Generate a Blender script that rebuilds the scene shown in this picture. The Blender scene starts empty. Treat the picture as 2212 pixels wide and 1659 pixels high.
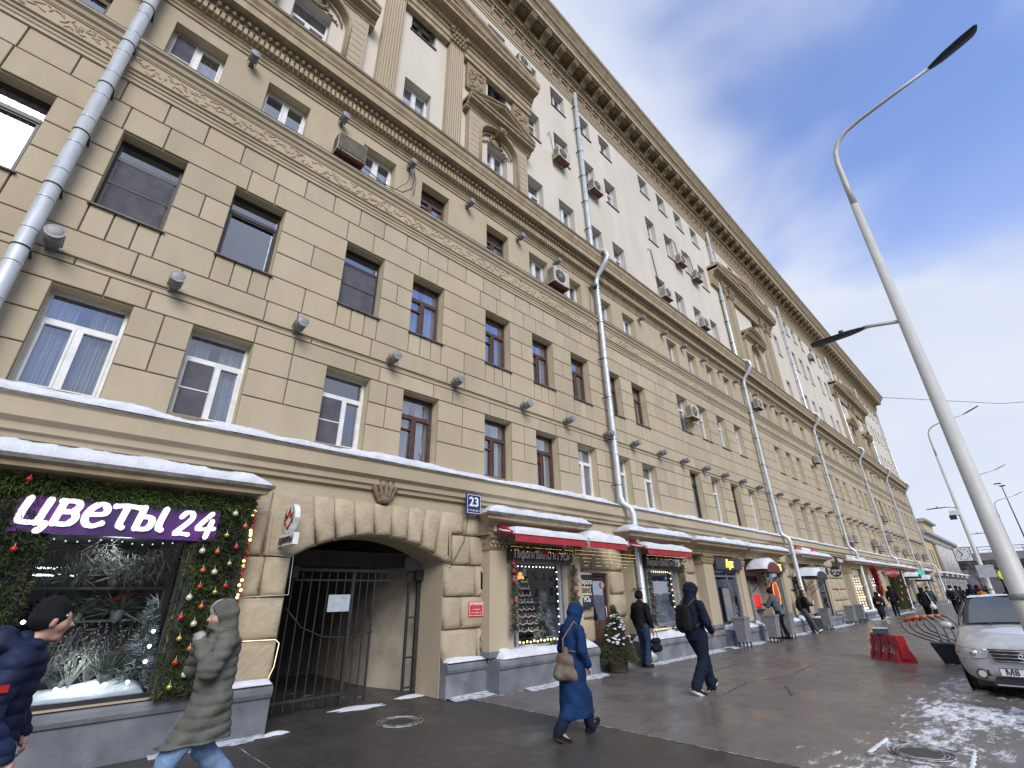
import bpy, math, random
import numpy as np
from mathutils import Vector, Matrix, noise as mnoise
from math import sin, cos, pi, radians, atan2, hypot, exp, sqrt
D = bpy.data; S = bpy.context.scene; COL = S.collection
random.seed(11); rng = random.Random(5)

# ------------------------------------------------------------------ camera
CH = 1.68
yaw, pitch, roll = 0.772582398, 0.426568443, -0.0185281157
Fv = Vector((sin(yaw)*cos(pitch), cos(yaw)*cos(pitch), sin(pitch)))
R0 = Vector((cos(yaw), -sin(yaw), 0)); U0 = R0.cross(Fv)
Rv = R0*cos(roll)+U0*sin(roll); Uv = U0*cos(roll)-R0*sin(roll)
cd = D.cameras.new('camera'); cam = D.objects.new('camera', cd); COL.objects.link(cam)
m3 = Matrix((Rv, Uv, -Fv)).transposed()
cam.matrix_world = Matrix.Translation((0, 0, CH)) @ m3.to_4x4()
cd.sensor_width = 36; cd.lens = 36*1005.8/2212; cd.clip_start = 0.05; cd.clip_end = 3000
S.camera = cam
# ------------------------------------------------------------------ world: sky with broken winter cloud
SUN_EL, SUN_AZ = radians(34), radians(205)      # azimuth measured from +Y clockwise seen from above
W = D.worlds.new('World'); S.world = W; W.use_nodes = True
nt = W.node_tree; nt.nodes.clear(); N = nt.nodes; L = nt.links
out = N.new('ShaderNodeOutputWorld'); bg = N.new('ShaderNodeBackground')
sky = N.new('ShaderNodeTexSky'); sky.sky_type = 'NISHITA'; sky.sun_disc = False
sky.sun_elevation = SUN_EL; sky.sun_rotation = SUN_AZ; sky.air_density = 1.0; sky.dust_density = 0.6; sky.ozone_density = 2.5
tc = N.new('ShaderNodeTexCoord')
mp = N.new('ShaderNodeMapping'); mp.inputs['Scale'].default_value = (1.0, 1.0, 1.9); mp.inputs['Location'].default_value = (3.1, 0.4, 1.7)
n1 = N.new('ShaderNodeTexNoise'); n1.inputs['Scale'].default_value = 1.7; n1.inputs['Detail'].default_value = 4; n1.inputs['Roughness'].default_value = .42
n1.inputs['Distortion'].default_value = .35
cr = N.new('ShaderNodeValToRGB'); cr.color_ramp.interpolation = 'EASE'
cr.color_ramp.elements[0].position = .36; cr.color_ramp.elements[0].color = (0.16, .16, .16, 1)
cr.color_ramp.elements[1].position = .62; cr.color_ramp.elements[1].color = (1, 1, 1, 1)
# thicker cloud towards the horizon
sx = N.new('ShaderNodeSeparateXYZ'); hz = N.new('ShaderNodeMapRange')
hz.inputs['From Min'].default_value = .62; hz.inputs['From Max'].default_value = .10
hz.inputs['To Min'].default_value = 0.0; hz.inputs['To Max'].default_value = .62
by = N.new('ShaderNodeMapRange'); by.inputs['From Min'].default_value = -.15; by.inputs['From Max'].default_value = .25; by.inputs['To Min'].default_value = -.02; by.inputs['To Max'].default_value = .17
ba = N.new('ShaderNodeMath'); ba.operation = 'ADD'
addm = N.new('ShaderNodeMath'); addm.operation = 'ADD'; addm.use_clamp = True
n2 = N.new('ShaderNodeTexNoise'); n2.inputs['Scale'].default_value = 3.3; n2.inputs['Detail'].default_value = 4
cc = N.new('ShaderNodeMixRGB'); cc.inputs[1].default_value = (2.25, 2.48, 3.12, 1); cc.inputs[2].default_value = (3.2, 3.4, 3.9, 1)
tint = N.new('ShaderNodeMixRGB'); tint.blend_type = 'MULTIPLY'; tint.inputs[0].default_value = 1; tint.inputs[2].default_value = (.62, .78, 1.12, 1)
mx = N.new('ShaderNodeMixRGB')
bg.inputs['Strength'].default_value = 0.1
for a, b in [(tc.outputs['Generated'], mp.inputs[0]), (mp.outputs[0], n1.inputs['Vector']), (ba.outputs[0], cr.inputs[0]),
             (tc.outputs['Generated'], sx.inputs[0]), (sx.outputs['Z'], hz.inputs['Value']), (sx.outputs['Y'], by.inputs['Value']), (n1.outputs[0], ba.inputs[0]), (by.outputs[0], ba.inputs[1]), (cr.outputs[0], addm.inputs[0]), (hz.outputs[0], addm.inputs[1]),
             (mp.outputs[0], n2.inputs['Vector']), (n2.outputs[0], cc.inputs[0]), (sky.outputs[0], tint.inputs[1]), (tint.outputs[0], mx.inputs[1]), (cc.outputs[0], mx.inputs[2]),
             (addm.outputs[0], mx.inputs[0]), (mx.outputs[0], bg.inputs[0]), (bg.outputs[0], out.inputs[0])]:
    L.new(a, b)
sl = D.lights.new('sun', 'SUN'); sl.energy = 1.15; sl.angle = radians(32); sl.color = (1, .96, .9)
so = D.objects.new('sun', sl); COL.objects.link(so)
sd = Vector((sin(SUN_AZ)*cos(SUN_EL), cos(SUN_AZ)*cos(SUN_EL), sin(SUN_EL)))
so.rotation_euler = sd.to_track_quat('Z', 'Y').to_euler(); so.location = (0, -20, 40)
S.view_settings.view_transform = 'Standard'; S.view_settings.look = 'None'; S.view_settings.gamma = 1; S.view_settings.exposure = 1.44
S.view_settings.use_curve_mapping = False

# ------------------------------------------------------------------ materials
MATS = {}
def mat(name, c1, c2=None, scale=3, rough=.8, metal=0, bump=0, bscale=40, stretch=(1, 1, 1), emit=0, lo=.35, hi=.65, spec=.5, c3=None, s3=1.0, coat=0, obj=False, detail=5):
    if name in MATS: return MATS[name]
    m = D.materials.new(name); m.use_nodes = True; MATS[name] = m
    t = m.node_tree; n = t.nodes; l = t.links; p = n['Principled BSDF']
    p.inputs['Roughness'].default_value = rough; p.inputs['Metallic'].default_value = metal
    p.inputs['Specular IOR Level'].default_value = spec
    p.inputs['Coat Weight'].default_value = coat
    p.inputs['Base Color'].default_value = (*c1, 1)
    if obj: co = n.new('ShaderNodeTexCoord').outputs['Object']
    else: co = n.new('ShaderNodeNewGeometry').outputs['Position']
    mpn = n.new('ShaderNodeMapping'); mpn.inputs['Scale'].default_value = stretch; l.new(co, mpn.inputs[0])
    if c2 is not None:
        nn = n.new('ShaderNodeTexNoise'); nn.inputs['Scale'].default_value = scale; nn.inputs['Detail'].default_value = detail; nn.inputs['Roughness'].default_value = .6
        l.new(mpn.outputs[0], nn.inputs['Vector'])
        r = n.new('ShaderNodeMapRange'); r.inputs['From Min'].default_value = lo; r.inputs['From Max'].default_value = hi; l.new(nn.outputs[0], r.inputs[0])
        x = n.new('ShaderNodeMixRGB'); x.inputs[1].default_value = (*c1, 1); x.inputs[2].default_value = (*c2, 1); l.new(r.outputs[0], x.inputs[0])
        last = x.outputs[0]
        if c3 is not None:
            n3 = n.new('ShaderNodeTexNoise'); n3.inputs['Scale'].default_value = s3; n3.inputs['Detail'].default_value = 6
            l.new(mpn.outputs[0], n3.inputs['Vector'])
            r3 = n.new('ShaderNodeMapRange'); r3.inputs['From Min'].default_value = .45; r3.inputs['From Max'].default_value = .75; l.new(n3.outputs[0], r3.inputs[0])
            x3 = n.new('ShaderNodeMixRGB'); x3.inputs[2].default_value = (*c3, 1); l.new(last, x3.inputs[1]); l.new(r3.outputs[0], x3.inputs[0]); last = x3.outputs[0]
        l.new(last, p.inputs['Base Color'])
        if emit: l.new(last, p.inputs['Emission Color'])
    if emit:
        p.inputs['Emission Strength'].default_value = emit
        if c2 is None: p.inputs['Emission Color'].default_value = (*c1, 1)
    if bump:
        nb = n.new('ShaderNodeTexNoise'); nb.inputs['Scale'].default_value = bscale; nb.inputs['Detail'].default_value = 4
        l.new(mpn.outputs[0], nb.inputs['Vector'])
        b = n.new('ShaderNodeBump'); b.inputs['Strength'].default_value = bump; b.inputs['Distance'].default_value = .02
        l.new(nb.outputs[0], b.inputs['Height']); l.new(b.outputs[0], p.inputs['Normal'])
    return m
M = {}
M['stone'] = mat('painted_stone', (.45, .38, .268), (.40, .335, .235), 2.2, .85, bump=.25, bscale=60, stretch=(1, 1, .35), c3=(.345, .285, .195), s3=.35)
M['stone2'] = mat('painted_stone_b', (.47, .40, .285), (.43, .36, .255), 2.6, .85, bump=.25, bscale=60, stretch=(1, 1, .35), c3=(.405, .33, .225), s3=.4)
M['rock'] = mat('bossed_stone', (.45, .38, .268), (.37, .31, .215), 3.5, .9, bump=.8, bscale=14, c3=(.33, .27, .185), s3=1.2)
M['stone3'] = mat('painted_stone_c', (.44, .37, .26), (.395, .33, .23), 2.4, .85, bump=.25, bscale=60, stretch=(1, 1, .35), c3=(.35, .29, .2), s3=.8)
M['groove'] = mat('joint_dark', (.20, .165, .115), (.25, .205, .145), 5, .95)
M['trim'] = mat('ochre_trim', (.41, .33, .215), (.30, .235, .145), 4, .85, bump=.3, bscale=50, stretch=(1, 1, .4))
M['orn'] = mat('ornament_plaster', (.36, .285, .175), (.19, .145, .08), 14, .9, bump=.6, bscale=45, lo=.4, hi=.62)
M['white'] = mat('white_plaster', (.62, .575, .50), (.57, .525, .45), 1.2, .9, bump=.12, bscale=50, stretch=(1, 1, .3), c3=(.52, .475, .405), s3=.3)
M['reveal'] = mat('reveal_cream', (.55, .47, .31), (.47, .395, .255), 2.2, .9)
M['brickpink'] = mat('brick_panel', (.34, .235, .185), (.25, .17, .13), 7, .9, bump=.4, bscale=30)
M['plinth'] = mat('plinth_grey', (.15, .16, .18), (.10, .108, .125), 2.5, .8, bump=.3, bscale=40, c3=(.24, .25, .27), s3=1.6)
M['snow'] = mat('snow', (.66, .685, .74), (.56, .59, .66), 5, .8, bump=.7, bscale=22, c3=(.50, .51, .54), s3=2.2)
M['winwhite'] = mat('window_frame_white', (.74, .75, .76), (.62, .62, .62), 6, .4)
M['winbrown'] = mat('window_frame_brown', (.045, .02, .016), (.11, .055, .045), 14, .6, bump=.2)
M['winblack'] = mat('window_frame_dark', (.018, .018, .024), (.035, .033, .04), 6, .4)
M['sillmetal'] = mat('sill_metal', (.055, .045, .04), (.14, .13, .12), 7, .5)
M['dark'] = mat('interior_dark', (.022, .022, .028), (.05, .048, .055), 2, .9)
M['cur_w'] = mat('curtain_white', (.40, .40, .41), (.22, .225, .24), 6, .9, stretch=(9, 1, .5))
M['cur_g'] = mat('curtain_grey', (.17, .175, .21), (.09, .092, .115), 5, .9, stretch=(7, 1, .6))
M['screen'] = mat('mosquito_mesh', (.075, .075, .092), (.11, .11, .13), 4, .9, spec=.2)
M['galv'] = mat('galvanised', (.62, .66, .68), (.50, .53, .55), 9, .38, metal=.35, stretch=(1, 1, .25), bump=.15, bscale=8)
M['vent'] = mat('lamp_grey_paint', (.20, .205, .215), (.14, .142, .15), 9, .5)
M['ac_w'] = mat('ac_casing', (.56, .53, .46), (.40, .37, .31), 5, .5)
M['black'] = mat('black_metal', (.018, .018, .02), (.035, .033, .033), 9, .5)
M['rust'] = mat('rust', (.20, .075, .03), (.10, .05, .03), 9, .8)
def glass(name, tr=.5, tint=(.75, .8, .86), rough=.02, bump=.06):
    m = D.materials.new(name); m.use_nodes = True; t = m.node_tree; n = t.nodes; l = t.links; n.clear()
    o = n.new('ShaderNodeOutputMaterial'); g = n.new('ShaderNodeBsdfGlossy'); g.inputs['Roughness'].default_value = rough; g.inputs['Color'].default_value = (.86, .9, 1, 1)
    tr_ = n.new('ShaderNodeBsdfTransparent'); tr_.inputs['Color'].default_value = (*tint, 1)
    fr = n.new('ShaderNodeLayerWeight'); fr.inputs['Blend'].default_value = .35
    mr = n.new('ShaderNodeMapRange'); mr.inputs['To Min'].default_value = 1-tr; mr.inputs['To Max'].default_value = 1
    x = n.new('ShaderNodeMixShader'); l.new(fr.outputs['Facing'], mr.inputs[0]); l.new(mr.outputs[0], x.inputs[0]); l.new(tr_.outputs[0], x.inputs[1]); l.new(g.outputs[0], x.inputs[2])
    nb = n.new('ShaderNodeTexNoise'); nb.inputs['Scale'].default_value = 1.7; gp = n.new('ShaderNodeNewGeometry'); l.new(gp.outputs['Position'], nb.inputs['Vector'])
    b = n.new('ShaderNodeBump'); b.inputs['Strength'].default_value = bump; b.inputs['Distance'].default_value = .05; l.new(nb.outputs[0], b.inputs['Height']); l.new(b.outputs[0], g.inputs['Normal'])
    l.new(x.outputs[0], o.inputs[0]); return m
M['glass'] = glass('window_glass', .82); M['shopglass'] = glass('shop_glass', .93, (.8, .84, .88), .01, .03)

# ------------------------------------------------------------------ mesh builder
class MB:
    def __init__(s): s.v = []; s.f = []; s.m = []; s.sm = []
    def add(s, vs, fs, mi=0, sm=False):
        o = len(s.v); s.v += [tuple(v) for v in vs]; s.f += [tuple(i+o for i in f) for f in fs]; s.m += [mi]*len(fs); s.sm += [sm]*len(fs); return s
    def box(s, x0, x1, y0, y1, z0, z1, mi=0, ch=0):
        if ch:   # face at y0 inset (proud, bevelled towards the street)
            vs = [(x0, y1, z0), (x1, y1, z0), (x1, y1, z1), (x0, y1, z1), (x0, y0+ch, z0), (x1, y0+ch, z0), (x1, y0+ch, z1), (x0, y0+ch, z1),
                  (x0+ch, y0, z0+ch), (x1-ch, y0, z0+ch), (x1-ch, y0, z1-ch), (x0+ch, y0, z1-ch)]
            fs = [(8, 9, 10, 11), (4, 5, 9, 8), (5, 6, 10, 9), (6, 7, 11, 10), (7, 4, 8, 11), (0, 1, 5, 4), (1, 2, 6, 5), (2, 3, 7, 6), (3, 0, 4, 7)]
            return s.add(vs, fs, mi)
        vs = [(x0, y0, z0), (x1, y0, z0), (x1, y1, z0), (x0, y1, z0), (x0, y0, z1), (x1, y0, z1), (x1, y1, z1), (x0, y1, z1)]
        return s.add(vs, [(3, 2, 1, 0), (4, 5, 6, 7), (0, 1, 5, 4), (1, 2, 6, 5), (2, 3, 7, 6), (3, 0, 4, 7)], mi)
    def prof(s, pts, x0, x1, mi=0, caps=True):   # (y,z) outline extruded along X
        n = len(pts); vs = [(x0, y, z) for y, z in pts]+[(x1, y, z) for y, z in pts]
        fs = [(i, i+n, (i+1) % n+n, (i+1) % n) for i in range(n)]
        if caps: fs += [tuple(range(n)), tuple(range(2*n-1, n-1, -1))]
        return s.add(vs, fs, mi)
    def tube(s, pts, r, n=10, mi=0, caps=True, sm=True):
        P = [Vector(p) for p in pts]; R = r if isinstance(r, (list, tuple)) else [r]*len(P)
        vs = []; prev = None
        for i, p in enumerate(P):
            t = (P[min(i+1, len(P)-1)]-P[max(i-1, 0)]).normalized()
            a = prev if prev is not None else (Vector((0, 0, 1)) if abs(t.z) < .9 else Vector((1, 0, 0)))
            u = (a - t*a.dot(t)).normalized(); w = t.cross(u); prev = u
            vs += [p+(u*cos(2*pi*k/n)+w*sin(2*pi*k/n))*R[i] for k in range(n)]
        fs = [(i*n+k, i*n+(k+1) % n, (i+1)*n+(k+1) % n, (i+1)*n+k) for i in range(len(P)-1) for k in range(n)]
        s.add(vs, fs, mi, sm)
        if caps:
            o = len(s.v)-len(vs); s.f += [tuple(o+k for k in range(n-1, -1, -1)), tuple(o+(len(P)-1)*n+k for k in range(n))]; s.m += [mi]*2; s.sm += [False]*2
        return s
    def ell(s, c, r, nu=10, nv=7, mi=0, rot=None):
        vs = []; c = Vector(c)
        for j in range(nv+1):
            th = pi*j/nv
            for i in range(nu):
                ph = 2*pi*i/nu; q = Vector((r[0]*sin(th)*cos(ph), r[1]*sin(th)*sin(ph), r[2]*cos(th)))
                if rot is not None: q = rot @ q
                vs.append(c+q)
        fs = [(j*nu+i, (j+1)*nu+i, (j+1)*nu+(i+1) % nu, j*nu+(i+1) % nu) for j in range(nv) for i in range(nu)]
        return s.add(vs, fs, mi, True)
    def quad(s, a, b, c, d, mi=0): return s.add([a, b, c, d], [(0, 1, 2, 3)], mi)
    def build(s, name, mats, parent=None, loc=None, smooth=None, **kw):
        me = D.meshes.new(name); me.from_pydata([tuple(v) for v in s.v], [], s.f)
        if not isinstance(mats, (list, tuple)): mats = [mats]
        for m in mats: me.materials.append(m)
        if len(s.f):
            me.polygons.foreach_set('material_index', s.m); me.polygons.foreach_set('use_smooth', [bool(x) if smooth is None else smooth for x in s.sm])
        me.update(); return link(name, me, parent, loc, **kw)
def link(name, me, parent=None, loc=None, label=None, cat=None, group=None, kind=None):
    o = D.objects.new(name, me); COL.objects.link(o)
    if parent is not None: o.parent = parent
    if loc is not None: o.location = loc
    if label: o['label'] = label
    if cat: o['category'] = cat
    if group: o['group'] = group
    if kind: o['kind'] = kind
    return o
def empty(name, loc, label, cat, group=None, rz=0, kind=None):
    o = link(name, None, None, loc, label, cat, group, kind); o.rotation_euler = (0, 0, rz); return o
def copytree(src, loc, label=None, rz=None, group=None, scale=None):
    r = src.copy(); COL.objects.link(r); r.location = loc
    if label: r['label'] = label
    if group: r['group'] = group
    if rz is not None: r.rotation_euler = (0, 0, rz)
    if scale is not None: r.scale = scale
    for ch in list(src.children):
        c = ch.copy(); COL.objects.link(c); c.parent = r
        for g in list(ch.children):
            d = g.copy(); COL.objects.link(d); d.parent = c
    return r
def fac(px, py, Y):
    """point seen at photo position (px, py of 2212x1659) on the plane y = Y"""
    d = Fv+Rv*((px-1106)/1005.8)+Uv*((829.5-py)/1005.8); t = Y/d.y; return (d.x*t, CH+d.z*t)
# ---- text (curve -> mesh)
def text_obj(name, body, size, mt, parent=None, extrude=.01, shear=0, bold=0, align='CENTER', sx=1.0, spacing=1.0, loc=(0, 0, 0), rot=(pi/2, 0, 0), **kw):
    c = D.curves.new(name, 'FONT'); c.body = body; c.size = size; c.extrude = extrude; c.shear = shear; c.offset = bold; c.align_x = align; c.align_y = 'CENTER'
    c.space_character = spacing; c.resolution_u = 3
    t = D.objects.new(name, c); COL.objects.link(t); dg = bpy.context.evaluated_depsgraph_get(); dg.update()
    me = D.meshes.new_from_object(t.evaluated_get(dg)); D.objects.remove(t); D.curves.remove(c)
    if sx != 1: me.transform(Matrix.Diagonal((sx, 1, 1, 1)))
    me.materials.clear(); me.materials.append(mt)
    o = link(name, me, parent, loc, **kw); o.rotation_euler = rot; return o
# ---- implicit surfaces (people, snow lumps): smooth union of tapered capsules, meshed by surface nets
def sdf_mesh(prims, res, k=.03, disp=None, post=None):
    """prims: (a, b, ra, rb) capsules with tapering radius, smoothly joined"""
    A = np.array([p[0] for p in prims], float); B = np.array([p[1] for p in prims], float); R = np.array([[p[2], p[3]] for p in prims], float)
    mxr = R.max()*1.2+.04; lo = np.minimum(A, B).min(0)-mxr; hi = np.maximum(A, B).max(0)+mxr; n = np.ceil((hi-lo)/res).astype(int)+1
    ax = [lo[i]+res*np.arange(n[i]) for i in range(3)]; acc = np.full(tuple(n), .5)
    for i in range(len(prims)):
        m_ = R[i].max()+k*1.5+.03; s_ = []
        for d in range(3):
            a0 = max(0, int((min(A[i, d], B[i, d])-m_-lo[d])/res)); a1 = min(n[d], int((max(A[i, d], B[i, d])+m_-lo[d])/res)+2); s_.append(slice(a0, a1))
        s_ = tuple(s_); P = np.stack(np.meshgrid(ax[0][s_[0]], ax[1][s_[1]], ax[2][s_[2]], indexing='ij'), -1); a = A[i]; ba = B[i]-a; bb = (ba*ba).sum()+1e-9
        t = np.clip(((P-a)@ba)/bb, 0, 1); q = P-a-t[..., None]*ba; d = np.sqrt((q*q).sum(-1))-(R[i, 0]+(R[i, 1]-R[i, 0])*t)
        o = acc[s_]; h = np.clip(.5+.5*(d-o)/k, 0, 1); acc[s_] = d*(1-h)+o*h-k*h*(1-h)
    if disp is not None or post is not None:
        P = np.stack(np.meshgrid(*ax, indexing='ij'), -1)
        if disp is not None: acc = acc+disp(P)
        if post is not None: acc = post(P, acc)
    return nets(acc, lo, res)
def nets(F, lo, res):
    ins = F < 0; s = F.shape
    c = np.zeros(tuple(x-1 for x in s), int)
    for dx in (0, 1):
        for dy in (0, 1):
            for dz in (0, 1): c += ins[dx:s[0]-1+dx, dy:s[1]-1+dy, dz:s[2]-1+dz]
    act = (c > 0) & (c < 8); idx = -np.ones(act.shape, int); cells = np.argwhere(act); idx[act] = np.arange(len(cells))
    acc = np.zeros((len(cells), 3)); cnt = np.zeros(len(cells))
    cor = [(a, b, d) for a in (0, 1) for b in (0, 1) for d in (0, 1)]
    for i in range(8):
        for j in range(i+1, 8):
            if sum(abs(cor[i][q]-cor[j][q]) for q in range(3)) != 1: continue
            p = cells+cor[i]; q = cells+cor[j]; fp = F[p[:, 0], p[:, 1], p[:, 2]]; fq = F[q[:, 0], q[:, 1], q[:, 2]]
            mk = (fp < 0) != (fq < 0); t = np.where(mk, fp/(fp-fq+1e-12*(fp == fq)), 0)
            pt = np.array(cor[i])+t[:, None]*(np.array(cor[j])-np.array(cor[i])); acc[mk] += pt[mk]; cnt[mk] += 1
    V = lo+res*(cells+acc/np.maximum(cnt, 1)[:, None]); faces = []
    for ax in range(3):
        sl0 = [slice(None)]*3; sl1 = [slice(None)]*3; sl0[ax] = slice(0, -1); sl1[ax] = slice(1, None)
        e = ins[tuple(sl0)] != ins[tuple(sl1)]; P = np.argwhere(e); u, w = (ax+1) % 3, (ax+2) % 3
        P = P[(P[:, u] > 0) & (P[:, w] > 0) & (P[:, u] < s[u]-1) & (P[:, w] < s[w]-1)]
        flip = ins[P[:, 0], P[:, 1], P[:, 2]]
        def id_(du, dw):
            Q = P.copy(); Q[:, u] -= du; Q[:, w] -= dw; return idx[Q[:, 0], Q[:, 1], Q[:, 2]]
        q = np.stack([id_(1, 1), id_(0, 1), id_(0, 0), id_(1, 0)], 1); q[~flip] = q[~flip][:, ::-1]; faces.append(q)
    return V, np.concatenate(faces)
def net_obj(name, VF, mt, parent=None, loc=None, **kw):
    me = D.meshes.new(name); me.from_pydata(VF[0].tolist(), [], VF[1].tolist()); me.materials.append(mt)
    me.polygons.foreach_set('use_smooth', [True]*len(me.polygons)); me.update(); return link(name, me, parent, loc, **kw)
def snow_cap(name, x0, x1, y0, y1, z, h, parent=None, loc=None, seed=0, nx=None, ny=7, lump=.35, splay=0, **kw):
    """snow lying on a ledge: rounded height field with thick edges"""
    nx = nx or max(8, min(400, int((x1-x0)/.05))); vs = []; fs = []
    for i in range(nx+1):
        x = x0+(x1-x0)*i/nx; ex = min(1, min(i, nx-i)/max(1, nx)*(x1-x0)/(h*1.2))
        for j in range(ny+1):
            t = j/ny; e = min(1, sin(pi*min(.5, t*.95+.02))**.5) if t < .5 else 1
            nn = mnoise.noise((x*1.3+seed, t*2, seed*1.7)); n2 = mnoise.noise((x*4+seed, t*3, seed))+.6*mnoise.noise((x*13+seed, t*6, seed)); xs = x+splay*t*(1-2*i/nx)
            vs.append((xs, y0+(y1-y0)*t - .022*n2*(1-t), z+h*(.25+.75*e)*(ex**.5 if ex < 1 else 1)*(1+lump*nn+.16*n2)*(1-.25*(1 if t > .9 else 0))))
    for i in range(nx):
        for j in range(ny): a = i*(ny+1)+j; fs.append((a, a+ny+1, a+ny+2, a+1))
    o = len(vs)
    for i in range(nx+1): x = x0+(x1-x0)*i/nx; vs.append((x, y0, z))
    for i in range(nx): fs.append((o+i, o+i+1, (i+1)*(ny+1), i*(ny+1)))
    b = MB(); b.add(vs, fs, 0, True); a = [j for j in range(ny+1)]; b.add([vs[0]]+[vs[j] for j in a][1:]+[(x0+splay, y1, z), (x0, y0, z)], [tuple(range(ny+2, -1, -1))])
    e0 = nx*(ny+1); b.add([vs[e0+j] for j in a]+[(x1-splay, y1, z), (x1, y0, z)], [tuple(range(ny+3))])
    return b.build(name, M['snow'], parent, loc, **kw)
# ================================================================== THE LONG APARTMENT BUILDING
X0, X1, YW = -4.2, 76.2, 8.2
bld = empty('apartment_building', (0, 8.2, 0), 'long eight-storey ochre and cream apartment building with shops at street level', 'building')
def bpart(mb, name, mats, **kw):
    o = mb.build(name, mats, bld, **kw); o.matrix_parent_inverse = Matrix.Translation((0, -8.2, 0)); return o
def bp(o): o.matrix_parent_inverse = Matrix.Translation((0, -8.2, 0)); return o
COLS = [-2.18, -.43, 1.27, 3.5, 5.2, 7.5, 9.33, 11.12, 12.97, 14.63, 18.15, 20.02, 21.97, 23.95, 26.63, 29.53, 31.5, 33.35, 36.3, 40.37, 42.3, 44.3,
        47.4, 49.4, 51.3, 55, 57, 59.2, 61.3, 63.3, 66.2, 68.1, 70, 71.9, 74]
WW = .9; XS = 16.4
rows = {}
rows['F2'] = [(c, 4.27, 5.76 if c < XS else 6.09) for c in COLS]
rows['F3'] = [(c, 7.24 if c < XS else 7.79, 8.82 if c < XS else 9.36) for c in COLS]
rows['F4'] = [(c, 10.78, 11.92 if c < XS else 12.1) for c in COLS]
def sec(c): return (-.5 < c < 9.0) or (24.8 < c < 34.6 and abs(c-29.53) > .3 and abs(c-31.5) > .3) or (50 < c < 63.5)
up = [c for c in COLS if not sec(c)]+[1.27, 4.35, 7.5, 54, 60.3]
rows['F5'] = [(c, 13.75, 15.45+.006*max(0, c)) for c in up]
rows['F6'] = [(c, 17.8, 19.15+.01*max(0, min(c, 40))) for c in up if c != 29.53]
rows['F7'] = [(c, 20.95+.004*max(0, c), 22.15+.006*max(0, c)) for c in COLS if abs(c-3.5) > .1 and abs(c-5.2) > .1]+[(4.35, 20.95, 22.15)]
def wallzone(mb, z0, z1, holes, Y, depth=.2, mi=0, mr=1, x0=X0, x1=X1):
    hs = sorted([h for h in holes if h[2] > z0 and h[1] < z1]); x = x0
    for c, a, b in hs:
        l, r = c-WW/2, c+WW/2; a2, b2 = max(a, z0), min(b, z1)
        if l > x: mb.quad((x, Y, z0), (l, Y, z0), (l, Y, z1), (x, Y, z1), mi)
        if a2 > z0: mb.quad((l, Y, z0), (r, Y, z0), (r, Y, a2), (l, Y, a2), mi)
        if b2 < z1: mb.quad((l, Y, b2), (r, Y, b2), (r, Y, z1), (l, Y, z1), mi)
        Z = Y+depth
        mb.quad((l, Y, a2), (l, Y, b2), (l, Z, b2), (l, Z, a2), mr); mb.quad((r, Y, a2), (r, Z, a2), (r, Z, b2), (r, Y, b2), mr)
        if b2 == b: mb.quad((l, Y, b2), (r, Y, b2), (r, Z, b2), (l, Z, b2), mr)
        if a2 == a: mb.quad((l, Y, a2), (l, Z, a2), (r, Z, a2), (r, Y, a2), mr)
        x = r
    mb.quad((x, Y, z0), (x1, Y, z0), (x1, Y, z1), (x, Y, z1), mi)
# rusticated storeys: dark joint bed, stones laid proud of it
b = MB()
for z0, z1, rr in ((4.05, 6.5, 'F2'), (6.5, 9.87, 'F3')): wallzone(b, z0, z1, rows[rr], 8.235, .25)
bpart(b, 'joint_bed', [M['groove'], M['reveal']])
b = MB(); wallzone(b, 9.87, 12.35, rows['F4'], YW, .285); bpart(b, 'wall', [M['stone'], M['reveal']], label='smooth ochre wall of the fourth floor')
b = MB()
for z0, z1, rr in ((12.35, 17, 'F5'), (17, 20.2, 'F6'), (20.2, 24.5, 'F7')): wallzone(b, z0, z1, rows[rr], YW, .285)
bpart(b, 'wall', [M['white'], M['white']], label='cream plastered wall of the upper floors')
b = MB(); b.box(X1, X1+.01, 8.2, 22, 0, 24.5); b.box(X0, X1, 21.99, 22, 0, 24.5); b.box(X0-.01, X0, 8.2, 22, 0, 24.5); bpart(b, 'end_wall', M['stone'])
b = MB(); b.box(X0, X1, 7.6, 22, 25.2, 25.5); bpart(b, 'roof', M['sillmetal'])
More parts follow.
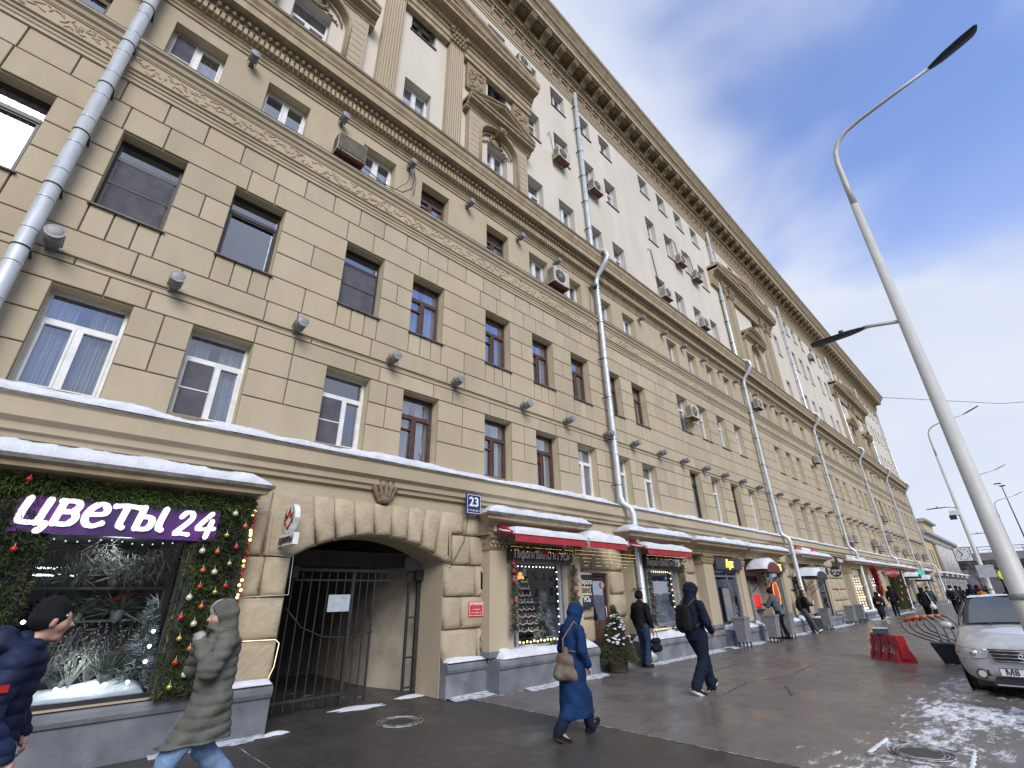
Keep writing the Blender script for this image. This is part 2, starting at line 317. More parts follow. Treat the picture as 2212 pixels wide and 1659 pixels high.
# ---- stones
G = [4.1, 4.8, 5.28, 5.78, 6.12, 6.25, 6.68, 7.24, 7.79, 8.31, 8.84, 9.37, 9.87]
stones = []
def sect(zi, xa, xb, far):
    """x-intervals of wall between the openings, for the course zi in the section xa..xb"""
    z0, z1 = G[zi], G[zi+1]; zc = (z0+z1)/2
    hs = sorted((c-WW/2, c+WW/2) for c, a, d in rows['F2']+rows['F3'] if a-.03 < zc < d+.03 and xa <= c < xb); iv = []; x = xa
    for l, r in hs: iv.append((x, l, 1)); x = r
    iv.append((x, xb, 1)); return iv, bool(hs)
for xa, xb, far in ((X0, XS, 0), (XS, X1, 1)):
    sillz = 7 if far else 6
    for zi in range(len(G)-1):
        iv, hashole = sect(zi, xa, xb, far); z0, z1 = G[zi], G[zi+1]; cuts = []
        if zi == 4:
            for l, r, _ in iv:
                n = max(1, int((r-l)/3.1)); cuts += [(l+(r-l)*i/n, l+(r-l)*(i+1)/n) for i in range(n)]
        elif hashole:
            for l, r, _ in iv:
                w = r-l
                if zi == 0 or w < .7: cuts.append((l, r))
                elif zi in (2, 9-1+0) or zi % 2 == 0 and w < 1.6: n = 2 if (zi in (2, 8, 1)) else 1; cuts += [(l+w*i/n, l+w*(i+1)/n) for i in range(n)]
                elif zi in (1,): cuts += [(l, l+w*.5), (l+w*.5, r)]
                elif w > 1.6: cuts += [(l, l+w*.42), (l+w*.42, l+w*.68), (l+w*.68, r)] if zi % 2 else [(l, l+w*.55), (l+w*.55, r)]
                else: cuts.append((l, r))
        elif zi == sillz:
            edges = [xa]
            for c in COLS:
                if xa <= c < xb:
                    l, r = c-WW/2, c+WW/2
                    if l-edges[-1] > 1.0: edges.append((l+edges[-1])/2)
                    edges += [l, l+WW*.34, l+WW*.67, r]
            edges.append(xb); edges = sorted(e for e in edges if xa <= e <= xb); cuts = list(zip(edges[:-1], edges[1:]))
        else:
            x = xa; k = 0; q = random.Random(zi*7+far)
            while x < xb-.01:
                w = (1.45, .62, 1.2, .55)[(k+zi) % 4]*q.uniform(.88, 1.12)
                if zi == 11: w = .62
                x2 = min(xb, x+w)
                if xb-x2 < .3: x2 = xb
                cuts.append((x, x2)); x = x2; k += 1
        g = .0105
        for l, r in cuts:
            if r-l > .08: stones.append((l+g, r-g, z0+g*(.9), z1-g*.9))
stones.sort(key=lambda s: hypot(max(0, s[0]), s[2]-1.7))
st = MB(); q = random.Random(3)
for i, (l, r, z0, z1) in enumerate(stones):
    if i < 295:
        b = MB(); b.box(l, r, YW+q.uniform(-.002, .003), 8.2345, z0, z1, 0, .007); bpart(b, 'stone', q.choice([M['stone'], M['stone'], M['stone2'], M['stone3']]))
    else: st.box(l, r, YW+q.uniform(-.002, .003), 8.2345, z0, z1, 0, .007)
bpart(st, 'stone', M['stone'], kind='stuff')
# ---- windows
def win_tpl(style, h, near):
    """(frame mesh, [pane meshes], curtain mesh, sill mesh) centred on x=0, z from 0 to h, wall face at y=0"""
    w2 = WW/2; fm = {'w': 'winwhite', 'b': 'winbrown', 'k': 'winblack'}[style[0]]; t = .045; Y0, Y1 = .24, .295
    f = MB(); ps = []
    def rail(a, b_, c, d, y=Y0): f.box(a, b_, y, Y1, c, d)
    rail(-w2, -w2+t, 0, h); rail(w2-t, w2, 0, h); rail(-w2+t, w2-t, 0, t); rail(-w2+t, w2-t, h-t, h)
    kind = style[1]
    def pane(a, b_, c, d, sash=True):
        if sash:
            s = .032; f.box(a, a+s, Y0-.012, Y1-.01, c, d); f.box(b_-s, b_, Y0-.012, Y1-.01, c, d); f.box(a+s, b_-s, Y0-.012, Y1-.01, c, c+s); f.box(a+s, b_-s, Y0-.012, Y1-.01, d-s, d)
        m = MB(); m.quad((a, .28, c), (b_, .28, c), (b_, .28, d), (a, .28, d)); ps.append(m)
    if kind in '3n':
        zt = h*.68; rail(-w2+t, w2-t, zt-.02, zt+.045); mxx = -.02 if kind == '3' else .05
        rail(mxx-.03, mxx+.03, t, zt-.02)
        pane(-w2+t, w2-t, zt+.045, h-t, False); pane(-w2+t, mxx-.03, t, zt-.02); pane(mxx+.03, w2-t, t, zt-.02)
        if style[0] == 'b': f.box(-w2+t, mxx-.03, Y0-.012, Y1, h*.47, h*.47+.035)
        if kind == 'n':   # insect screen over the left casement
            f.box(-w2+t+.03, mxx-.04, Y0-.03, Y0-.027, t+.03, zt-.05, 1); f.box(-w2+t, mxx-.03, Y0-.034, Y0-.02, h*.33, h*.33+.02)
    elif kind == '2':
        rail(-.035, .035, t, h-t); pane(-w2+t, -.035, t, h-t); pane(.035, w2-t, t, h-t)
    elif kind == 's':      # two casements, screen on the left one
        rail(-.035, .035, t, h-t); pane(-w2+t, -.035, t, h-t); pane(.035, w2-t, t, h-t)
        f.box(-w2+t+.03, -.065, Y0-.03, Y0-.027, t+.03, h-t-.03, 1); f.box(-w2+t+.03, -.065, Y0-.036, Y0-.02, h*.42, h*.42+.02)
    elif kind == '1':      # transom and one wide sash
        zt = h*.74; f.box(-w2+t, w2-t, Y0-.03, Y1, zt-.035, zt+.04); pane(-w2+t, w2-t, zt+.04, h-t, False); pane(-w2+t, w2-t, t, zt-.035)
    elif kind == 'm':      # the same with a mesh screen
        zt = h*.74; f.box(-w2+t, w2-t, Y0-.03, Y1, zt-.035, zt+.04); pane(-w2+t, w2-t, zt+.04, h-t, False); pane(-w2+t, w2-t, t, zt-.035)
        f.box(-w2+t+.02, w2-t-.02, Y0-.035, Y0-.032, t+.02, zt-.05, 1); f.box(-w2+t, w2-t, Y0-.045, Y0-.03, h*.40, h*.40+.02)
    room = MB()
    for a in ((-w2, .6), ): pass
    f.add([(-w2, .28, 0), (w2, .28, 0), (w2, .28, h), (-w2, .28, h), (-w2, .85, 0), (w2, .85, 0), (w2, .85, h), (-w2, .85, h)], [(4, 5, 6, 7), (0, 1, 5, 4), (3, 7, 6, 2), (0, 4, 7, 3), (1, 2, 6, 5)], 2)
    cu = MB(); n = 26
    for a, e in ((-w2+.02, -.1), (.06, w2-.02)) if kind in '3ns' else ((-w2+.02, w2-.02),):
        vs = []; fs = []
        for i in range(n+1):
            x = a+(e-a)*i/n; y = .37+.022*sin(i*1.9)+.012*sin(i*.8)
            vs += [(x, y, .03), (x+.01*sin(i), y, h-.03)]
        fs = [(2*i, 2*i+2, 2*i+3, 2*i+1) for i in range(n)]; cu.add(vs, fs, 0, True)
    si = MB(); si.prof([(-.05, -.02), (.24, .012), (.24, -.012), (-.05, -.045)], -w2-.04, w2+.04)
    def me(m, name, mats):
        k = D.meshes.new(name); k.from_pydata(m.v, [], m.f); [k.materials.append(x) for x in mats]; k.polygons.foreach_set('material_index', m.m); k.update(); return k
    if not near:
        allp = MB(); [allp.add(p.v, [(0, 1, 2, 3)]) for p in ps]; ps = [allp]
    return (me(f, 'window', [M[fm], M['screen'], M['dark']]), [me(p, 'pane', [M['glass']]) for p in ps], me(cu, 'curtain', [M['cur_w']]), me(si, 'sill', [M['sillmetal']]))
TPL = {}
def put_window(c, z0, z1, style, near, curtain, sill=True, parent=None):
    h = round(z1-z0, 1); key = (style, h, near)
    if key not in TPL: TPL[key] = win_tpl(style, h, near)
    f, ps, cu, si = TPL[key]
    o = bp(link('window', f, bld)); o.location = (c, YW, z0); o.scale = (1, 1, (z1-z0)/h)
    for p in ps: link('pane', p, o)
    if curtain:
        k = link('curtain', cu, o)
        if curtain == 'g':
            if 'g' not in cu.name:
                if 'gcur' not in TPL: TPL['gcur'] = {}
                if key not in TPL['gcur']: g = cu.copy(); g.materials.clear(); g.materials.append(M['cur_g']); TPL['gcur'][key] = g
                k.data = TPL['gcur'][key]
    if sill: link('sill', si, o)
q = random.Random(21)
st2 = ['wn', 'w3', 'wn', 'wn', 'b3', 'b3', 'b3', 'w3', 'wn', 'w3', 'k1', 'w3', 'b3', 'w3', 'w3', 'wn', 'k1', 'b3']
st3 = ['k1', 'km', 'k1', 'km', 'b3', 'b3', 'b3', 'b3', 'b3', 'b3', 'w3', 'w3', 'wn', 'w3']
st4 = ['b3', 'ws', 'w2', 'w2', 'b3', 'b3', 'w2', 'w2', 'w2', 'w2', 'w2']
for nm, sty in (('F2', st2), ('F3', st3), ('F4', st4), ('F5', None), ('F6', None), ('F7', None)):
    for i, (c, a, d) in enumerate(rows[nm]):
        near = c < (17 if nm in ('F2', 'F3') else 12)
        s = sty[i] if sty and i < len(sty) else q.choice(['w2', 'ws', 'w2'] if nm > 'F3' else ['w3', 'wn', 'w3', 'b3'])
        if nm in ('F5', 'F6') and i % 3 == 1: s = 'w3'
        cu = q.choice(['w', 'g', None, 'w'])
        if nm == 'F2' and i < 10: cu = [None, 'w', 'w', None, 'w', 'w', 'w', 'w', None, 'g'][i]
        if nm == 'F3' and i < 8: cu = ['w', None, None, None, 'w', 'g', 'w', None][i]
        put_window(c, a, d, s, near, cu, sill=(nm in ('F3', 'F6', 'F7')))
# ---- ledge over the shops
b = MB(); b.prof([(8.24, 3.52), (8.12, 3.54), (8.11, 3.60), (8.06, 3.63), (8.05, 3.72), (7.97, 3.78), (7.96, 4.0), (7.93, 4.03), (8.24, 4.12)], X0, X1); bpart(b, 'ledge', M['stone'], label='projecting ledge above the ground floor')
b = MB(); b.prof([(7.925, 4.03), (7.925, 4.055), (8.23, 4.145), (8.23, 4.12)], X0, X1+.02); bpart(b, 'ledge_flashing', M['sillmetal'])
# ---- frieze between third and fourth floor
b = MB(); b.prof([(8.24, 9.85), (8.17, 9.87), (8.17, 9.93), (8.15, 9.95), (8.15, 10.0), (8.12, 10.02), (8.12, 10.06), (8.1, 10.08), (8.1, 10.45), (8.08, 10.47), (8.07, 10.52), (8.03, 10.55), (8.01, 10.62), (7.96, 10.66), (7.96, 10.7), (8.24, 10.79)], X0, X1); bpart(b, 'frieze', M['stone'], label='frieze moulding above the third floor')
b = MB(); b.prof([(7.955, 10.7), (7.955, 10.725), (8.23, 10.81), (8.23, 10.785)], X0, X1+.02); bpart(b, 'frieze_flashing', M['sillmetal'])
# shallow scroll relief of the frieze: small curled leaves
q = random.Random(8); b = MB(); x = X0+.05
while x < X1-.1:
    st_ = .034 if x < 14 else (.07 if x < 35 else .16); z = 10.265+q.uniform(-.13, .13); a = q.uniform(0, pi); r = q.uniform(.7, 1.25)
    b.ell((x, 8.098, z), (.024*r, .014, .055*r), 5, 4, 0, Matrix.Rotation(a, 3, 'Y')); x += st_*q.uniform(.6, 1.4)
bpart(b, 'relief_leaf', M['trim'], kind='stuff')
b = MB(); b.box(X0, X1, 8.085, 8.1, 10.085, 10.105); b.box(X0, X1, 8.085, 8.1, 10.425, 10.445); bpart(b, 'frieze_fillet', M['trim'])
# ---- middle cornice
b = MB(); b.prof([(8.21, 12.22), (8.17, 12.24), (8.17, 12.3), (8.14, 12.33), (8.14, 12.38), (8.1, 12.42), (8.1, 12.46), (8.05, 12.47), (8.05, 12.70), (8.0, 12.71), (7.98, 12.74), (7.97, 12.88), (7.94, 12.9), (7.75, 12.905),
                          (7.75, 12.93), (7.745, 13.1), (7.72, 13.12), (7.71, 13.18), (7.66, 13.26), (7.64, 13.38), (7.6, 13.4), (7.6, 13.44), (8.21, 13.6)], X0, X1); bpart(b, 'middle_cornice', M['trim'], label='heavy ochre cornice above the fourth floor')
b = MB(); b.prof([(7.595, 13.43), (7.595, 13.455), (8.2, 13.625), (8.2, 13.6)], X0, X1+.02); bpart(b, 'cornice_flashing', M['sillmetal'])
dm = MB(); dm.box(-.034, .034, 7.965, 8.052, 12.5, 12.67); dmm = D.meshes.new('dentil'); dmm.from_pydata(dm.v, [], dm.f); dmm.materials.append(M['trim'])
em = MB(); em.ell((0, 7.945, 12.805), (.052, .05, .068), 8, 6); em.box(.064, .074, 7.93, 7.98, 12.75, 12.87); emm = D.meshes.new('egg_moulding'); emm.from_pydata(em.v, [], em.f); emm.materials.append(M['orn'])
emm.polygons.foreach_set('use_smooth', [True]*len(emm.polygons))
fd, fe = MB(), MB(); x = X0+.1; n = 0
while x < X1-.1:
    if -2 < x < 12: o = bp(link('dentil', dmm, bld)); o.location = (x, 0, 0)
    else: fd.box(x-.034, x+.034, 7.965, 8.052, 12.5, 12.67)
    x += .106 if x < 30 else .15
x = X0+.1
while x < X1-.1:
    if -2 < x < 12: o = bp(link('egg_moulding', emm, bld)); o.location = (x, 0, 0)
    else: fe.ell((x, 7.945, 12.805), (.05, .05, .065), 6, 4)
    x += .142 if x < 30 else .2
bpart(fd, 'dentil', M['trim'], kind='stuff'); bpart(fe, 'egg_moulding', M['orn'], kind='stuff')
# ---- crowning cornice
b = MB(); b.prof([(8.21, 22.5), (8.17, 22.5), (8.17, 22.62), (8.14, 22.63), (8.14, 22.76), (8.1, 22.8), (8.1, 22.84), (8.21, 22.86)], X0, X1+.05); bpart(b, 'architrave', M['stone'], label='double moulded band under the crowning cornice')
b = MB(); b.box(X0, X1, 8.185, 8.3, 22.86, 23.42); bpart(b, 'brick_frieze', M['brickpink'], label='dull pink brick frieze panels between small brackets')
b = MB(); b.prof([(8.21, 23.4), (8.12, 23.4), (8.1, 23.5), (8.12, 23.62), (8.08, 23.66), (8.08, 23.8), (8.02, 23.82), (8.02, 24.02), (7.98, 24.05), (7.98, 24.44), (7.36, 24.45), (7.36, 24.74), (7.33, 24.76), (7.32, 24.84), (7.22, 24.92), (7.2, 25.0),
                          (7.1, 25.14), (7.05, 25.22), (6.97, 25.3), (6.95, 25.42), (8.0, 25.56)], X0, X1+1.0); bpart(b, 'crowning_cornice', M['trim'], label='deep ochre cornice at the roof edge')
bm_ = MB(); bm_.box(-.03, .03, 8.06, 8.19, 22.93, 23.3); bm_.box(-.045, .045, 8.03, 8.19, 23.3, 23.36)
brm = D.meshes.new('frieze_bracket'); brm.from_pydata(bm_.v, [], bm_.f); brm.materials.append(M['trim'])
def console():
    m = MB(); pts = [(7.98, 24.44), (7.98, 23.98), (7.93, 23.96), (7.86, 24.0), (7.78, 24.1), (7.68, 24.17), (7.58, 24.18), (7.52, 24.15), (7.47, 24.17), (7.44, 24.24), (7.44, 24.32), (7.41, 24.33), (7.41, 24.44)]
    m.prof(pts, -.15, .15); m.prof([(7.97, 24.0), (7.85, 23.97), (7.72, 24.13), (7.6, 24.15), (7.6, 24.2), (7.9, 24.2)], -.07, .07); m.tube([(-.17, 7.49, 24.24), (.17, 7.49, 24.24)], .06, 8); m.tube([(-.165, 7.93, 24.06), (.165, 7.93, 24.06)], .065, 8)
    return m
cm = console(); cmm = D.meshes.new('cornice_console'); cmm.from_pydata(cm.v, [], cm.f); cmm.materials.append(M['orn'])
rm = MB(); rm.tube([(0, 7.68, 24.45), (0, 7.68, 24.39)], .17, 12); rm.ell((0, 7.68, 24.38), (.06, .06, .035), 8, 5)
for k in range(8): rm.ell((.1*cos(k*pi/4), 7.68+.1*sin(k*pi/4), 24.385), (.05, .05, .03), 6, 4)
for sx_ in (-1, 1):
    rm.box(min(sx_*.21, sx_*.25), max(sx_*.21, sx_*.25), 7.48, 7.88, 24.36, 24.45)
rm.box(-.25, .25, 7.46, 7.5, 24.36, 24.45); rm.box(-.25, .25, 7.86, 7.9, 24.36, 24.45)
rmm = D.meshes.new('rosette'); rmm.from_pydata(rm.v, [], rm.f); rmm.materials.append(M['orn'])
x = -.55+.955*(-3)
while x < X1+.5:
    o = bp(link('cornice_console', cmm, bld)); o.location = (x, 0, 0)
    if x < 45: o = bp(link('rosette', rmm, bld)); o.location = (x+.4775, 0, 0)
    x += .955
x = X0+.17
while x < X1: o = bp(link('frieze_bracket', brm, bld)); o.location = (x, 0, 0); x += .59
def rope(z, y, r, xe, pitch, nm):
    nearm = MB(); x = X0
    while x < xe: nearm.ell((x, y, z), (r*1.25, r, r*.72), 6, 4, 0, Matrix.Rotation(-.7, 3, 'Y')); x += pitch
    nearm.prof([(y+r*(.85)*cos(a*pi/4), z+r*.85*sin(a*pi/4)) for a in range(8)], xe-.1, X1); bpart(nearm, nm, M['orn'], kind='stuff')
rope(23.55, 8.08, .075, 34, .115, 'rope_moulding'); rope(23.93, 7.99, .08, 34, .12, 'rope_moulding')
# ---- projecting portal frames, pilasters and pediments of the upper floors
def xprofile(pts, x0, x1, ret=True): return pts
def portal(xc, w, top, near, label, curved=False):
    P = MB(); l, r = xc-w/2, xc+w/2; Y = 7.98; zb = 13.6; zt = 16.0
    # rusticated field with arched recess
    aw = .80; zs = 15.35; n = 12; arc = [(xc-aw*cos(pi*i/n), zs+aw*.82*sin(pi*i/n)) for i in range(n+1)]
    outer = [(l, zt)]+[(l+(r-l)*i/n, zt) for i in range(1, n)]+[(r, zt)]
    P.quad((l, Y, zb), (xc-aw, Y, zb), (xc-aw, Y, zs), (l, Y, zs)); P.quad((xc+aw, Y, zb), (r, Y, zb), (r, Y, zs), (xc+aw, Y, zs))
    P.quad((l, Y, zs), (xc-aw, Y, zs), (arc[0][0], Y, arc[0][1]), (l, Y, zt))
    for i in range(n): P.quad((arc[i][0], Y, arc[i][1]), (arc[i+1][0], Y, arc[i+1][1]), (outer[i+1][0], Y, zt), (outer[i][0], Y, zt))
    P.add([(r, Y, zs), (r, Y, zt), (xc+aw, Y, zs)], [(0, 1, 2)])
    for x in (l, r): P.quad((x, Y, zb), (x, Y, zt), (x, 8.2, zt), (x, 8.2, zb))
    pts = [(xc-aw, zb)]+arc+[(xc+aw, zb)]
    for i in range(len(pts)-1): P.quad((pts[i][0], Y, pts[i][1]), (pts[i+1][0], Y, pts[i+1][1]), (pts[i+1][0], 8.2, pts[i+1][1]), (pts[i][0], 8.2, pts[i][1]))
    o = bpart(P, 'window_portal', M['stone'], label=label)
    def sub(mb, name, m, **kw): return mb.build(name, m, o, **kw)
    T = MB(); T.prof([(8.2, 13.45), (7.82, 13.45), (7.82, 13.62), (7.88, 13.66), (7.88, 13.78), (7.93, 13.82), (8.2, 13.82)], l-.06, r+.06); sub(T, 'portal_base', M['orn'])
    T = MB(); T.tube([(p[0]*1, Y-.01, p[1]) for p in [(xc-aw-.04, zb)]+[(xc-(aw+.04)*cos(pi*i/n), zs+(aw*.82+.04)*sin(pi*i/n)) for i in range(n+1)]+[(xc+aw+.04, zb)]], .05, 6)
    T.tube([(xc-(aw-.12)*cos(pi*i/n), 8.14, zs+(aw*.82-.12)*sin(pi*i/n)) for i in range(n+1)], .03, 6); sub(T, 'arch_moulding', M['trim'])
    T = MB(); T.add([(xc-.1, 7.8, zs+aw*.82-.16), (xc+.1, 7.8, zs+aw*.82-.16), (xc+.17, 7.78, zt+.02), (xc-.17, 7.78, zt+.02), (xc-.1, 8.1, zs+aw*.82-.16), (xc+.1, 8.1, zs+aw*.82-.16), (xc+.17, 8.1, zt), (xc-.17, 8.1, zt)],
                    [(0, 1, 2, 3), (4, 7, 6, 5), (0, 4, 5, 1), (1, 5, 6, 2), (0, 3, 7, 4)]); T.ell((xc, 7.8, zs+aw*.82-.05), (.1, .06, .09), 8, 5); sub(T, 'keystone', M['orn'])
    if near:
        T = MB(); cz = 15.68; nn = 26
        for i in range(nn):
            a = 2*pi*i/nn; T.ell((xc+.25*cos(a), 8.16, cz+.2*sin(a)), (.055, .045, .05), 6, 4)
        for s_ in (-1, 1):
            for i in range(9): T.ell((xc+s_*(.25+.04*i), 8.17, cz-.12-.03*i+.04*sin(i*2)), (.035, .03, .035), 5, 4)
        T.ell((xc, 8.17, cz), (.17, .03, .13), 10, 6); sub(T, 'wreath_relief', M['orn'])
        T = MB(); g = M['groove']
        for k in range(8):
            z = 13.95+k*.245
            for a, e in ((l+.06, xc-aw-.1), (xc+aw+.1, r-.06)): T.box(a, e, Y-.004, Y+.001, z, z+.022)
        sub(T, 'joint_line', g)
    # pediment with horizontal cornice
    pr = [(8.2, 0), (7.96, 0), (7.95, .06), (7.9, .09), (7.88, .17), (7.72, .2), (7.72, .27), (7.66, .31), (7.64, .36), (8.2, .38)]
    T = MB(); T.prof([(y, z+zt) for y, z in pr], l-.14, r+.14); sub(T, 'portal_cornice', M['trim'])
    T = MB(); nn = 10 if curved else 2; hh = .62
    def zc(t): return zt+.2+(hh*(1-(2*t-1)**2)) if curved else zt+.2+hh*(1-abs(2*t-1))
    for i in range(nn):
        t0, t1 = i/nn, (i+1)/nn; xa, xb = l-.14+(w+.28)*t0, l-.14+(w+.28)*t1; vs = [(xa, y, z*.8+zc(t0)) for y, z in pr]+[(xb, y, z*.8+zc(t1)) for y, z in pr]; m_ = len(pr)
        T.add(vs, [(j, j+m_, (j+1) % m_+m_, (j+1) % m_) for j in range(m_)]+([tuple(range(m_))] if i == 0 else [])+([tuple(range(2*m_-1, m_-1, -1))] if i == nn-1 else []))
    sub(T, 'portal_pediment', M['trim'])
    T = MB(); T.add([(l, 7.95, zt+.36)]+[(l+(w)*i/8, 7.95, zc(i/8)+.05) for i in range(9)]+[(r, 7.95, zt+.36)], [tuple(range(11))]); sub(T, 'tympanum', M['stone'])
def pilaster(xc, w, near, z0=13.75, z1=18.55):
    Y = 8.03; o = MB(); o.box(xc-w/2, xc+w/2, Y, 8.2, z0, z1); o = bpart(o, 'pilaster', M['stone'])
    T = MB(); n = 7 if near else 3
    for i in range(n+1):
        x = xc-w/2+w*i/n; T.box(x-.024 if i else x, x+.024 if i < n else x, Y-.035, Y, z0, z1-.05)
    T.build('flute', M['stone2'], o)
    T = MB(); T.box(xc-w/2-.12, xc+w/2+.12, 7.78, 8.2, 13.4, 13.62); T.prof([(8.2, 13.62), (7.84, 13.62), (7.82, 13.7), (7.86, 13.76), (7.93, 13.78), (7.93, 13.84), (8.2, 13.86)], xc-w/2-.09, xc+w/2+.09); T.build('pilaster_base', M['orn'], o)
    T = MB(); T.prof([(8.2, z1-.05), (8.0, z1-.05), (7.97, z1), (8.0, z1+.04), (7.98, z1+.3), (7.88, z1+.52), (7.84, z1+.56), (7.84, z1+.64), (8.2, z1+.64)], xc-w/2-.03, xc+w/2+.03)
    q = random.Random(int(xc*10))
    for rr in range(3):
        for i in range(5):
            x = xc-w/2+w*(i+.5*(rr % 2))/4.5; T.ell((x, 7.96-.035*rr, z1+.12+.16*rr), (.065, .055, .1), 6, 5)
    for s_ in (-1, 1): T.ell((xc+s_*(w/2+.02), 7.86, z1+.52), (.1, .07, .09), 8, 5)
    T.build('capital', M['orn'], o)
def pediment(l, r, z, rise, label, curved=False):
    pr = [(8.2, -.95), (8.02, -.95), (8.02, -.75), (7.98, -.72), (7.98, -.5), (7.93, -.46), (7.93, -.36), (7.86, -.3), (7.82, -.16), (7.55, -.12), (7.55, 0), (7.47, .08), (7.45, .16), (8.2, .2)]
    T = MB(); T.prof([(y, z2+z) for y, z2 in pr], l, r); o = bpart(T, 'entablature', M['trim'], label=label)
    T = MB(); pr2 = [(8.2, -.1), (7.6, -.1), (7.55, 0), (7.47, .08), (7.45, .2), (8.2, .26)]; m_ = len(pr2)
    for (xa, za), (xb, zb) in (((l, z+.1), ((l+r)/2, z+rise)), (((l+r)/2, z+rise), (r, z+.1))):
        T.add([(xa, y, q_+za) for y, q_ in pr2]+[(xb, y, q_+zb) for y, q_ in pr2], [(j, j+m_, (j+1) % m_+m_, (j+1) % m_) for j in range(m_)]+[tuple(range(m_)), tuple(range(2*m_-1, m_-1, -1))])
    T.add([(l, 8.0, z+.1), (r, 8.0, z+.1), ((l+r)/2, 8.0, z+rise)], [(0, 1, 2)]); T.build('pediment', M['trim'], o)
    T = MB(); x = l+.1
    while x < r-.1: T.box(x-.035, x+.035, 7.84, 7.93, z-.34+0, z-.2); x += .13
    T.build('dentil_row', M['orn'], o, kind='stuff')
portal(1.27, 2.62, 0, True, 'arched window portal with wreath relief, cut by the top of the photograph'); portal(7.42, 2.62, 0, True, 'arched window portal with wreath relief under a small pediment')
for x in (3.27, 5.53): pilaster(x, .56, True)
pediment(-.35, 9.1, 19.45, .85, 'long entablature over the fluted pilasters')
for x in (-.05, 8.62, 6.45): # relief panels in the attic of the portals
    T = MB(); T.box(x-.42, x+.42, 8.08, 8.2, 17.2, 18.5, 0)
    qq = random.Random(int(x*7))
    for i in range(26): T.ell((x+qq.uniform(-.3, .3), 8.07, 17.85+qq.uniform(-.5, .5)), (.08, .04, .08), 6, 4)
    bpart(T, 'relief_panel', M['orn'])
portal(29.53, 2.9, 0, False, 'segmental-headed window portal in the middle of the facade', True)
for x in (26.2, 27.35, 32.4, 33.6): pilaster(x, .62, False)
pediment(24.9, 34.6, 19.6, .95, 'entablature over the middle group of pilasters')
portal(54, 2.9, 0, False, 'pedimented window portal in the far group'); portal(60.3, 2.9, 0, False, 'last pedimented window portal before the corner')
for x in (51.6, 56.4, 57.9, 62.6): pilaster(x, .62, False)
pediment(50.6, 63.6, 19.7, .95, 'entablature over the far group of pilasters')
# ---- rainwater pipes
def pipe(x, label, r=.095, lower=True, rx=.13):
    P = MB(); seg = [(x-.0, 8.02, 23.1), (x, 8.02, 13.95), (x+.02, 7.9, 13.7), (x+.05, 7.46, 13.45), (x+.08, 7.42, 13.2), (x+.06, 7.6, 12.9), (x+.02, 7.9, 12.55), (x, 7.98, 12.3), (x, 7.98, 4.35), (x+.03, 7.93, 4.15), (x+.1, 7.72, 3.98), (x+.12, 7.68, 3.8), (x+.12, 7.7, .25), (x+.12, 7.55, .12)]
    P.tube(seg, r, 14); o = bpart(P, 'drainpipe', M['galv'], label=label)
    T = MB(); z = 22.4
    while z > .6:
        if not 12.2 < z < 14.1 and not 3.8 < z < 4.5:
            y = 8.02 if z > 14 else (7.98 if z > 4.3 else 7.7); xx = x if z > 4.3 else x+.12
            T.tube([(xx, y, z-.015), (xx, y, z+.015)], r+.005, 14); T.build('pipe_joint', M['galv'], o); T = MB()
        z -= .62
    T = MB(); z = 22.1
    while z > .6:
        if not 12.2 < z < 14.1 and not 3.8 < z < 4.5:
            y = 8.02 if z > 14 else (7.98 if z > 4.3 else 7.7); xx = x if z > 4.3 else x+.12
            T.tube([(xx, y, z-.008), (xx, y, z+.008)], r+.01, 10); T.box(xx-.14, xx-.1, y, y+.2, z-.01, z+.01); T.build('pipe_clamp', M['black'], o); T = MB()
        z -= 1.45
# nearest pipe (wall side pipe seen large at the left)
P = MB(); P.tube([(-1.28, 7.98, 13.2), (-1.28, 7.98, 4.4), (-1.26, 7.9, 4.2)], .098, 16); o = bpart(P, 'drainpipe', M['galv'], label='large galvanised drainpipe at the left edge of the photo')
T = MB(); z = 12.9
while z > 4.6: T = MB(); T.tube([(-1.28, 7.98, z-.012), (-1.28, 7.98, z+.012)], .102, 16); z -= .55; T.build('pipe_joint', M['galv'], o)
T = MB(); z = 12.6
while z > 4.6: T = MB(); T.tube([(-1.28, 7.98, z-.01), (-1.28, 7.98, z+.01)], .106, 12); T.box(-1.2, -1.17, 7.95, 8.2, z-.012, z+.012); z -= 1.1; T.build('pipe_clamp', M['black'], o)
for i, (x, lb) in enumerate([(12.27, 'drainpipe beside the red awnings'), (25.85, 'drainpipe between the supermarket and the tobacco shop'), (38.55, 'third drainpipe down the street'), (52.1, 'fourth drainpipe down the street'), (63.9, 'fifth drainpipe down the street'), (75.1, 'last drainpipe, near the far corner')]):
    pipe(x, lb, .092)
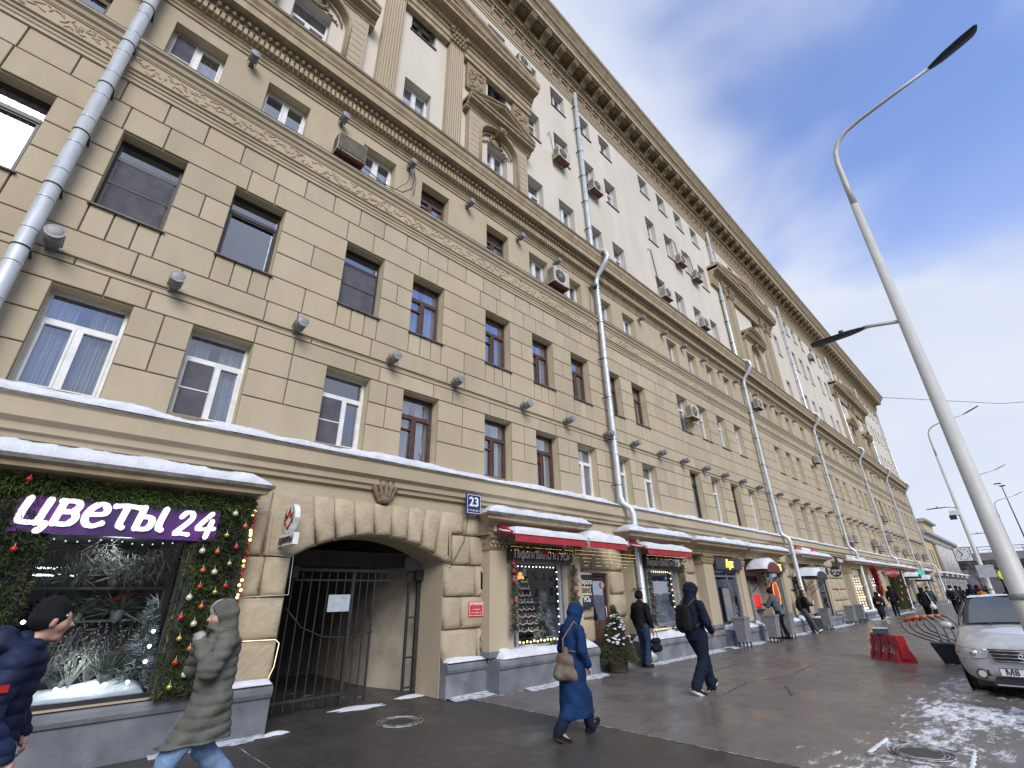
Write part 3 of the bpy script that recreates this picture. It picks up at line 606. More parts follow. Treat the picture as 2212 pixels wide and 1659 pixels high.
# ================================================================== GROUND AND PAVEMENT
def ground_mat(name, base, base2, rough, snow_expr):
    """wet paving; trodden snow lies where snow_expr (list of (axis, from, to)) and noise say"""
    m = D.materials.new(name); m.use_nodes = True; t = m.node_tree; n = t.nodes; l = t.links; p = n['Principled BSDF']
    g = n.new('ShaderNodeNewGeometry'); sp = n.new('ShaderNodeSeparateXYZ'); l.new(g.outputs['Position'], sp.inputs[0])
    def noise(scale, detail, vec=(1, 1, 1), rgh=.6):
        mp_ = n.new('ShaderNodeMapping'); mp_.inputs['Scale'].default_value = vec; l.new(g.outputs['Position'], mp_.inputs[0])
        k = n.new('ShaderNodeTexNoise'); k.inputs['Scale'].default_value = scale; k.inputs['Detail'].default_value = detail; k.inputs['Roughness'].default_value = rgh; l.new(mp_.outputs[0], k.inputs['Vector']); return k.outputs[0]
    def rng_(v, a, b, c=0, d=1):
        k = n.new('ShaderNodeMapRange'); k.inputs['From Min'].default_value = a; k.inputs['From Max'].default_value = b; k.inputs['To Min'].default_value = c; k.inputs['To Max'].default_value = d; l.new(v, k.inputs[0]); return k.outputs[0]
    def mth(op, a, b):
        k = n.new('ShaderNodeMath'); k.operation = op
        for i, v in enumerate((a, b)):
            if isinstance(v, float): k.inputs[i].default_value = v
            else: l.new(v, k.inputs[i])
        return k.outputs[0]
    def mixc(f, a, b):
        k = n.new('ShaderNodeMixRGB'); l.new(f, k.inputs[0])
        for i, v in ((1, a), (2, b)):
            if isinstance(v, tuple): k.inputs[i].default_value = (*v, 1)
            else: l.new(v, k.inputs[i])
        return k.outputs[0]
    grain = noise(90, 2); big = noise(.6, 6); c = mixc(rng_(big, .35, .65), base, base2)
    c = mixc(rng_(grain, .58, .70, 0, .75), c, (.27, .25, .23)); c = mixc(rng_(grain, .28, .42, .7, 0), c, (.012, .011, .01)); c = mixc(rng_(noise(2.3, 8, (1, 1.6, 1), .7), .52, .7, 0, .55), c, (.045, .04, .036))
    cover = None
    for ax, a, b, amt in snow_expr:
        v = rng_(sp.outputs[ax], a, b, 0, amt); cover = v if cover is None else mth('MAXIMUM', cover, v)
    streak = noise(2.6, 9, (1, 2.6, 1), .78); s2 = noise(.5, 3)
    th = mth('SUBTRACT', .93, mth('MULTIPLY', mth('MULTIPLY', cover, .52), rng_(s2, .3, .62, .45, 1)))
    mask = mth('MULTIPLY', rng_(mth('SUBTRACT', streak, th), -.02, .09), rng_(noise(14, 5), .3, .55, .35, 1))
    c = mixc(mask, c, (.74, .77, .83)); l.new(c, p.inputs['Base Color'])
    wet = noise(.9, 5); r0 = rng_(wet, .38, .62, rough, rough+.28); r = n.new('ShaderNodeMix'); r.data_type = 'FLOAT'; l.new(mask, r.inputs[0]); l.new(r0, r.inputs[2]); r.inputs[3].default_value = .8; l.new(r.outputs[0], p.inputs['Roughness'])
    p.inputs['Specular IOR Level'].default_value = .5
    b = n.new('ShaderNodeBump'); b.inputs['Strength'].default_value = .25; b.inputs['Distance'].default_value = .006
    l.new(mth('ADD', noise(55, 3), mth('MULTIPLY', mask, .8)), b.inputs['Height']); l.new(b.outputs[0], p.inputs['Normal']); return m
gm1 = ground_mat('wet_pavement', (.155, .139, .127), (.12, .108, .099), .2, [(1, 6.7, 7.7, .95), (1, 4.4, 1.6, 1.0)])
gm2 = ground_mat('dark_asphalt', (.05, .044, .04), (.036, .032, .03), .3, [(1, 7.3, 9.4, .7), (1, 3.6, 1.2, .95)])
gm3 = ground_mat('road_asphalt', (.06, .06, .062), (.045, .045, .047), .3, [(1, 1.0, -6.0, .35)])
b = MB(); b.quad((-600, -600, -.13), (900, -600, -.13), (900, 600, -.13), (-600, 600, -.13)); b.build('ground', gm3, kind='structure')
def slab(name, x0, x1, y0, y1, z, m, th=.126, **kw):
    b = MB(); b.box(x0, x1, y0, y1, z-th, z); return b.build(name, m, kind='structure', **kw)
slab('pavement', 6.36, 200, -1.2, 8.25, 0, gm1, label='wet brown-grey pavement beyond the gateway')
slab('driveway', 2.5, 6.35, -1.2, 14, -.004, gm2, label='dark asphalt crossing in front of the gateway')
slab('pavement', -40, 2.49, -1.2, 8.25, 0, gm2, label='dark pavement in front of the flower shop')
slab('kerb', -40, 200, -1.42, -1.205, .0, mat('kerb_granite', (.2, .19, .185), (.13, .125, .12), 12, .7, bump=.3), th=.12)
# ================================================================== GROUND FLOOR
def wallh(mb, z0, z1, holes, Y, x0, x1, mi=0, depth=.25, mr=None):
    x = x0
    for l, r, a, c in sorted(holes):
        if l > x: mb.quad((x, Y, z0), (l, Y, z0), (l, Y, z1), (x, Y, z1), mi)
        if a > z0: mb.quad((l, Y, z0), (r, Y, z0), (r, Y, a), (l, Y, a), mi)
        if c < z1: mb.quad((l, Y, c), (r, Y, c), (r, Y, z1), (l, Y, z1), mi)
        m2 = mi if mr is None else mr; Z = Y+depth
        mb.quad((l, Y, a), (l, Y, c), (l, Z, c), (l, Z, a), m2); mb.quad((r, Y, a), (r, Z, a), (r, Z, c), (r, Y, c), m2); mb.quad((l, Y, c), (r, Y, c), (r, Z, c), (l, Z, c), m2)
        if a > z0: mb.quad((l, Y, a), (l, Z, a), (r, Z, a), (r, Y, a), m2)
        x = r
    mb.quad((x, Y, z0), (x1, Y, z0), (x1, Y, z1), (x, Y, z1), mi)
GH = [(-.05, 1.5, .6, 2.5), (7.6, 9.45, .6, 2.45), (10.72, 11.55, .16, 2.2), (12.95, 14.85, .6, 2.4), (17.5, 19.45, .45, 2.45), (20.85, 22.2, .0, 2.25), (22.4, 24.1, .5, 2.4), (26.35, 27.75, .1, 2.15),
      (29.1, 31.0, .45, 2.4), (31.5, 32.1, .1, 2.3), (36.8, 38.4, .4, 2.5), (41.6, 43, .4, 2.5), (50.5, 52, .1, 2.4), (56, 58, .4, 2.4), (60, 61.2, .1, 2.4), (66, 68, .4, 2.4), (71, 73, .4, 2.4)]
b = MB(); b2 = MB()
wallh(b, 0, 3.6, [h for h in GH if h[1] < 2.6], 8.2, X0, 2.95); wallh(b, 0, 3.6, [h for h in GH if h[0] > 6], 8.2, 5.97, X1)
n = 14; sp_ = 2.32; arcg = [(2.95+3.02*i/n, sp_+.4*(1-(2*i/n-1)**2)) for i in range(n+1)]
for i in range(n): b.quad((arcg[i][0], 8.2, arcg[i][1]), (arcg[i+1][0], 8.2, arcg[i+1][1]), (arcg[i+1][0], 8.2, 3.6), (arcg[i][0], 8.2, 3.6)); b.quad((arcg[i][0], 8.2, arcg[i][1]), (arcg[i][0], 8.95, arcg[i][1]), (arcg[i+1][0], 8.95, arcg[i+1][1]), (arcg[i+1][0], 8.2, arcg[i+1][1]))
b.quad((2.95, 8.2, 0), (2.95, 8.2, 2.32), (2.95, 8.95, 2.32), (2.95, 8.95, 0)); b.quad((5.97, 8.2, 0), (5.97, 8.95, 0), (5.97, 8.95, 2.32), (5.97, 8.2, 2.32))
bpart(b, 'wall', M['stone'], label='ochre ground-floor wall with the gateway opening')
b = MB()   # passage through the building behind the gate
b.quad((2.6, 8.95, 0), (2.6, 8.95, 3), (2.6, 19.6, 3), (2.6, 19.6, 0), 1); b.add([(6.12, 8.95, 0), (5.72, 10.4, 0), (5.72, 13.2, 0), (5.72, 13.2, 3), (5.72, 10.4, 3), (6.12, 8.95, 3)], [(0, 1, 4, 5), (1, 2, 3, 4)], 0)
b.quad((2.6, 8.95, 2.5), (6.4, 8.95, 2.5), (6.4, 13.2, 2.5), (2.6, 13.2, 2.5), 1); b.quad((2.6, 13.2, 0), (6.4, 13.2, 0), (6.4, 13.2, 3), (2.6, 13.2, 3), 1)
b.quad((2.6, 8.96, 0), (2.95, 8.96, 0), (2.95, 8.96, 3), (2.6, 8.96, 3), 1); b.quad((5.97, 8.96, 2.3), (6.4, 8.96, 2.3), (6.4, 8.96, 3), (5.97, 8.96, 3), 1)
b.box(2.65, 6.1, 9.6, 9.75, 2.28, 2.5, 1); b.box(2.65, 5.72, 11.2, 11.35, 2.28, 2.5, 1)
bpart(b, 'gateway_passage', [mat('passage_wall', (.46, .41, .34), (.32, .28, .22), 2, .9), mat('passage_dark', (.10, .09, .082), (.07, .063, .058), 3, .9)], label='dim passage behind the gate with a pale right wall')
# pillow rustication
pilm = M['stone']
def pillow(poly, Y, bulge=.085, m=None, mb=None):
    cx = sum(p[0] for p in poly)/len(poly); cz = sum(p[1] for p in poly)/len(poly); n = len(poly)
    def inset(d):
        o = []
        for i in range(n):
            p0, p1, p2 = Vector(poly[i-1]), Vector(poly[i]), Vector(poly[(i+1) % n])
            e1 = (p1-p0).normalized(); e2 = (p2-p1).normalized(); n1 = Vector((-e1.y, e1.x)); n2 = Vector((-e2.y, e2.x)); k = (n1+n2); k = k/max(.3, k.dot(n1)); o.append((p1.x+k.x*d, p1.y+k.y*d))
        return o
    area = sum(poly[i][0]*poly[(i+1) % n][1]-poly[(i+1) % n][0]*poly[i][1] for i in range(n))
    if area < 0: poly = poly[::-1]
    rings = [(inset(.008), 8.2), (inset(.008), Y+.02), (inset(.022), Y-.03), (inset(.055), Y-.065), (inset(.10), Y-bulge+.006), (inset(.15), Y-bulge)]
    b = mb or MB(); vs = [(x, y, z) for r, y in rings for x, z in r]; fs = [(k*n+i, k*n+(i+1) % n, (k+1)*n+(i+1) % n, (k+1)*n+i) for k in range(len(rings)-1) for i in range(n)]+[tuple((len(rings)-1)*n+i for i in range(n))]
    b.add(vs, fs, 0, True)
    if mb is None:
        o = bpart(b, 'stone', m or M['rock']); return o
def R(x0, x1, z0, z1, Y=8.16): pillow([(x0, z0), (x1, z0), (x1, z1), (x0, z1)], Y)
for r in [(2.16, 2.94, .6, 1.14), (2.16, 2.95, 1.14, 1.72), (2.16, 2.56, 1.72, 2.3), (2.56, 2.95, 1.72, 2.3), (2.16, 2.5, 2.3, 3.32),
          (5.97, 6.82, .56, 1.1), (6.82, 7.0, .56, 1.1), (5.97, 6.4, 1.1, 1.68), (6.4, 7.0, 1.1, 1.68), (5.97, 6.75, 1.68, 2.27), (6.75, 7.0, 1.68, 2.27), (6.12, 6.6, 2.27, 2.86), (6.6, 7.0, 2.27, 2.86), (6.4, 7.0, 2.86, 3.3)]: R(*r)
xo = [3.15, 3.52, 3.90, 4.29, 4.67, 5.05, 5.43, 5.83]; xi = [3.31, 3.64, 3.99, 4.36, 4.71, 5.04, 5.37, 5.70]
def az(x): return sp_+.4*(1-(2*(x-2.95)/3.02-1)**2)+.01
for i in range(7): pillow([(xi[i], az(xi[i])), (xi[i+1], az(xi[i+1])), (xo[i+1], 3.31), (xo[i], 3.31)], 8.16)
pillow([(2.5, 2.3), (2.96, 2.3), (3.31, az(3.31)), (3.15, 3.31), (2.5, 3.31)], 8.16); pillow([(5.70, az(5.7)), (5.96, 2.3), (6.12, 2.3), (6.12, 2.86), (6.4, 2.88), (6.4, 3.31), (5.83, 3.31)], 8.16)
for x0, x1 in ((10.02, 10.7), (11.57, 12.2), (15.5, 16.6), (25.05, 26.3), (27.8, 28.5), (32.2, 33.3), (33.3, 34.4), (34.4, 35.6), (44.2, 45.6), (53, 54.3), (62, 63.6), (69, 70.4), (73.5, 75)):
    for k, (a, c) in enumerate(((.58, 1.1), (1.12, 1.66), (1.68, 2.25), (2.27, 2.84), (2.86, 3.3))):
        if x1-x0 > .9 and k % 2: R(x0, (x0+x1)/2, a, c); R((x0+x1)/2, x1, a, c)
        else: R(x0, x1, a, c)
pillow([(10.7, 2.27), (11.57, 2.27), (11.57, 2.84), (10.7, 2.84)], 8.16)
# ---- plinths with rounded top
def plinth(x0, x1, Y, h=.58, label=None, cap=True):
    b = MB(); b.prof([(8.21, 0), (Y, 0), (Y, h-.17), (Y-.03, h-.15), (Y-.05, h-.1), (Y-.045, h-.04), (Y-.01, h-.005), (Y+.03, h), (8.21, h+.02)], x0, x1); return bpart(b, 'plinth', M['plinth'], label=label)
plinth(X0, 2.93, 8.0, .59, 'grey plinth below the flower shop window'); plinth(5.98, 6.95, 8.0, .55); plinth(6.95, 10.12, 7.63, .55, 'grey plinth below the first restaurant window'); plinth(11.95, 15.6, 7.63, .52, 'grey plinth below the second restaurant window')
plinth(15.6, 17.55, 7.9, .5); plinth(17.56, 20.7, 7.66, .48); plinth(22.3, 26.2, 7.7, .46); plinth(27.9, 31.3, 7.72, .44); plinth(32.2, 35.9, 7.95, .44); plinth(36, 40.6, 7.6, .42); plinth(40.7, 50, 7.9, .42); plinth(53, 60, 7.9, .42); plinth(62, 76, 7.9, .42)
for i, (a, e, y, z, h) in enumerate([(2.12, 2.92, 7.98, .6, .05), (6.0, 6.9, 7.97, .565, .05), (7.05, 10.05, 7.62, .56, .12), (12.05, 15.5, 7.62, .53, .14), (15.8, 16.6, 7.9, .51, .08), (17.7, 20.6, 7.66, .49, .13), (24.2, 26.0, 7.7, .47, .13), (28, 29.1, 7.72, .45, .08), (36.2, 40, 7.62, .43, .08)]):
    snow_cap('snow', a, e, y-.03, 8.15 if y > 7.8 else y+.34, z, h, seed=i*3.7+1, lump=.7, kind='stuff', label='snow lying on the grey plinth, patch %s' % ['by the flower shop', 'right of the gateway', 'under the first restaurant window', 'under the second restaurant window', 'beside the market door', 'under the market window', 'behind the man with the phone', 'by the tobacco shop', 'under the window with string lights'][i], cat='snow')
# ---- continuous snow on the ledge (with gaps at the pipes)
segs = [(-4.1, 12.1), (12.45, 25.7), (26.1, 38.3), (38.8, 51.8), (52.4, 63.6), (64.2, 74.9)]
for i, (a, e) in enumerate(segs):
    snow_cap('snow', a, e, 7.93, 8.2, 4.07, .12 if i < 2 else .10, seed=i*5.1, ny=5, lump=.75, kind='stuff', label='snow on the first-floor ledge, %s stretch' % ['nearest', 'second', 'third', 'fourth', 'fifth', 'farthest'][i], cat='snow')
# ---- shop bays
INT = mat('shop_interior', (.035, .034, .04), (.018, .018, .022), 1.5, .9)
def shelf(x0, x1, Y=7.36, z=2.86, snow=True, lab=''):
    b = MB(); pts = [(8.2, z), (Y+.42, z), (Y+.42, z+.06), (Y+.38, z+.08), (Y+.37, z+.16), (Y+.28, z+.19), (Y+.27, z+.24), (Y+.06, z+.27), (Y+.05, z+.32), (Y, z+.35), (Y, z+.385), (8.2, z+.44)]
    vs = []
    m_ = len(pts)
    for sgn, x in ((1, x0), (-1, x1)):
        for y, zz in pts: vs.append((x+sgn*(max(0, y-Y) if y < 8.19 else Y*0+.42)*.9, y, zz))
    b.add(vs, [(i, i+m_, (i+1) % m_+m_, (i+1) % m_) for i in range(m_)]+[tuple(range(m_)), tuple(range(2*m_-1, m_-1, -1))])
    o = bpart(b, 'bay_cornice', M['trim'], label=('cornice hood over '+lab) if lab else None)
    b = MB(); b.box(x0-.01, x1+.01, Y-.012, Y, z+.35, z+.4); b.build('drip_edge', M['sillmetal'], o)
    if snow: snow_cap('snow', x0+.02, x1-.02, Y-.01, 8.15, z+.39, .2, seed=x0, ny=9, lump=.4, splay=.36, kind='stuff', label='rounded snow cap on the hood over '+lab, cat='snow')
def bpil(xa, xb, Y=7.8, z0=.58, ztop=2.88):
    b = MB(); b.box(xa, xb, Y, 8.2, z0, ztop-.3); o = bpart(b, 'shop_pilaster', M['trim' if 0 else 'stone'])
    c = MB(); w = xb-xa; zc = ztop-.3; c.prof([(8.2, zc), (Y-.02, zc), (Y-.03, zc+.02), (Y-.01, zc+.04), (Y-.02, zc+.2), (Y-.07, zc+.24), (Y-.07, zc+.3), (8.2, zc+.3)], xa-.03, xb+.03)
    for rr in range(2):
        for i in range(5):
            c.ell((xa+w*(i+.5*rr)/4.4+.02, Y-.03-.01*rr, zc+.07+.08*rr), (w*.1, .035, .05), 6, 4)
    c.build('capital', M['orn'], o); c = MB(); c.box(xa-.03, xb+.03, Y-.04, 8.2, z0, z0+.1); c.build('pilaster_base', M['plinth'], o)
def shopwin(l, r, a, c, Y, fr, depth=1.3, mull=(), label=None, rails=(), fw=.05):
    f = MB(); Y1 = Y+.07
    f.box(l, l+fw, Y, Y1, a, c); f.box(r-fw, r, Y, Y1, a, c); f.box(l+fw, r-fw, Y, Y1, a, a+fw); f.box(l+fw, r-fw, Y, Y1, c-fw, c)
    for x in mull: f.box(x-.03, x+.03, Y+.002, Y1-.002, a+fw, c-fw)
    for z in rails: f.box(l+fw, r-fw, Y+.001, Y1-.001, z-.03, z+.03)
    f.add([(l, Y1, a), (r, Y1, a), (r, Y1, c), (l, Y1, c), (l, Y1+depth, a), (r, Y1+depth, a), (r, Y1+depth, c), (l, Y1+depth, c)], [(4, 5, 6, 7), (0, 1, 5, 4), (3, 7, 6, 2), (0, 4, 7, 3), (1, 2, 6, 5)], 1)
    o = bpart(f, 'shop_window', [fr, INT], label=label)
    p = MB(); p.quad((l+fw, Y+.03, a+fw), (r-fw, Y+.03, a+fw), (r-fw, Y+.03, c-fw), (l+fw, Y+.03, c-fw)); p.build('pane', M['shopglass'], o); return o
SHG = mat('slate_paint', (.13, .16, .21), (.10, .125, .165), 5, .5)
SILV = mat('window_frame_silver', (.42, .43, .44), (.27, .28, .3), 8, .4, metal=.3)
# flower shop bay (front plane y 7.95)
b = MB(); wallh(b, .6, 3.1, [(-.02, 1.5, .62, 2.5)], 7.96, X0, 2.12, depth=.12); b.quad((2.12, 7.96, .6), (2.12, 8.2, .6), (2.12, 8.2, 3.1), (2.12, 7.96, 3.1)); bpart(b, 'bay_wall', M['stone'])
shopwin(-.02, 1.5, .62, 2.5, 8.0, M['winblack'], 1.8, label='display window of the flower shop, full of winter decorations')
shelf(X0-.4, 2.3, 7.5, 2.84, lab='the flower shop')
# restaurant bays
def bay(l, r, pils, win, sgn, Y=7.85, lab='', frame=None, mull=(), rails=(), shelf_x=None, doorlike=False):
    xl, xr = pils[0][0], pils[-1][1]
    b = MB(); wallh(b, .5, 2.88, [win], Y+.06, xl+.02, xr-.02, depth=.12); bpart(b, 'bay_wall', M['stone'])
    for a, e in pils: bpil(a, e, Y)
    shelf(shelf_x[0], shelf_x[1], 7.36, 2.88, lab=lab); return shopwin(*win, Y+.1, frame or SILV, label='shop window of '+lab, mull=mull, rails=rails)
bay(0, 0, [(6.9, 7.38), (9.53, 9.92)], (7.62, 9.4, .66, 2.4), 0, lab='the restaurant, left bay', shelf_x=(6.42, 9.9), mull=(7.78, 9.24))
bay(0, 0, [(12.3, 12.75), (15.02, 15.45)], (13.0, 14.85, .6, 2.38), 0, lab='the restaurant, right bay', shelf_x=(11.6, 15.2), mull=(13.16, 14.7))
bay(0, 0, [(16.72, 17.45), (19.65, 20.15)], (17.5, 19.5, .5, 2.42), 0, lab='the liquor market, left bay', shelf_x=(15.6, 19.85), frame=SHG, mull=(18.7,), rails=(2.2,))
bay(0, 0, [(22.25, 22.38), (24.35, 24.95)], (22.42, 24.3, .5, 2.42), 0, lab='the liquor market, right bay', shelf_x=(20.0, 24.5), frame=SHG, rails=(2.15,))
bay(0, 0, [(28.55, 29.1), (31.1, 31.5)], (29.2, 31.0, .45, 2.42), 0, lab='the tobacco shop', shelf_x=(26.2, 31.2), frame=M['winblack'], mull=(29.5,))
bay(0, 0, [(36, 36.6), (38.8, 39.3)], (36.7, 38.7, .42, 2.5), 0, lab='the bay with rows of string lights', shelf_x=(35.9, 40.6), frame=M['winwhite'], mull=(37.4, 38.1), rails=(1.1, 1.8))
bay(0, 0, [(40.9, 41.4), (43.2, 43.8)], (41.5, 43.1, .42, 2.5), 0, lab='the bay beyond the red wreath', shelf_x=(41, 46), frame=M['winwhite'], mull=(42.3,), rails=(1.5,))
bay(0, 0, [(55.3, 55.9), (58.1, 58.7)], (56, 58, .42, 2.4), 0, lab='the pharmacy', shelf_x=(54.8, 59.5), frame=SHG, mull=(57,))
bay(0, 0, [(65.2, 65.8), (68.1, 68.7)], (66, 68, .42, 2.4), 0, lab='the last shop before the corner', shelf_x=(64.8, 69), frame=SHG, mull=(67,))
b = MB(); b.box(48, 52.9, 8.0, 8.2, .0, 2.9); bpart(b, 'bay_wall', M['stone'], label='bay hung with dark evergreen garland'); shelf(47.2, 53.4, 7.3, 2.88, lab='the evergreen shopfront')
# doors
def door(l, r, a, c, Y, m, label, panes=True, handle_right=True):
    f = MB(); f.box(l, l+.07, Y-.03, Y+.05, a, c); f.box(r-.07, r, Y-.03, Y+.05, a, c); f.box(l+.07, r-.07, Y-.03, Y+.05, c-.07, c); o = bpart(f, 'door_frame', m, label=label)
    d = MB(); d.box(l+.08, r-.08, Y, Y+.04, a+.01, c-.09); d.box(l+.16, r-.16, Y-.012, Y, a+.12, a+.8); d.build('door', m, o)
    if panes: p = MB(); p.box(l+.18, r-.18, Y-.02, Y-.002, a+.9, c-.2); p.build('pane', M['shopglass'], o)
    h = MB(); x = r-.15 if handle_right else l+.15; h.tube([(x, Y-.02, a+.95), (x, Y-.06, a+.97), (x, Y-.06, a+1.2), (x, Y-.02, a+1.22)], .012, 6); h.build('handle', M['galv'], o)
door(10.72, 11.55, .16, 2.2, 8.3, M['winbrown'], 'dark brown restaurant door with no-smoking sticker'); door(26.4, 27.75, .1, 2.15, 8.3, M['winbrown'], 'brown door under the barrel canopy of the tobacco shop'); door(31.5, 32.1, .1, 2.3, 8.25, M['black'], 'narrow dark door right of the tobacco window')
door(20.85, 22.2, .0, 2.25, 8.22, mat('maroon_paint', (.13, .012, .018), (.09, .01, .014), 5, .5), 'maroon framed doorway of the cash machine'); door(60, 61.2, .1, 2.4, 8.22, M['black'], 'far dark door past the pharmacy')
b = MB(); b.box(10.3, 11.9, 7.85, 8.3, 0, .16); bpart(b, 'step', M['plinth'], label='grey doorstep of the restaurant')
b = MB(); b.box(31.2, 32.4, 7.7, 8.3, 0, .12); bpart(b, 'step', M['plinth'], label='grey doorstep by the tobacco window')
# wall lamps (grey drum floodlights) on the string course and below the middle cornice
def drum(loc, s, label, group):
    o = empty('wall_lamp', loc, label, 'wall lamp', group)
    b = MB(); b.tube([(0, -.36, .02), (0, -.14, -.02)], .1, 14); b.build('lamp_housing', M['vent'], o)
    b = MB(); b.tube([(0, -.375, .022), (0, -.36, .02)], .112, 16); b.ell((0, -.372, .022), (.1, .018, .1), 12, 6); b.build('lamp_cap', mat('lamp_cap_grey', (.26, .265, .28), (.2, .2, .215), 8, .45), o)
    b = MB(); b.tube([(0, -.14, -.02), (0, 0, -.02)], .055, 10); b.box(-.06, .06, -.03, 0, -.1, .04); b.tube([(-.09, -.2, .1), (-.09, -.03, .0)], .012, 6); b.tube([(.09, -.2, .1), (.09, -.03, .0)], .012, 6); b.build('lamp_bracket', M['vent'], o)
    o.scale = (s,)*3; return o
proto = None; xs1 = [-1.04, .40, 2.35, 4.32, 6.03, 8.33, 10.1, 12.05, 13.6, 15.35, 17.06]
xs1 = [round(v, 2) for v in xs1]+[18.9, 20.7, 22.6, 24.6, 27.4, 30, 31.9, 34.2, 36.8, 39.1, 41.4, 43.1, 44.9, 46.4, 48.4, 50.3, 54, 56, 58, 60, 62, 65.3, 67.2, 69, 71, 73]
P1 = ['beside the big drainpipe, lowest row', 'above the pier right of the first white first-floor window', 'above the pier right of the second white first-floor window', 'above the third white first-floor window', 'between the first brown first-floor window and the brown one after it',
      'above the pier between two brown first-floor windows', 'left of the white first-floor window before the drainpipe', 'just left of the drainpipe by the red awnings', 'just right of the drainpipe by the red awnings']
P2 = ['at the top left corner, right of the big drainpipe', 'between the first two white fourth-floor windows', 'right of the second white fourth-floor window', 'with hanging black cables, right of the large air conditioner', 'between the two brown fourth-floor windows', 'right of the second brown fourth-floor window', 'above the fan air conditioner on the fourth floor', 'beside the bend of the drainpipe']
ORD = ['second', 'third', 'fourth', 'fifth', 'sixth', 'seventh', 'eighth', 'ninth', 'tenth']
def lamp_label(i, x, P, row):
    if i < len(P): return 'grey drum lamp '+P[i]
    pipes = [(12.3, 'the red-awning drainpipe'), (25.85, 'the second full drainpipe'), (38.55, 'the third full drainpipe'), (52.1, 'the fourth full drainpipe'), (63.9, 'the fifth full drainpipe')]
    p = [k for k in pipes if k[0] < x][-1]; n = len([v for v in (xs1 if row == 'lower' else xs2) if p[0] < v < x])
    return 'grey drum lamp, %s row, %s past %s' % (row, (['first']+ORD)[n], p[1])
for i, x in enumerate(xs1):
    lb = lamp_label(i, x, P1, 'lower')
    if proto is None: proto = drum((x, 8.2, 6.3), 1.0, lb, 'drum lamps on the facade')
    else: copytree(proto, (x, 8.2, 6.3), lb, scale=(.95,)*3)
xs2 = [-1.55, .42, 2.42, 4.3, 6.27, 8.33, 10.1, 12.1, 15.4, 17.2, 19.0, 21, 22.9, 24.8, 27.5, 30.2, 32, 34.3, 40, 42, 44, 46, 48, 50, 54, 57, 60, 65, 67, 69]
for i, x in enumerate(xs2): copytree(proto, (x, 8.2, 12.05), lamp_label(i, x, P2, 'upper'), scale=(.85,)*3)
# cables on the string course
b = MB(); b.tube([(xx, 8.18, 6.22+.006*sin(xx*2)) for xx in [-1+.5*i for i in range(76)]], .008, 4)
b.build('facade_cable', M['black'], label='thin dark cable running along the string course lamps', cat='cable')
# ================================================================== THINGS FIXED TO THE FACADE
mcol = lambda n, c, c2=None, **k: mat(n, c, c2 or tuple(v*.7 for v in c), k.pop('scale', 6), k.pop('rough', .5), **k)
LEAF = mat('evergreen_needles', (.028, .045, .016), (.06, .085, .025), 7, .8, lo=.4, hi=.6); LEAF2 = mat('evergreen_bright', (.10, .15, .03), (.045, .075, .02), 6, .8)
LEAFB = mat('evergreen_bluish', (.05, .065, .05), (.028, .036, .026), 5, .85); WOOD = mat('bark', (.05, .035, .022), (.03, .02, .014), 12, .9)
GOLD = mat('bauble_gold', (.62, .45, .12), rough=.25, metal=.7); RED = mat('bauble_red', (.42, .015, .012), rough=.22, spec=.6); CREAM = mat('bauble_cream', (.62, .56, .42), rough=.3, metal=.3); ORNG = mat('bauble_orange', (.55, .14, .04), rough=.3, metal=.3)
BULB = mat('warm_bulb', (1, .7, .25), emit=1.6); BULBW = mat('cool_bulb', (.85, .95, .9), emit=4); BULBY = mat('yellow_bulb', (1, .75, .3), emit=1.5)
def spray(mb, p, d, ln, w, n, q, mi=0):
    d = d.normalized()
    for _ in range(n):
        e = (d+Vector((q.gauss(0, .55), q.gauss(0, .55), q.gauss(0, .55)))).normalized(); s_ = e.cross(Vector((q.gauss(0, 1), q.gauss(0, 1), q.gauss(0, 1)))).normalized()*w
        a = p+Vector((q.gauss(0, .012), q.gauss(0, .012), q.gauss(0, .012))); L_ = ln*q.uniform(.6, 1.2); mb.add([a-s_, a+s_, a+e*L_+s_*.25, a+e*L_-s_*.25], [(0, 1, 2, 3)], mi)
def garland(name, boxes, dens, label, seed, mats, ln=.075, w=.006, y0=7.72, y1=7.98, drip=0):
    q = random.Random(seed); b = MB()
    for (x0, x1, z0, z1) in boxes:
        for _ in range(int(dens*(x1-x0)*(z1-z0))):
            x = q.uniform(x0, x1); z = q.uniform(z0, z1); ed = min(x-x0, x1-x, z-z0, z1-z); nn = mnoise.noise((x*3.2, z*3.2, seed)); y = y0+.05+(.06 if ed < .08 else 0)+.055*nn+q.uniform(0, .06)
            mi = 1 if (mnoise.noise((x*2.1+9, z*2.1, seed+4)) > .18 and q.random() < .6) else 0
            spray(b, Vector((x, y, z)), Vector(((-.6 if x-x0 < .06 else .6 if x1-x < .06 else 0), -1, -.25-(.4 if drip and z-z0 < .15 else 0))), ln, w, 6, q, mi)
        b.box(x0+.05, x1-.05, y0+.1, y1, z0+.05, z1-.05, 2)
    return b.build(name, mats+[M['dark']], label=label, cat='garland')
def bauble(p, r, m, label, group):
    key = (m.name, r)
    if key not in TPL:
        b = MB(); b.ell((0, 0, 0), (r, r, r), 12, 8); TPL[key] = b.build('bauble', m); t = TPL[key]; c = MB(); c.tube([(0, 0, r*.9), (0, 0, r*1.25)], r*.22, 6); c.tube([(0, 0, r*1.2), (0, .01, r*2.2)], .003, 3); c.build('hook_cap', M['galv'], t); t.location = p; t['label'] = label; t['category'] = 'bauble'; t['group'] = group; return t
    return copytree(TPL[key], p, label)
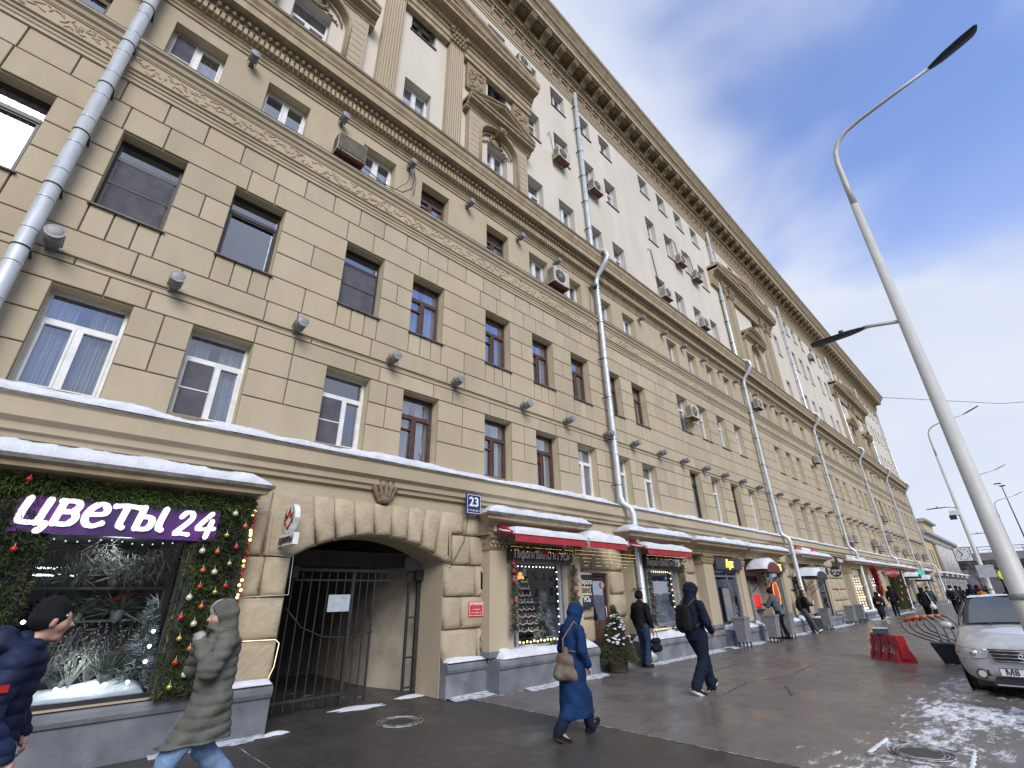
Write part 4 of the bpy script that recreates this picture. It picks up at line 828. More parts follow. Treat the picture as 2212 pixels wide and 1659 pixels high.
# flower shop garland frame
garland('christmas_garland', [(1.46, 2.18, .60, 2.86)], 1700, 'thick evergreen garland column right of the flower shop window', 3, [LEAF, LEAF2], .07, .0055, 7.72)
garland('christmas_garland', [(-1.0, .04, .62, 2.86)], 1400, 'thick evergreen garland column left of the flower shop window', 4, [LEAF, LEAF2], .07, .0055, 7.72)
garland('christmas_garland', [(-1.0, 2.16, 2.79, 3.13)], 2300, 'bright green garland across the top of the flower shop', 5, [LEAF2, LEAF], .085, .007, 7.7, drip=1)
q = random.Random(12)
BR = [(1.9, 2.82, 'c'), (2.06, 2.66, 'o'), (1.85, 2.52, 'g'), (1.60, 2.30, 'c'), (1.78, 2.3, 'o'), (2.0, 2.37, 'r'), (1.96, 2.15, 'g'), (1.66, 2.06, 'o'), (1.8, 2.04, 'c'), (1.67, 1.86, 'r'), (1.97, 1.87, 'r'), (1.86, 1.79, 'g'), (1.58, 1.73, 'c'), (1.74, 1.62, 'o'), (1.54, 1.5, 'r'), (1.7, 1.42, 'c'),
      (1.58, 1.26, 'g'), (1.72, 1.14, 'o'), (1.60, 1.0, 'r'), (1.73, .86, 'c'), (1.6, .74, 'g'), (1.95, 1.55, 'g'), (1.98, 1.2, 'r'), (1.92, .95, 'c'),
      (-.30, 3.0, 'r'), (-.52, 2.62, 'o'), (-.42, 2.38, 'c'), (-.2, 2.24, 'r'), (-.42, 2.02, 'g'), (-.25, 1.78, 'c'), (-.32, 1.42, 'g'), (-.5, 1.2, 'r'), (-.45, .95, 'c'), (-.12, 1.0, 'o')]
mm = {'c': (CREAM, 'cream'), 'g': (GOLD, 'gold'), 'o': (ORNG, 'orange'), 'r': (RED, 'glossy red')}; cnt = {}
for x, z, k in BR:
    side = 'right' if x > .5 else 'left'; key = (side, k); cnt[key] = cnt.get(key, 0)+1; o_ = ['topmost', 'second from the top', 'third from the top', 'fourth from the top', 'fifth from the top', 'sixth from the top', 'seventh from the top', 'eighth from the top'][cnt[key]-1]
    bauble((x, 7.69, z), .032 if k != 'c' else .038, mm[k][0], '%s bauble on the %s garland column, %s of its colour' % (mm[k][1], side, o_), 'baubles on the flower shop garland')
b = MB(); b2 = MB(); z = 3.0
while z > .8:
    (b if q.random() < .55 else b2).ell((2.185+q.uniform(-.015, .02), 7.8+q.uniform(-.03, .06), z), (.021,)*3, 6, 5); z -= .032
b.build('bead_chain', RED, label='chain of small red beads down the garland edge', cat='bead chain', kind='stuff'); b2.build('bead_chain', BULB, label='tiny glowing gold lights down the garland edge', cat='string lights', kind='stuff')
b = MB(); b.tube([(2.18, 8.03, 2.92), (2.5, 8.03, 2.98), (2.52, 8.03, 2.32), (2.93, 8.02, 2.3), (2.95, 8.02, 1.75), (2.2, 8.03, 1.72)], .005, 5); b.build('facade_cable', M['winwhite'], label='thin pale cable following the stone joints beside the flower shop', cat='cable'); b = MB(); b.tube([(2.18, 8.04, 1.16), (2.88, 8.04, 1.15), (2.94, 8.04, 1.1), (2.92, 8.04, .8), (2.86, 8.04, .64)], .006, 5); b.build('light_strip', mat('warm_strip', (.9, .75, .45), emit=.5), label='thin glowing strip outlining the lowest stone of the gateway pier', cat='string lights')
# flower shop sign
sg = empty('shop_sign', (.7, 7.8, 2.62), 'purple flower shop sign with white letters цветы 24', 'sign')
b = MB(); b.box(-1.02, 1.03, -.03, .06, -.19, .22); o = b.build('sign_board', mat('sign_purple', (.045, .022, .10), (.12, .028, .19), .9, .35, lo=.4, hi=.55), sg)
LETW = mat('letter_white', (.8, .8, .85), emit=.55)

GL = {'ц': (.82, [[(0, 1), (-.02, .5), (.02, .08), (.2, 0), (.52, .02)], [(.58, 1), (.56, .5), (.56, .02)], [(.5, .0), (.76, .0), (.74, -.22), (.66, -.32)]]), 'в': (.66, [[(0, .98), (0, .02)], [(-.08, .98), (.36, 1), (.5, .78), (.36, .55), (.02, .53)], [(.02, .53), (.42, .53), (.56, .28), (.4, .02), (.0, .02)]]),
      'е': (.66, [[(.06, .5), (.5, .55), (.56, .78), (.34, .99), (.1, .82), (.0, .45), (.1, .12), (.34, 0), (.6, .14)]]), 'т': (.74, [[(-.05, .94), (.3, 1), (.74, .96)], [(.34, .98), (.33, .5), (.34, .1), (.46, .02)]]),
      'ы': (.95, [[(0, 1), (0, .02)], [(.02, .56), (.36, .55), (.48, .28), (.36, .02), (.0, .02)], [(.78, 1), (.76, .4), (.8, .08), (.9, .02)]]), '2': (.78, [[(.04, 1.02), (.18, 1.28), (.42, 1.3), (.55, 1.06), (.44, .72), (.05, .08), (.3, .08), (.64, .04)]]), '4': (.8, [[(.46, 1.34), (.02, .46), (.4, .42), (.8, .46)], [(.6, .9), (.58, .4), (.56, -.06)]])}
def brush(word, x0, z0, u, sx_, shear, w, y):
    x = x0; k = 0
    for chh in word:
        wd, strokes = GL[chh]; b = MB()
        for st in strokes:
            P = [Vector(p) for p in st]; C_ = []
            for i in range(len(P)-1):
                p0, p1, p2, p3 = P[max(i-1, 0)], P[i], P[i+1], P[min(i+2, len(P)-1)]
                for t in [m_/5 for m_ in range(5)]: C_.append(.5*((2*p1)+(-p0+p2)*t+(2*p0-5*p1+4*p2-p3)*t*t+(-p0+3*p1-3*p2+p3)*t**3))
            C_.append(P[-1]); Q = [Vector((x+(p.x*sx_+p.y*shear)*u, z0+p.y*u)) for p in C_]; k += 1; yy = y-.0006*k; vs = []
            for i, p in enumerate(Q):
                dd = (Q[min(i+1, len(Q)-1)]-Q[max(i-1, 0)]).normalized(); n_ = Vector((-dd.y, dd.x)); ww = w*u*(.5 if abs(dd.y) > .5 else .36); vs += [(p.x+n_.x*ww, yy, p.y+n_.y*ww), (p.x-n_.x*ww, yy, p.y-n_.y*ww), (p.x+n_.x*ww, -.03, p.y+n_.y*ww), (p.x-n_.x*ww, -.03, p.y-n_.y*ww)]
            n = len(Q); b.add(vs, [f for i in range(n-1) for f in ((4*i, 4*i+1, 4*i+5, 4*i+4), (4*i+2, 4*i, 4*i+4, 4*i+6), (4*i+1, 4*i+3, 4*i+7, 4*i+5))]+[(0, 2, 3, 1), (4*n-4, 4*n-3, 4*n-1, 4*n-2)])
            for p in (Q[0], Q[-1]): k += 1; yy = y-.0006*k; r = w*u*.46; c_ = [(p.x+r*cos(a*pi/6), p.y+r*sin(a*pi/6)) for a in range(12)]; b.add([(a, yy, c) for a, c in c_]+[(a, -.03, c) for a, c in c_], [tuple(range(11, -1, -1))]+[(m_, (m_+1) % 12, (m_+1) % 12+12, m_+12) for m_ in range(12)])
        b.build('letter', LETW, sg); x += (wd*sx_+.19)*u
brush('цветы', -.97, -.085, .27, 1.12, .17, .26, -.05); brush('24', .53, -.125, .225, 1.1, .17, .28, -.05)
# blade sign with tulip
bs = empty('blade_sign', (2.72, 8.0, 2.72), 'white projecting flower sign with red tulip and word цветы', 'sign')
def plate(name, pts, x0, x1, m, parent):   # outline in (y,z), thickness along x
    b = MB(); b.prof(pts, x0, x1); return b.build(name, m, parent)
plate('sign_panel', [(-.16+.14*cos(a*pi/8)*(1.1 if sin(a*pi/8) > 0 else .9), .09+.19*sin(a*pi/8)) for a in range(16)], -.04, .04, M['winwhite'], bs)
plate('sign_panel', [(-.37, -.24), (.04, -.24), (.04, -.1), (-.37, -.1)], -.04, .04, M['winwhite'], bs)
b = MB(); b.tube([(-.045, -.16, -.04), (-.045, -.24, .04), (-.045, -.25, .16), (-.045, -.20, .1), (-.045, -.16, .22), (-.045, -.12, .1), (-.045, -.07, .16), (-.045, -.08, .04), (-.045, -.16, -.04)], .013, 6); b.build('tulip_emblem', mcol('sign_red', (.45, .02, .03)), bs)
b = MB(); b.tube([(-.045, -.27, .02), (-.045, -.28, .15), (-.045, -.24, .22)], .008, 5); b.tube([(-.045, -.05, .02), (-.045, -.04, .15), (-.045, -.08, .22)], .008, 5); b.build('leaf_emblem', mcol('sign_green', (.06, .35, .08)), bs)
text_obj('lettering', 'цветы', .13, mcol('sign_ink', (.06, .03, .06)), bs, .004, .1, .004, 'CENTER', 1, 1, (-.048, -.165, -.17), rot=(pi/2, 0, -pi/2))
b = MB(); b.tube([(0, .02, .1), (0, .2, .1)], .012, 6); b.tube([(0, .02, -.18), (0, .2, -.18)], .012, 6); b.build('sign_bracket', M['black'], bs)
bs.scale = (1, 1.45, 1.2)
# house number plate
hn = empty('house_number_sign', (6.5, 7.93, 3.49), 'dark blue house number plate reading 23', 'sign'); NAVY = mcol('plate_navy', (.012, .03, .12), (.01, .022, .09), rough=.3); WHT = mcol('plate_white', (.75, .76, .78), (.7, .7, .72))
b = MB(); b.box(-.2, .2, -.02, .02, -.21, .21); b.build('plate', NAVY, hn); b = MB()
for a in ((-.185, -.175, -.195, .195), (.175, .185, -.195, .195), (-.175, .175, .185, .195), (-.175, .175, -.195, -.185)): b.box(a[0], a[1], -.024, -.02, a[2], a[3])
b.build('plate_border', WHT, hn); text_obj('numerals', '23', .27, WHT, hn, .003, 0, .006, 'CENTER', 1, 1, (0, -.024, .035)); text_obj('lettering', 'СТРОЕНИЕ 1', .05, WHT, hn, .002, 0, 0, 'CENTER', 1, 1.1, (0, -.024, -.14))
# plaster torch bundle above the gateway
em_ = empty('torch_ornament', (4.46, 8.2, 3.3), 'dark plaster bundle of torches above the gateway arch', 'ornament')
for k in range(-2, 3):
    b = MB(); a = k*.26; pts = [Vector((.0+.03*k+sin(a)*t, -.1-.04*cos(k), cos(a)*t)) for t in (0, .08, .14, .2, .27, .33, .40)]; b.tube(pts, [.035, .05, .038, .055, .042, .06, .035], 8)
    for j in range(6): b.ell(pts[-1]+Vector((.03*cos(j), .02*sin(j)-.01, .02+.02*(j % 3))), (.025, .025, .04), 5, 4)
    b.build('torch', mat('dark_plaster', (.13, .095, .06), (.24, .18, .12), 18, .8, bump=.6), em_)
# signs at the pier and other small plates
def plate_sign(name, loc, w, h, m, label, lines, ink, border=None, cat='sign', y=-.012):
    o = empty(name, loc, label, cat); b = MB(); b.box(-w/2, w/2, -.01, .01, -h/2, h/2); b.build('plate', m, o)
    if border: b = MB(); t = .008; b.box(-w/2+.01, w/2-.01, -.013, -.01, h/2-.018, h/2-.01); b.box(-w/2+.01, w/2-.01, -.013, -.01, -h/2+.01, -h/2+.018); b.box(-w/2+.01, -w/2+.018, -.013, -.01, -h/2+.018, h/2-.018); b.box(w/2-.018, w/2-.01, -.013, -.01, -h/2+.018, h/2-.018); b.build('plate_border', border, o)
    for (tx, sz, z, k) in lines: text_obj('lettering', tx, sz, ink, o, .002, 0, k, 'CENTER', 1, 1, (0, -.013, z))
    return o
REDP = mcol('warning_red', (.55, .04, .05), (.5, .035, .045), rough=.35)
plate_sign('warning_sign', (6.72, 8.06, 1.45), .37, .27, REDP, 'red warning plate ОСТОРОЖНО on the pier right of the gateway', [('ОСТОРОЖНО', .052, .085, .002), ('— — — — —', .03, .035, 0), ('на тротуаре', .034, -.01, 0), ('✳  с крыши  ✳', .034, -.07, 0)], WHT, WHT)
plate_sign('warning_sign', (15.85, 8.06, 1.75), .3, .5, REDP, 'red plate on the pier behind the walker in dark blue', [('ОСТОРОЖНО', .04, .15, 0), ('на', .04, .05, 0)], WHT, WHT)
plate_sign('warning_sign', (33.7, 8.06, 1.6), .3, .5, mcol('plate_pale', (.6, .5, .4)), 'pale plate with red marks beyond the tobacco window', [('18+', .13, .1, .004), ('П А', .1, -.1, .004)], REDP)
# ---- gate
gt = empty('iron_gate', (4.6, 9.0, 0), 'black iron bar gate closing the archway, wicket open', 'gate'); BK = M['black']
b = MB(); b.box(-1.38, 1.5, -.02, .02, 2.14, 2.19); b.box(-1.38, 1.2, -.018, .018, 1.98, 2.01); b.box(-1.4, -1.36, -.03, .03, 0, 2.2); b.box(1.3, 1.36, -.03, .03, .02, 2.14); b.box(-.16, -.1, -.03, .03, 0.02, 2.14); b.box(-1.36, -.16, -.018, .018, .16, .2); b.build('gate_frame', BK, gt)
for x in (-1.25, -1.09, -.93, -.77, -.61, -.45, -.29): b = MB(); b.box(x-.009, x+.009, -.009, .009, .03, 1.98); b.box(x-.009, x+.009, -.009, .009, 2.01, 2.14); b.build('gate_bar', BK, gt)
for x in (.02, .17, .32): b = MB(); w = .009 if x < .3 else .02; b.box(x-w, x+w, -.009, .009, .03, 1.98); b.box(x-.009, x+.009, -.008, .008, 2.01, 2.14); b.build('gate_bar', BK, gt)
for x in (.45, .6, .75, .9, 1.05, 1.2): b = MB(); b.box(x-.009, x+.009, -.008, .008, 2.01, 2.14); b.build('gate_bar', BK, gt)
for z in (.1, .6, 1.3, 1.98): b = MB(); b.box(1.13, 1.3, -.015, .015, z, z+.03); b.build('gate_rung', BK, gt)
b = MB(); b.box(1.08, 1.13, -.02, .02, .06, 2.0); b.build('wicket_post', BK, gt)
b = MB(); b.box(-1.44, -1.22, -.12, .0, 2.02, 2.22); b.build('gate_hinge', BK, gt); b = MB(); b.box(1.2, 1.5, -.12, .0, 2.0, 2.2); b.build('gate_hinge', BK, gt)
b = MB(); b.tube([(-1.3, -.02, 1.55), (-1.0, -.02, 1.25), (-.6, -.02, 1.08), (-.15, -.02, 1.04), (.15, -.02, 1.06), (.36, -.02, 1.12)], .011, 6); b.build('chain', M['black'], gt)
plate_sign('notice', (4.22, 8.965, 1.61), .41, .28, mcol('notice_blue', (.30, .38, .45), (.42, .48, .52)), 'weathered pale blue notice hanging on the gate', [('∿ ∿', .09, .03, 0)], WHT)
# ---- restaurant signs, menu board
WBOARD = mat('sign_wood', (.035, .025, .02), (.065, .045, .035), 5, .7, stretch=(1, 1, 9))
def text_sign(x0, x1, z0, z1, Y, m, body, size, ink, label, sxx=1, bold=.004, off=0, em=None):
    o = empty('shop_sign', ((x0+x1)/2, Y, (z0+z1)/2), label, 'sign'); b = MB(); b.box((x0-x1)/2, (x1-x0)/2, -.03, .05, (z0-z1)/2, (z1-z0)/2); b.build('sign_board', m, o)
    text_obj('lettering', body, size, ink, o, .008, 0, bold, 'CENTER', sxx, 1.0, (off, -.04, 0)); return o
text_sign(7.4, 9.52, 2.38, 2.64, 7.78, WBOARD, 'Пироги ВИНО и ГУСЬ', .25, WHT, 'dark wooden sign Пироги ВИНО и ГУСЬ over the left window', .72, .003)
text_sign(12.8, 15.0, 2.34, 2.66, 7.78, WBOARD, 'Пироги ВИНО и ГУСЬ', .25, WHT, 'dark wooden sign Пироги ВИНО и ГУСЬ over the right window', .75, .003)
mb_ = empty('menu_board', (10.22, 7.98, 1.76), 'black menu board Пироги ВИНО и ГУСЬ hung beside the restaurant door', 'sign'); b = MB(); b.box(-.28, .28, -.03, .05, -.38, .38); b.build('board', M['black'], mb_)
b = MB(); b.box(-.19, .2, -.034, -.03, -.1, .1); b.build('pale_panel', mcol('board_cream', (.7, .65, .4)), mb_)
text_obj('lettering', 'Пироги', .17, WHT, mb_, .003, 0, .003, 'CENTER', .8, 1, (0, -.036, .2)); text_obj('lettering', 'ВИНО', .17, M['black'], mb_, .003, 0, .004, 'CENTER', .8, 1, (0, -.04, 0)); text_obj('lettering', 'ГУСЬ', .17, WHT, mb_, .003, 0, .003, 'CENTER', .8, 1, (-.03, -.036, -.2))
snow_cap('snow', 9.95, 10.5, 7.94, 8.04, 2.14, .04, kind='stuff', label='strip of snow on top of the black menu board', cat='snow')
ns = empty('no_smoking_sticker', (11.35, 8.27, 1.9), 'round red and white no-smoking sticker on the restaurant door', 'sticker'); b = MB(); b.tube([(0, 0, 0), (0, -.008, 0)], .085, 18); b.build('disc', WHT, ns); b = MB(); b.tube([(.075*cos(a*pi/9), -.01, .075*sin(a*pi/9)) for a in range(19)], .009, 5); b.tube([(-.05, -.01, .05), (.05, -.01, -.05)], .009, 5); b.build('ring', REDP, ns); b = MB(); b.box(-.04, .04, -.012, -.008, -.008, .008); b.build('cigarette', M['black'], ns)
# ---- red awnings
AWR = mat('awning_red', (.36, .02, .03), (.28, .015, .022), 4, .75)
def awning(x0, x1, label, Yf=7.14, z=2.84, tilt=0, snow=.11):
    o = empty('awning', ((x0+x1)/2, 7.8, z), label, 'awning'); w = (x1-x0)/2; d = 7.8-Yf
    b = MB(); b.quad((-w, -d, .04), (w, -d, .04), (w, .0, .3), (-w, .0, .3)); b.quad((-w, -d, .03), (-w, 0, .29), (w, 0, .29), (w, -d, .03)); b.quad((-w, -d, .04), (-w, 0, .3), (-w, 0, .1), (-w, -d+.03, .0)); b.build('canvas', AWR, o)
    b = MB(); vs = []; n = 24
    for i in range(n+1):
        x = -w+2*w*i/n; vs += [(x, -d-.02, .0), (x, -d-.03-.012*sin(i*.9), -.15)]
    b.add(vs, [(2*i, 2*i+1, 2*i+3, 2*i+2) for i in range(n)], 0, True); b.build('valance', AWR, o)
    b = MB(); b.box(-w-.02, w+.02, -d-.045, -d+.02, .0, .075); b.build('front_rail', M['winwhite'], o)
    for s_ in (-1, 1): b = MB(); b.tube([(s_*(w-.05), 0, .2), (s_*(w+.01), -d*.45, .1), (s_*(w-.03), -d, .04)], .02, 6); b.box(s_*(w)-.04, s_*(w)+.04, -.12, .03, .1, .26); b.build('folding_arm', M['winwhite'], o)
    snow_cap('snow', x0+.02, x1-.02, Yf-.02, 7.8, z+.075, snow, ny=8, seed=x0, lump=.3, kind='stuff', label='snow on the '+label, cat='snow')
awning(6.95, 9.3, 'long red awning over the left restaurant window'); awning(9.42, 11.0, 'short red awning over the restaurant door', snow=.2); awning(12.0, 14.5, 'red awning over the right restaurant window', z=2.8)
# icicle lights and garlands at the restaurant
b = MB(); q = random.Random(4); w_ = MB()
for x0, x1, z in ((9.6, 11.4, 2.68), (11.4, 12.5, 2.66), (7.4, 9.5, 2.66), (12.9, 15.1, 2.7)):
    x = x0
    while x < x1:
        L_ = q.uniform(.1, .42) if x0 in (9.6, 11.4) else q.uniform(.04, .16); w_.tube([(x, 7.72, z), (x, 7.72, z-L_)], .002, 3)
        k = z
        while k > z-L_: b.ell((x, 7.71, k), (.005,)*3, 4, 3); k -= .085
        x += .055
b.build('icicle_lights', BULBY, label='tiny icicle lights hanging under the red awnings', cat='string lights', kind='stuff'); w_.build('light_wires', M['black'], label='thin wires of the icicle lights under the awnings', cat='wire', kind='stuff')
def vgarland(x, z0, z1, w, label, seed, wy=7.74):
    q = random.Random(seed); b = MB(); n = int((z1-z0)*190)
    for _ in range(n):
        z = q.uniform(z0, z1); ww = w*(.55+.45*sin(pi*min(1, (z-z0)/.5+.2)/1.3)); a = q.uniform(0, 2*pi); r = ww*sqrt(q.random()); spray(b, Vector((x+r*cos(a), wy+r*.5*sin(a), z)), Vector((cos(a), -.6, -.7)), .085, .007, 5, q, 0 if q.random() < .8 else 1)
    b.build('hanging_garland', [LEAFB, M['orn']], label=label, cat='garland')
vgarland(9.5, 1.25, 2.35, .12, 'drooping fir garland right of the left restaurant window', 2); vgarland(7.5, 1.0, 2.35, .07, 'thin fir garland left of the left restaurant window', 5); vgarland(14.95, 1.3, 2.5, .12, 'fir garland right of the right restaurant window', 7); vgarland(12.92, .9, 2.3, .08, 'thin fir garland left of the right restaurant window', 8)
garland('christmas_garland', [(7.45, 9.5, 2.6, 2.7)], 1500, 'fir garland with red baubles above the left restaurant sign', 9, [LEAFB, LEAF], .07, .006, 7.66); garland('christmas_garland', [(12.9, 15.1, 2.62, 2.74)], 1200, 'fir garland above the right restaurant sign', 10, [LEAFB, LEAF], .07, .006, 7.66)
for i, (x, z, r) in enumerate([(7.75, 2.68, .045), (7.95, 2.66, .045), (8.38, 2.56, .045), (8.46, 2.55, .045), (8.82, 2.57, .045), (9.05, 2.62, .045)]): bauble((x, 7.64, z), r, RED, 'red bauble, %s from the left over the left restaurant sign' % ['first', 'second', 'third', 'fourth', 'fifth', 'sixth'][i], 'red baubles at the restaurant')
for x, z, l_ in ((7.42, 2.3, 'on the left garland, near the top'), (7.42, 2.15, 'on the left garland, second down'), (7.42, 1.97, 'on the left garland, third down'), (7.47, 1.58, 'on the left garland, lowest'), (9.45, 1.75, 'in the drooping garland'), (9.58, 1.28, 'at the tip of the drooping garland'), (12.95, 1.6, 'left of the right restaurant window'), (14.95, 1.5, 'right of the right restaurant window')): bauble((x, 7.66, z), .045, RED, 'red bauble '+l_, 'red baubles at the restaurant')
# ---- shop window contents
def conifer(name, loc, h, r, seed, label, cat, snow=.25, n=None, mats=None, zb=.0, kind=None, wide=1.0):
    q = random.Random(seed); b = MB(); n = n or int(h*900)
    b.tube([(0, 0, zb-.1), (0, 0, zb+h*.98)], [.022*h, .004], 6, 2)
    for i in range(n):
        t = q.random()**.8; z = zb+h*(1-t); ph = q.uniform(0, 2*pi); lay = .78+.22*sin(t*h*28+ph*.5); rr = r*wide*(t**.85)*(.82+.18*lay)*(1 if q.random() < .7 else q.uniform(.3, 1)); p = Vector((rr*cos(ph), rr*sin(ph), z-.12*rr))
        d = Vector((cos(ph), sin(ph), .35-.5*t)); spray(b, p-d.normalized()*.07, d, .10*min(1, h), .0055*max(.6, h**.5), 5, q, 1 if (q.random() < snow and mnoise.noise((p.x*5, p.y*5, p.z*5)) > -.1) else 0)
    return b.build(name, mats or [LEAFB, M['snow'], WOOD], None, loc, label=label, cat=cat, kind=kind)
def tier_tree(x, z0, h, w, Y, label):
    o = empty('display_tree', (x, Y, z0), label, 'display tree')
    for k in range(9):
        t = k/8; ww = w*(1-t*.86)/2; z = h*(.12+.8*t); b = MB(); n = 14; b.tube([(-ww+2*ww*i/n, -.02+.0*i, z+.018*sin(i*1.7+k)) for i in range(n+1)], .014, 5); b.build('snowy_garland_tier', M['snow'], o)
        b = MB(); m_ = max(2, int(ww/.05)); c_ = [GOLD, RED, CREAM]
        for i in range(m_): b.ell((-ww*.85+1.7*ww*i/max(1, m_-1), -.02, z+.05), (.022,)*3, 6, 4, (i*7+k) % 3)
        b.build('tier_ornaments', c_, o, kind='stuff')
    b = MB(); s_ = [(.09*(1 if i % 2 == 0 else .4)*cos(pi/2+i*pi/5), .09*(1 if i % 2 == 0 else .4)*sin(pi/2+i*pi/5)+h*.98) for i in range(10)]; b.add([(a, -.02, z) for a, z in s_], [tuple(range(10))]); b.build('star', M['snow'], o)
tier_tree(8.35, .78, 1.45, .95, 8.3, 'tier tree of snowy shelves and baubles in the left restaurant window'); tier_tree(13.65, .78, 1.45, .8, 8.3, 'tier tree of snowy shelves and baubles in the right restaurant window')
SN = [mat('frosted_green', (.13, .17, .14), (.07, .10, .08), 6, .9), M['snow'], WOOD]
conifer('display_fir', (8.98, 8.28, .72), 1.05, .3, 31, 'frosted fir tree in the left restaurant window', 'fir tree', .55, 700, SN); conifer('display_fir', (14.3, 8.28, .7), 1.05, .3, 32, 'frosted fir tree in the right restaurant window', 'fir tree', .55, 600, SN)
def lights(pts, r, m, label): 
    b = MB(); [b.ell(p, (r, r, r), 6, 4) for p in pts]; b.build('string_lights', m, label=label, cat='string lights', kind='stuff')
lights([(7.8+.11*i, 8.02, .76+.015*(i % 2)) for i in range(14)], .024, BULBY, 'row of yellow bulbs along the bottom of the left restaurant window'); lights([(9.2, 8.02, .9+.16*i) for i in range(9)]+[(7.85, 8.02, .9+.16*i) for i in range(9)]+[(7.9+.12*i, 8.02, 2.28) for i in range(11)], .012, BULBW, 'small bulbs around the left restaurant window')
lights([(13.2+.11*i, 8.02, .72) for i in range(14)]+[(14.65, 8.02, .8+.16*i) for i in range(10)]+[(13.2+.12*i, 8.02, 2.27) for i in range(12)], .022, BULBY, 'yellow bulbs around the right restaurant window')
LAMPO = mat('lampshade_orange', (.85, .35, .08), emit=.9)
for x, l_ in ((8.85, 'left'), (14.0, 'right')): o = empty('pendant_lamp', (x, 8.9, 2.05), 'small orange pendant lampshade inside the %s restaurant window' % l_, 'lamp'); b = MB(); b.tube([(0, 0, 0), (0, 0, .16)], [.09, .05], 10); b.build('lamp_shade', LAMPO, o); b = MB(); b.tube([(0, 0, .16), (0, 0, .4)], .004, 4); b.build('cord', M['black'], o)
# flower shop interior: shelves, flowers, lit snow bed, frosted tree
o = empty('display_shelf', (.75, 9.1, .7), 'tiered plant shelf inside the flower shop', 'shelf')
for z in (.35, .75, 1.15): b = MB(); b.box(-.85, .75, -.25, .25, z, z+.03); b.build('shelf_board', mcol('shelf_wood', (.10, .09, .085)), o)
for x in (-.85, .72): b = MB(); b.box(x, x+.03, -.25, .25, -.05, 1.4); b.build('upright', mcol('shelf_wood', (.10, .09, .085)), o)
q = random.Random(77); PAL = [mcol('petal_white', (.38, .38, .37)), mcol('petal_red', (.42, .03, .02)), mcol('foliage_dark', (.04, .06, .035)), mcol('pot_grey', (.16, .16, .17)), mcol('petal_pink', (.3, .2, .24)), mcol('twig_grey', (.2, .2, .2))]
def pot(x, y, z, s_, kind, label):
    o = empty('potted_plant', (x, y, z), label, 'plant'); b = MB(); b.tube([(0, 0, 0), (0, 0, .12*s_)], [.05*s_, .075*s_], 10); b.build('pot', PAL[3], o)
    b = MB()
    for _ in range(46):
        a = q.uniform(0, 2*pi); e = q.uniform(.1, 1.2); d = Vector((cos(a)*cos(e), sin(a)*cos(e), sin(e))); spray(b, Vector((0, 0, .1*s_))+d*.06*s_, d, .2*s_, .014*s_, 2, q, 0)
    b.build('leaves', PAL[5 if kind == 5 else 2], o)
    if kind < 5:
        b = MB()
        for _ in range(16):
            a = q.uniform(0, 2*pi); r = q.uniform(0, .16)*s_; c = Vector((r*cos(a), r*sin(a), (.24+q.uniform(-.04, .07))*s_))
            for k in range(5): b.add([c, c+Vector((.05*cos(k*1.26), .05*sin(k*1.26)-.02, .015))*s_, c+Vector((.05*cos(k*1.26+.6), .05*sin(k*1.26+.6)-.02, .015))*s_], [(0, 1, 2)])
        b.build('flowers', PAL[kind], o)
spots = [(1.02, 8.85, 1.45, 1.2, 1, 'red poinsettia on the middle shelf of the flower shop'), (.72, 8.9, 1.05, 1.1, 0, 'pale flowers on the lower shelf of the flower shop'), (1.25, 8.9, 1.05, 1, 4, 'pink flowers on the lower shelf of the flower shop'), (.35, 8.9, 1.05, 1, 1, 'small red flowers at the left of the lower shelf'),
         (.6, 8.9, 1.45, 1, 0, 'white flowers on the middle shelf of the flower shop'), (.3, 8.95, 1.45, 1, 5, 'bundle of grey twigs on the middle shelf'), (1.3, 8.95, 1.45, 1, 4, 'pink bouquet right of the red poinsettia'), (.9, 8.95, 1.85, 1.3, 5, 'tall grey twigs on the top shelf'), (.45, 8.95, 1.85, 1.3, 5, 'left bundle of twigs on the top shelf'), (1.2, 8.95, 1.85, 1, 2, 'dark leafy plant on the top shelf'),
         (1.05, 8.5, .72, 1.2, 2, 'leafy plant on the lit snow bed'), (.6, 8.55, .72, 1.1, 0, 'white flowers on the lit snow bed'), (1.3, 8.5, .75, .9, 1, 'reddish flowers at the right of the snow bed')]
for s_ in spots: pot(*s_)
conifer('display_fir', (1.34, 8.45, .72), 1.0, .26, 41, 'frosted fir at the right side of the flower shop window', 'fir tree', .4, 600, SN)
q = random.Random(78)
for i in range(9):
    x = .08+.155*i; b = MB(); c0 = Vector((x, 8.42+.1*(i % 2), .76))
    for _ in range(26): a = q.uniform(0, 2*pi); e = q.uniform(.9, 1.5); dd = Vector((cos(a)*cos(e), sin(a)*cos(e)*.5, sin(e))); L_ = q.uniform(.25, .75); b.tube([c0, c0+dd*L_*.6, c0+dd*L_+Vector((q.gauss(0, .05), 0, q.gauss(0, .03)))], [.003, .002, .001], 3, 0, False); b.ell(c0+dd*L_, (.008,)*3, 4, 3, 1)
    b.build('twig_bunch', [PAL[5], PAL[0] if i % 3 else PAL[1]], label='bunch of frosted twigs with small blooms, %s from the left in the flower shop window' % ['first', 'second', 'third', 'fourth', 'fifth', 'sixth', 'seventh', 'eighth', 'ninth'][i], cat='twigs')
for i, (x, z) in enumerate([(.25, 2.2), (.62, 2.28), (1.0, 2.18), (1.3, 2.25)]): b = MB(); [spray(b, Vector((x+q.gauss(0, .12), 8.6+q.gauss(0, .08), z+q.gauss(0, .07))), Vector((q.gauss(0, .6), -.2, -1)), .2, .006, 3, q) for _ in range(70)]; b.build('hanging_branches', PAL[5], label='grey dry branches hanging inside the flower shop, %s bunch' % ['leftmost', 'second', 'third', 'rightmost'][i], cat='branches')
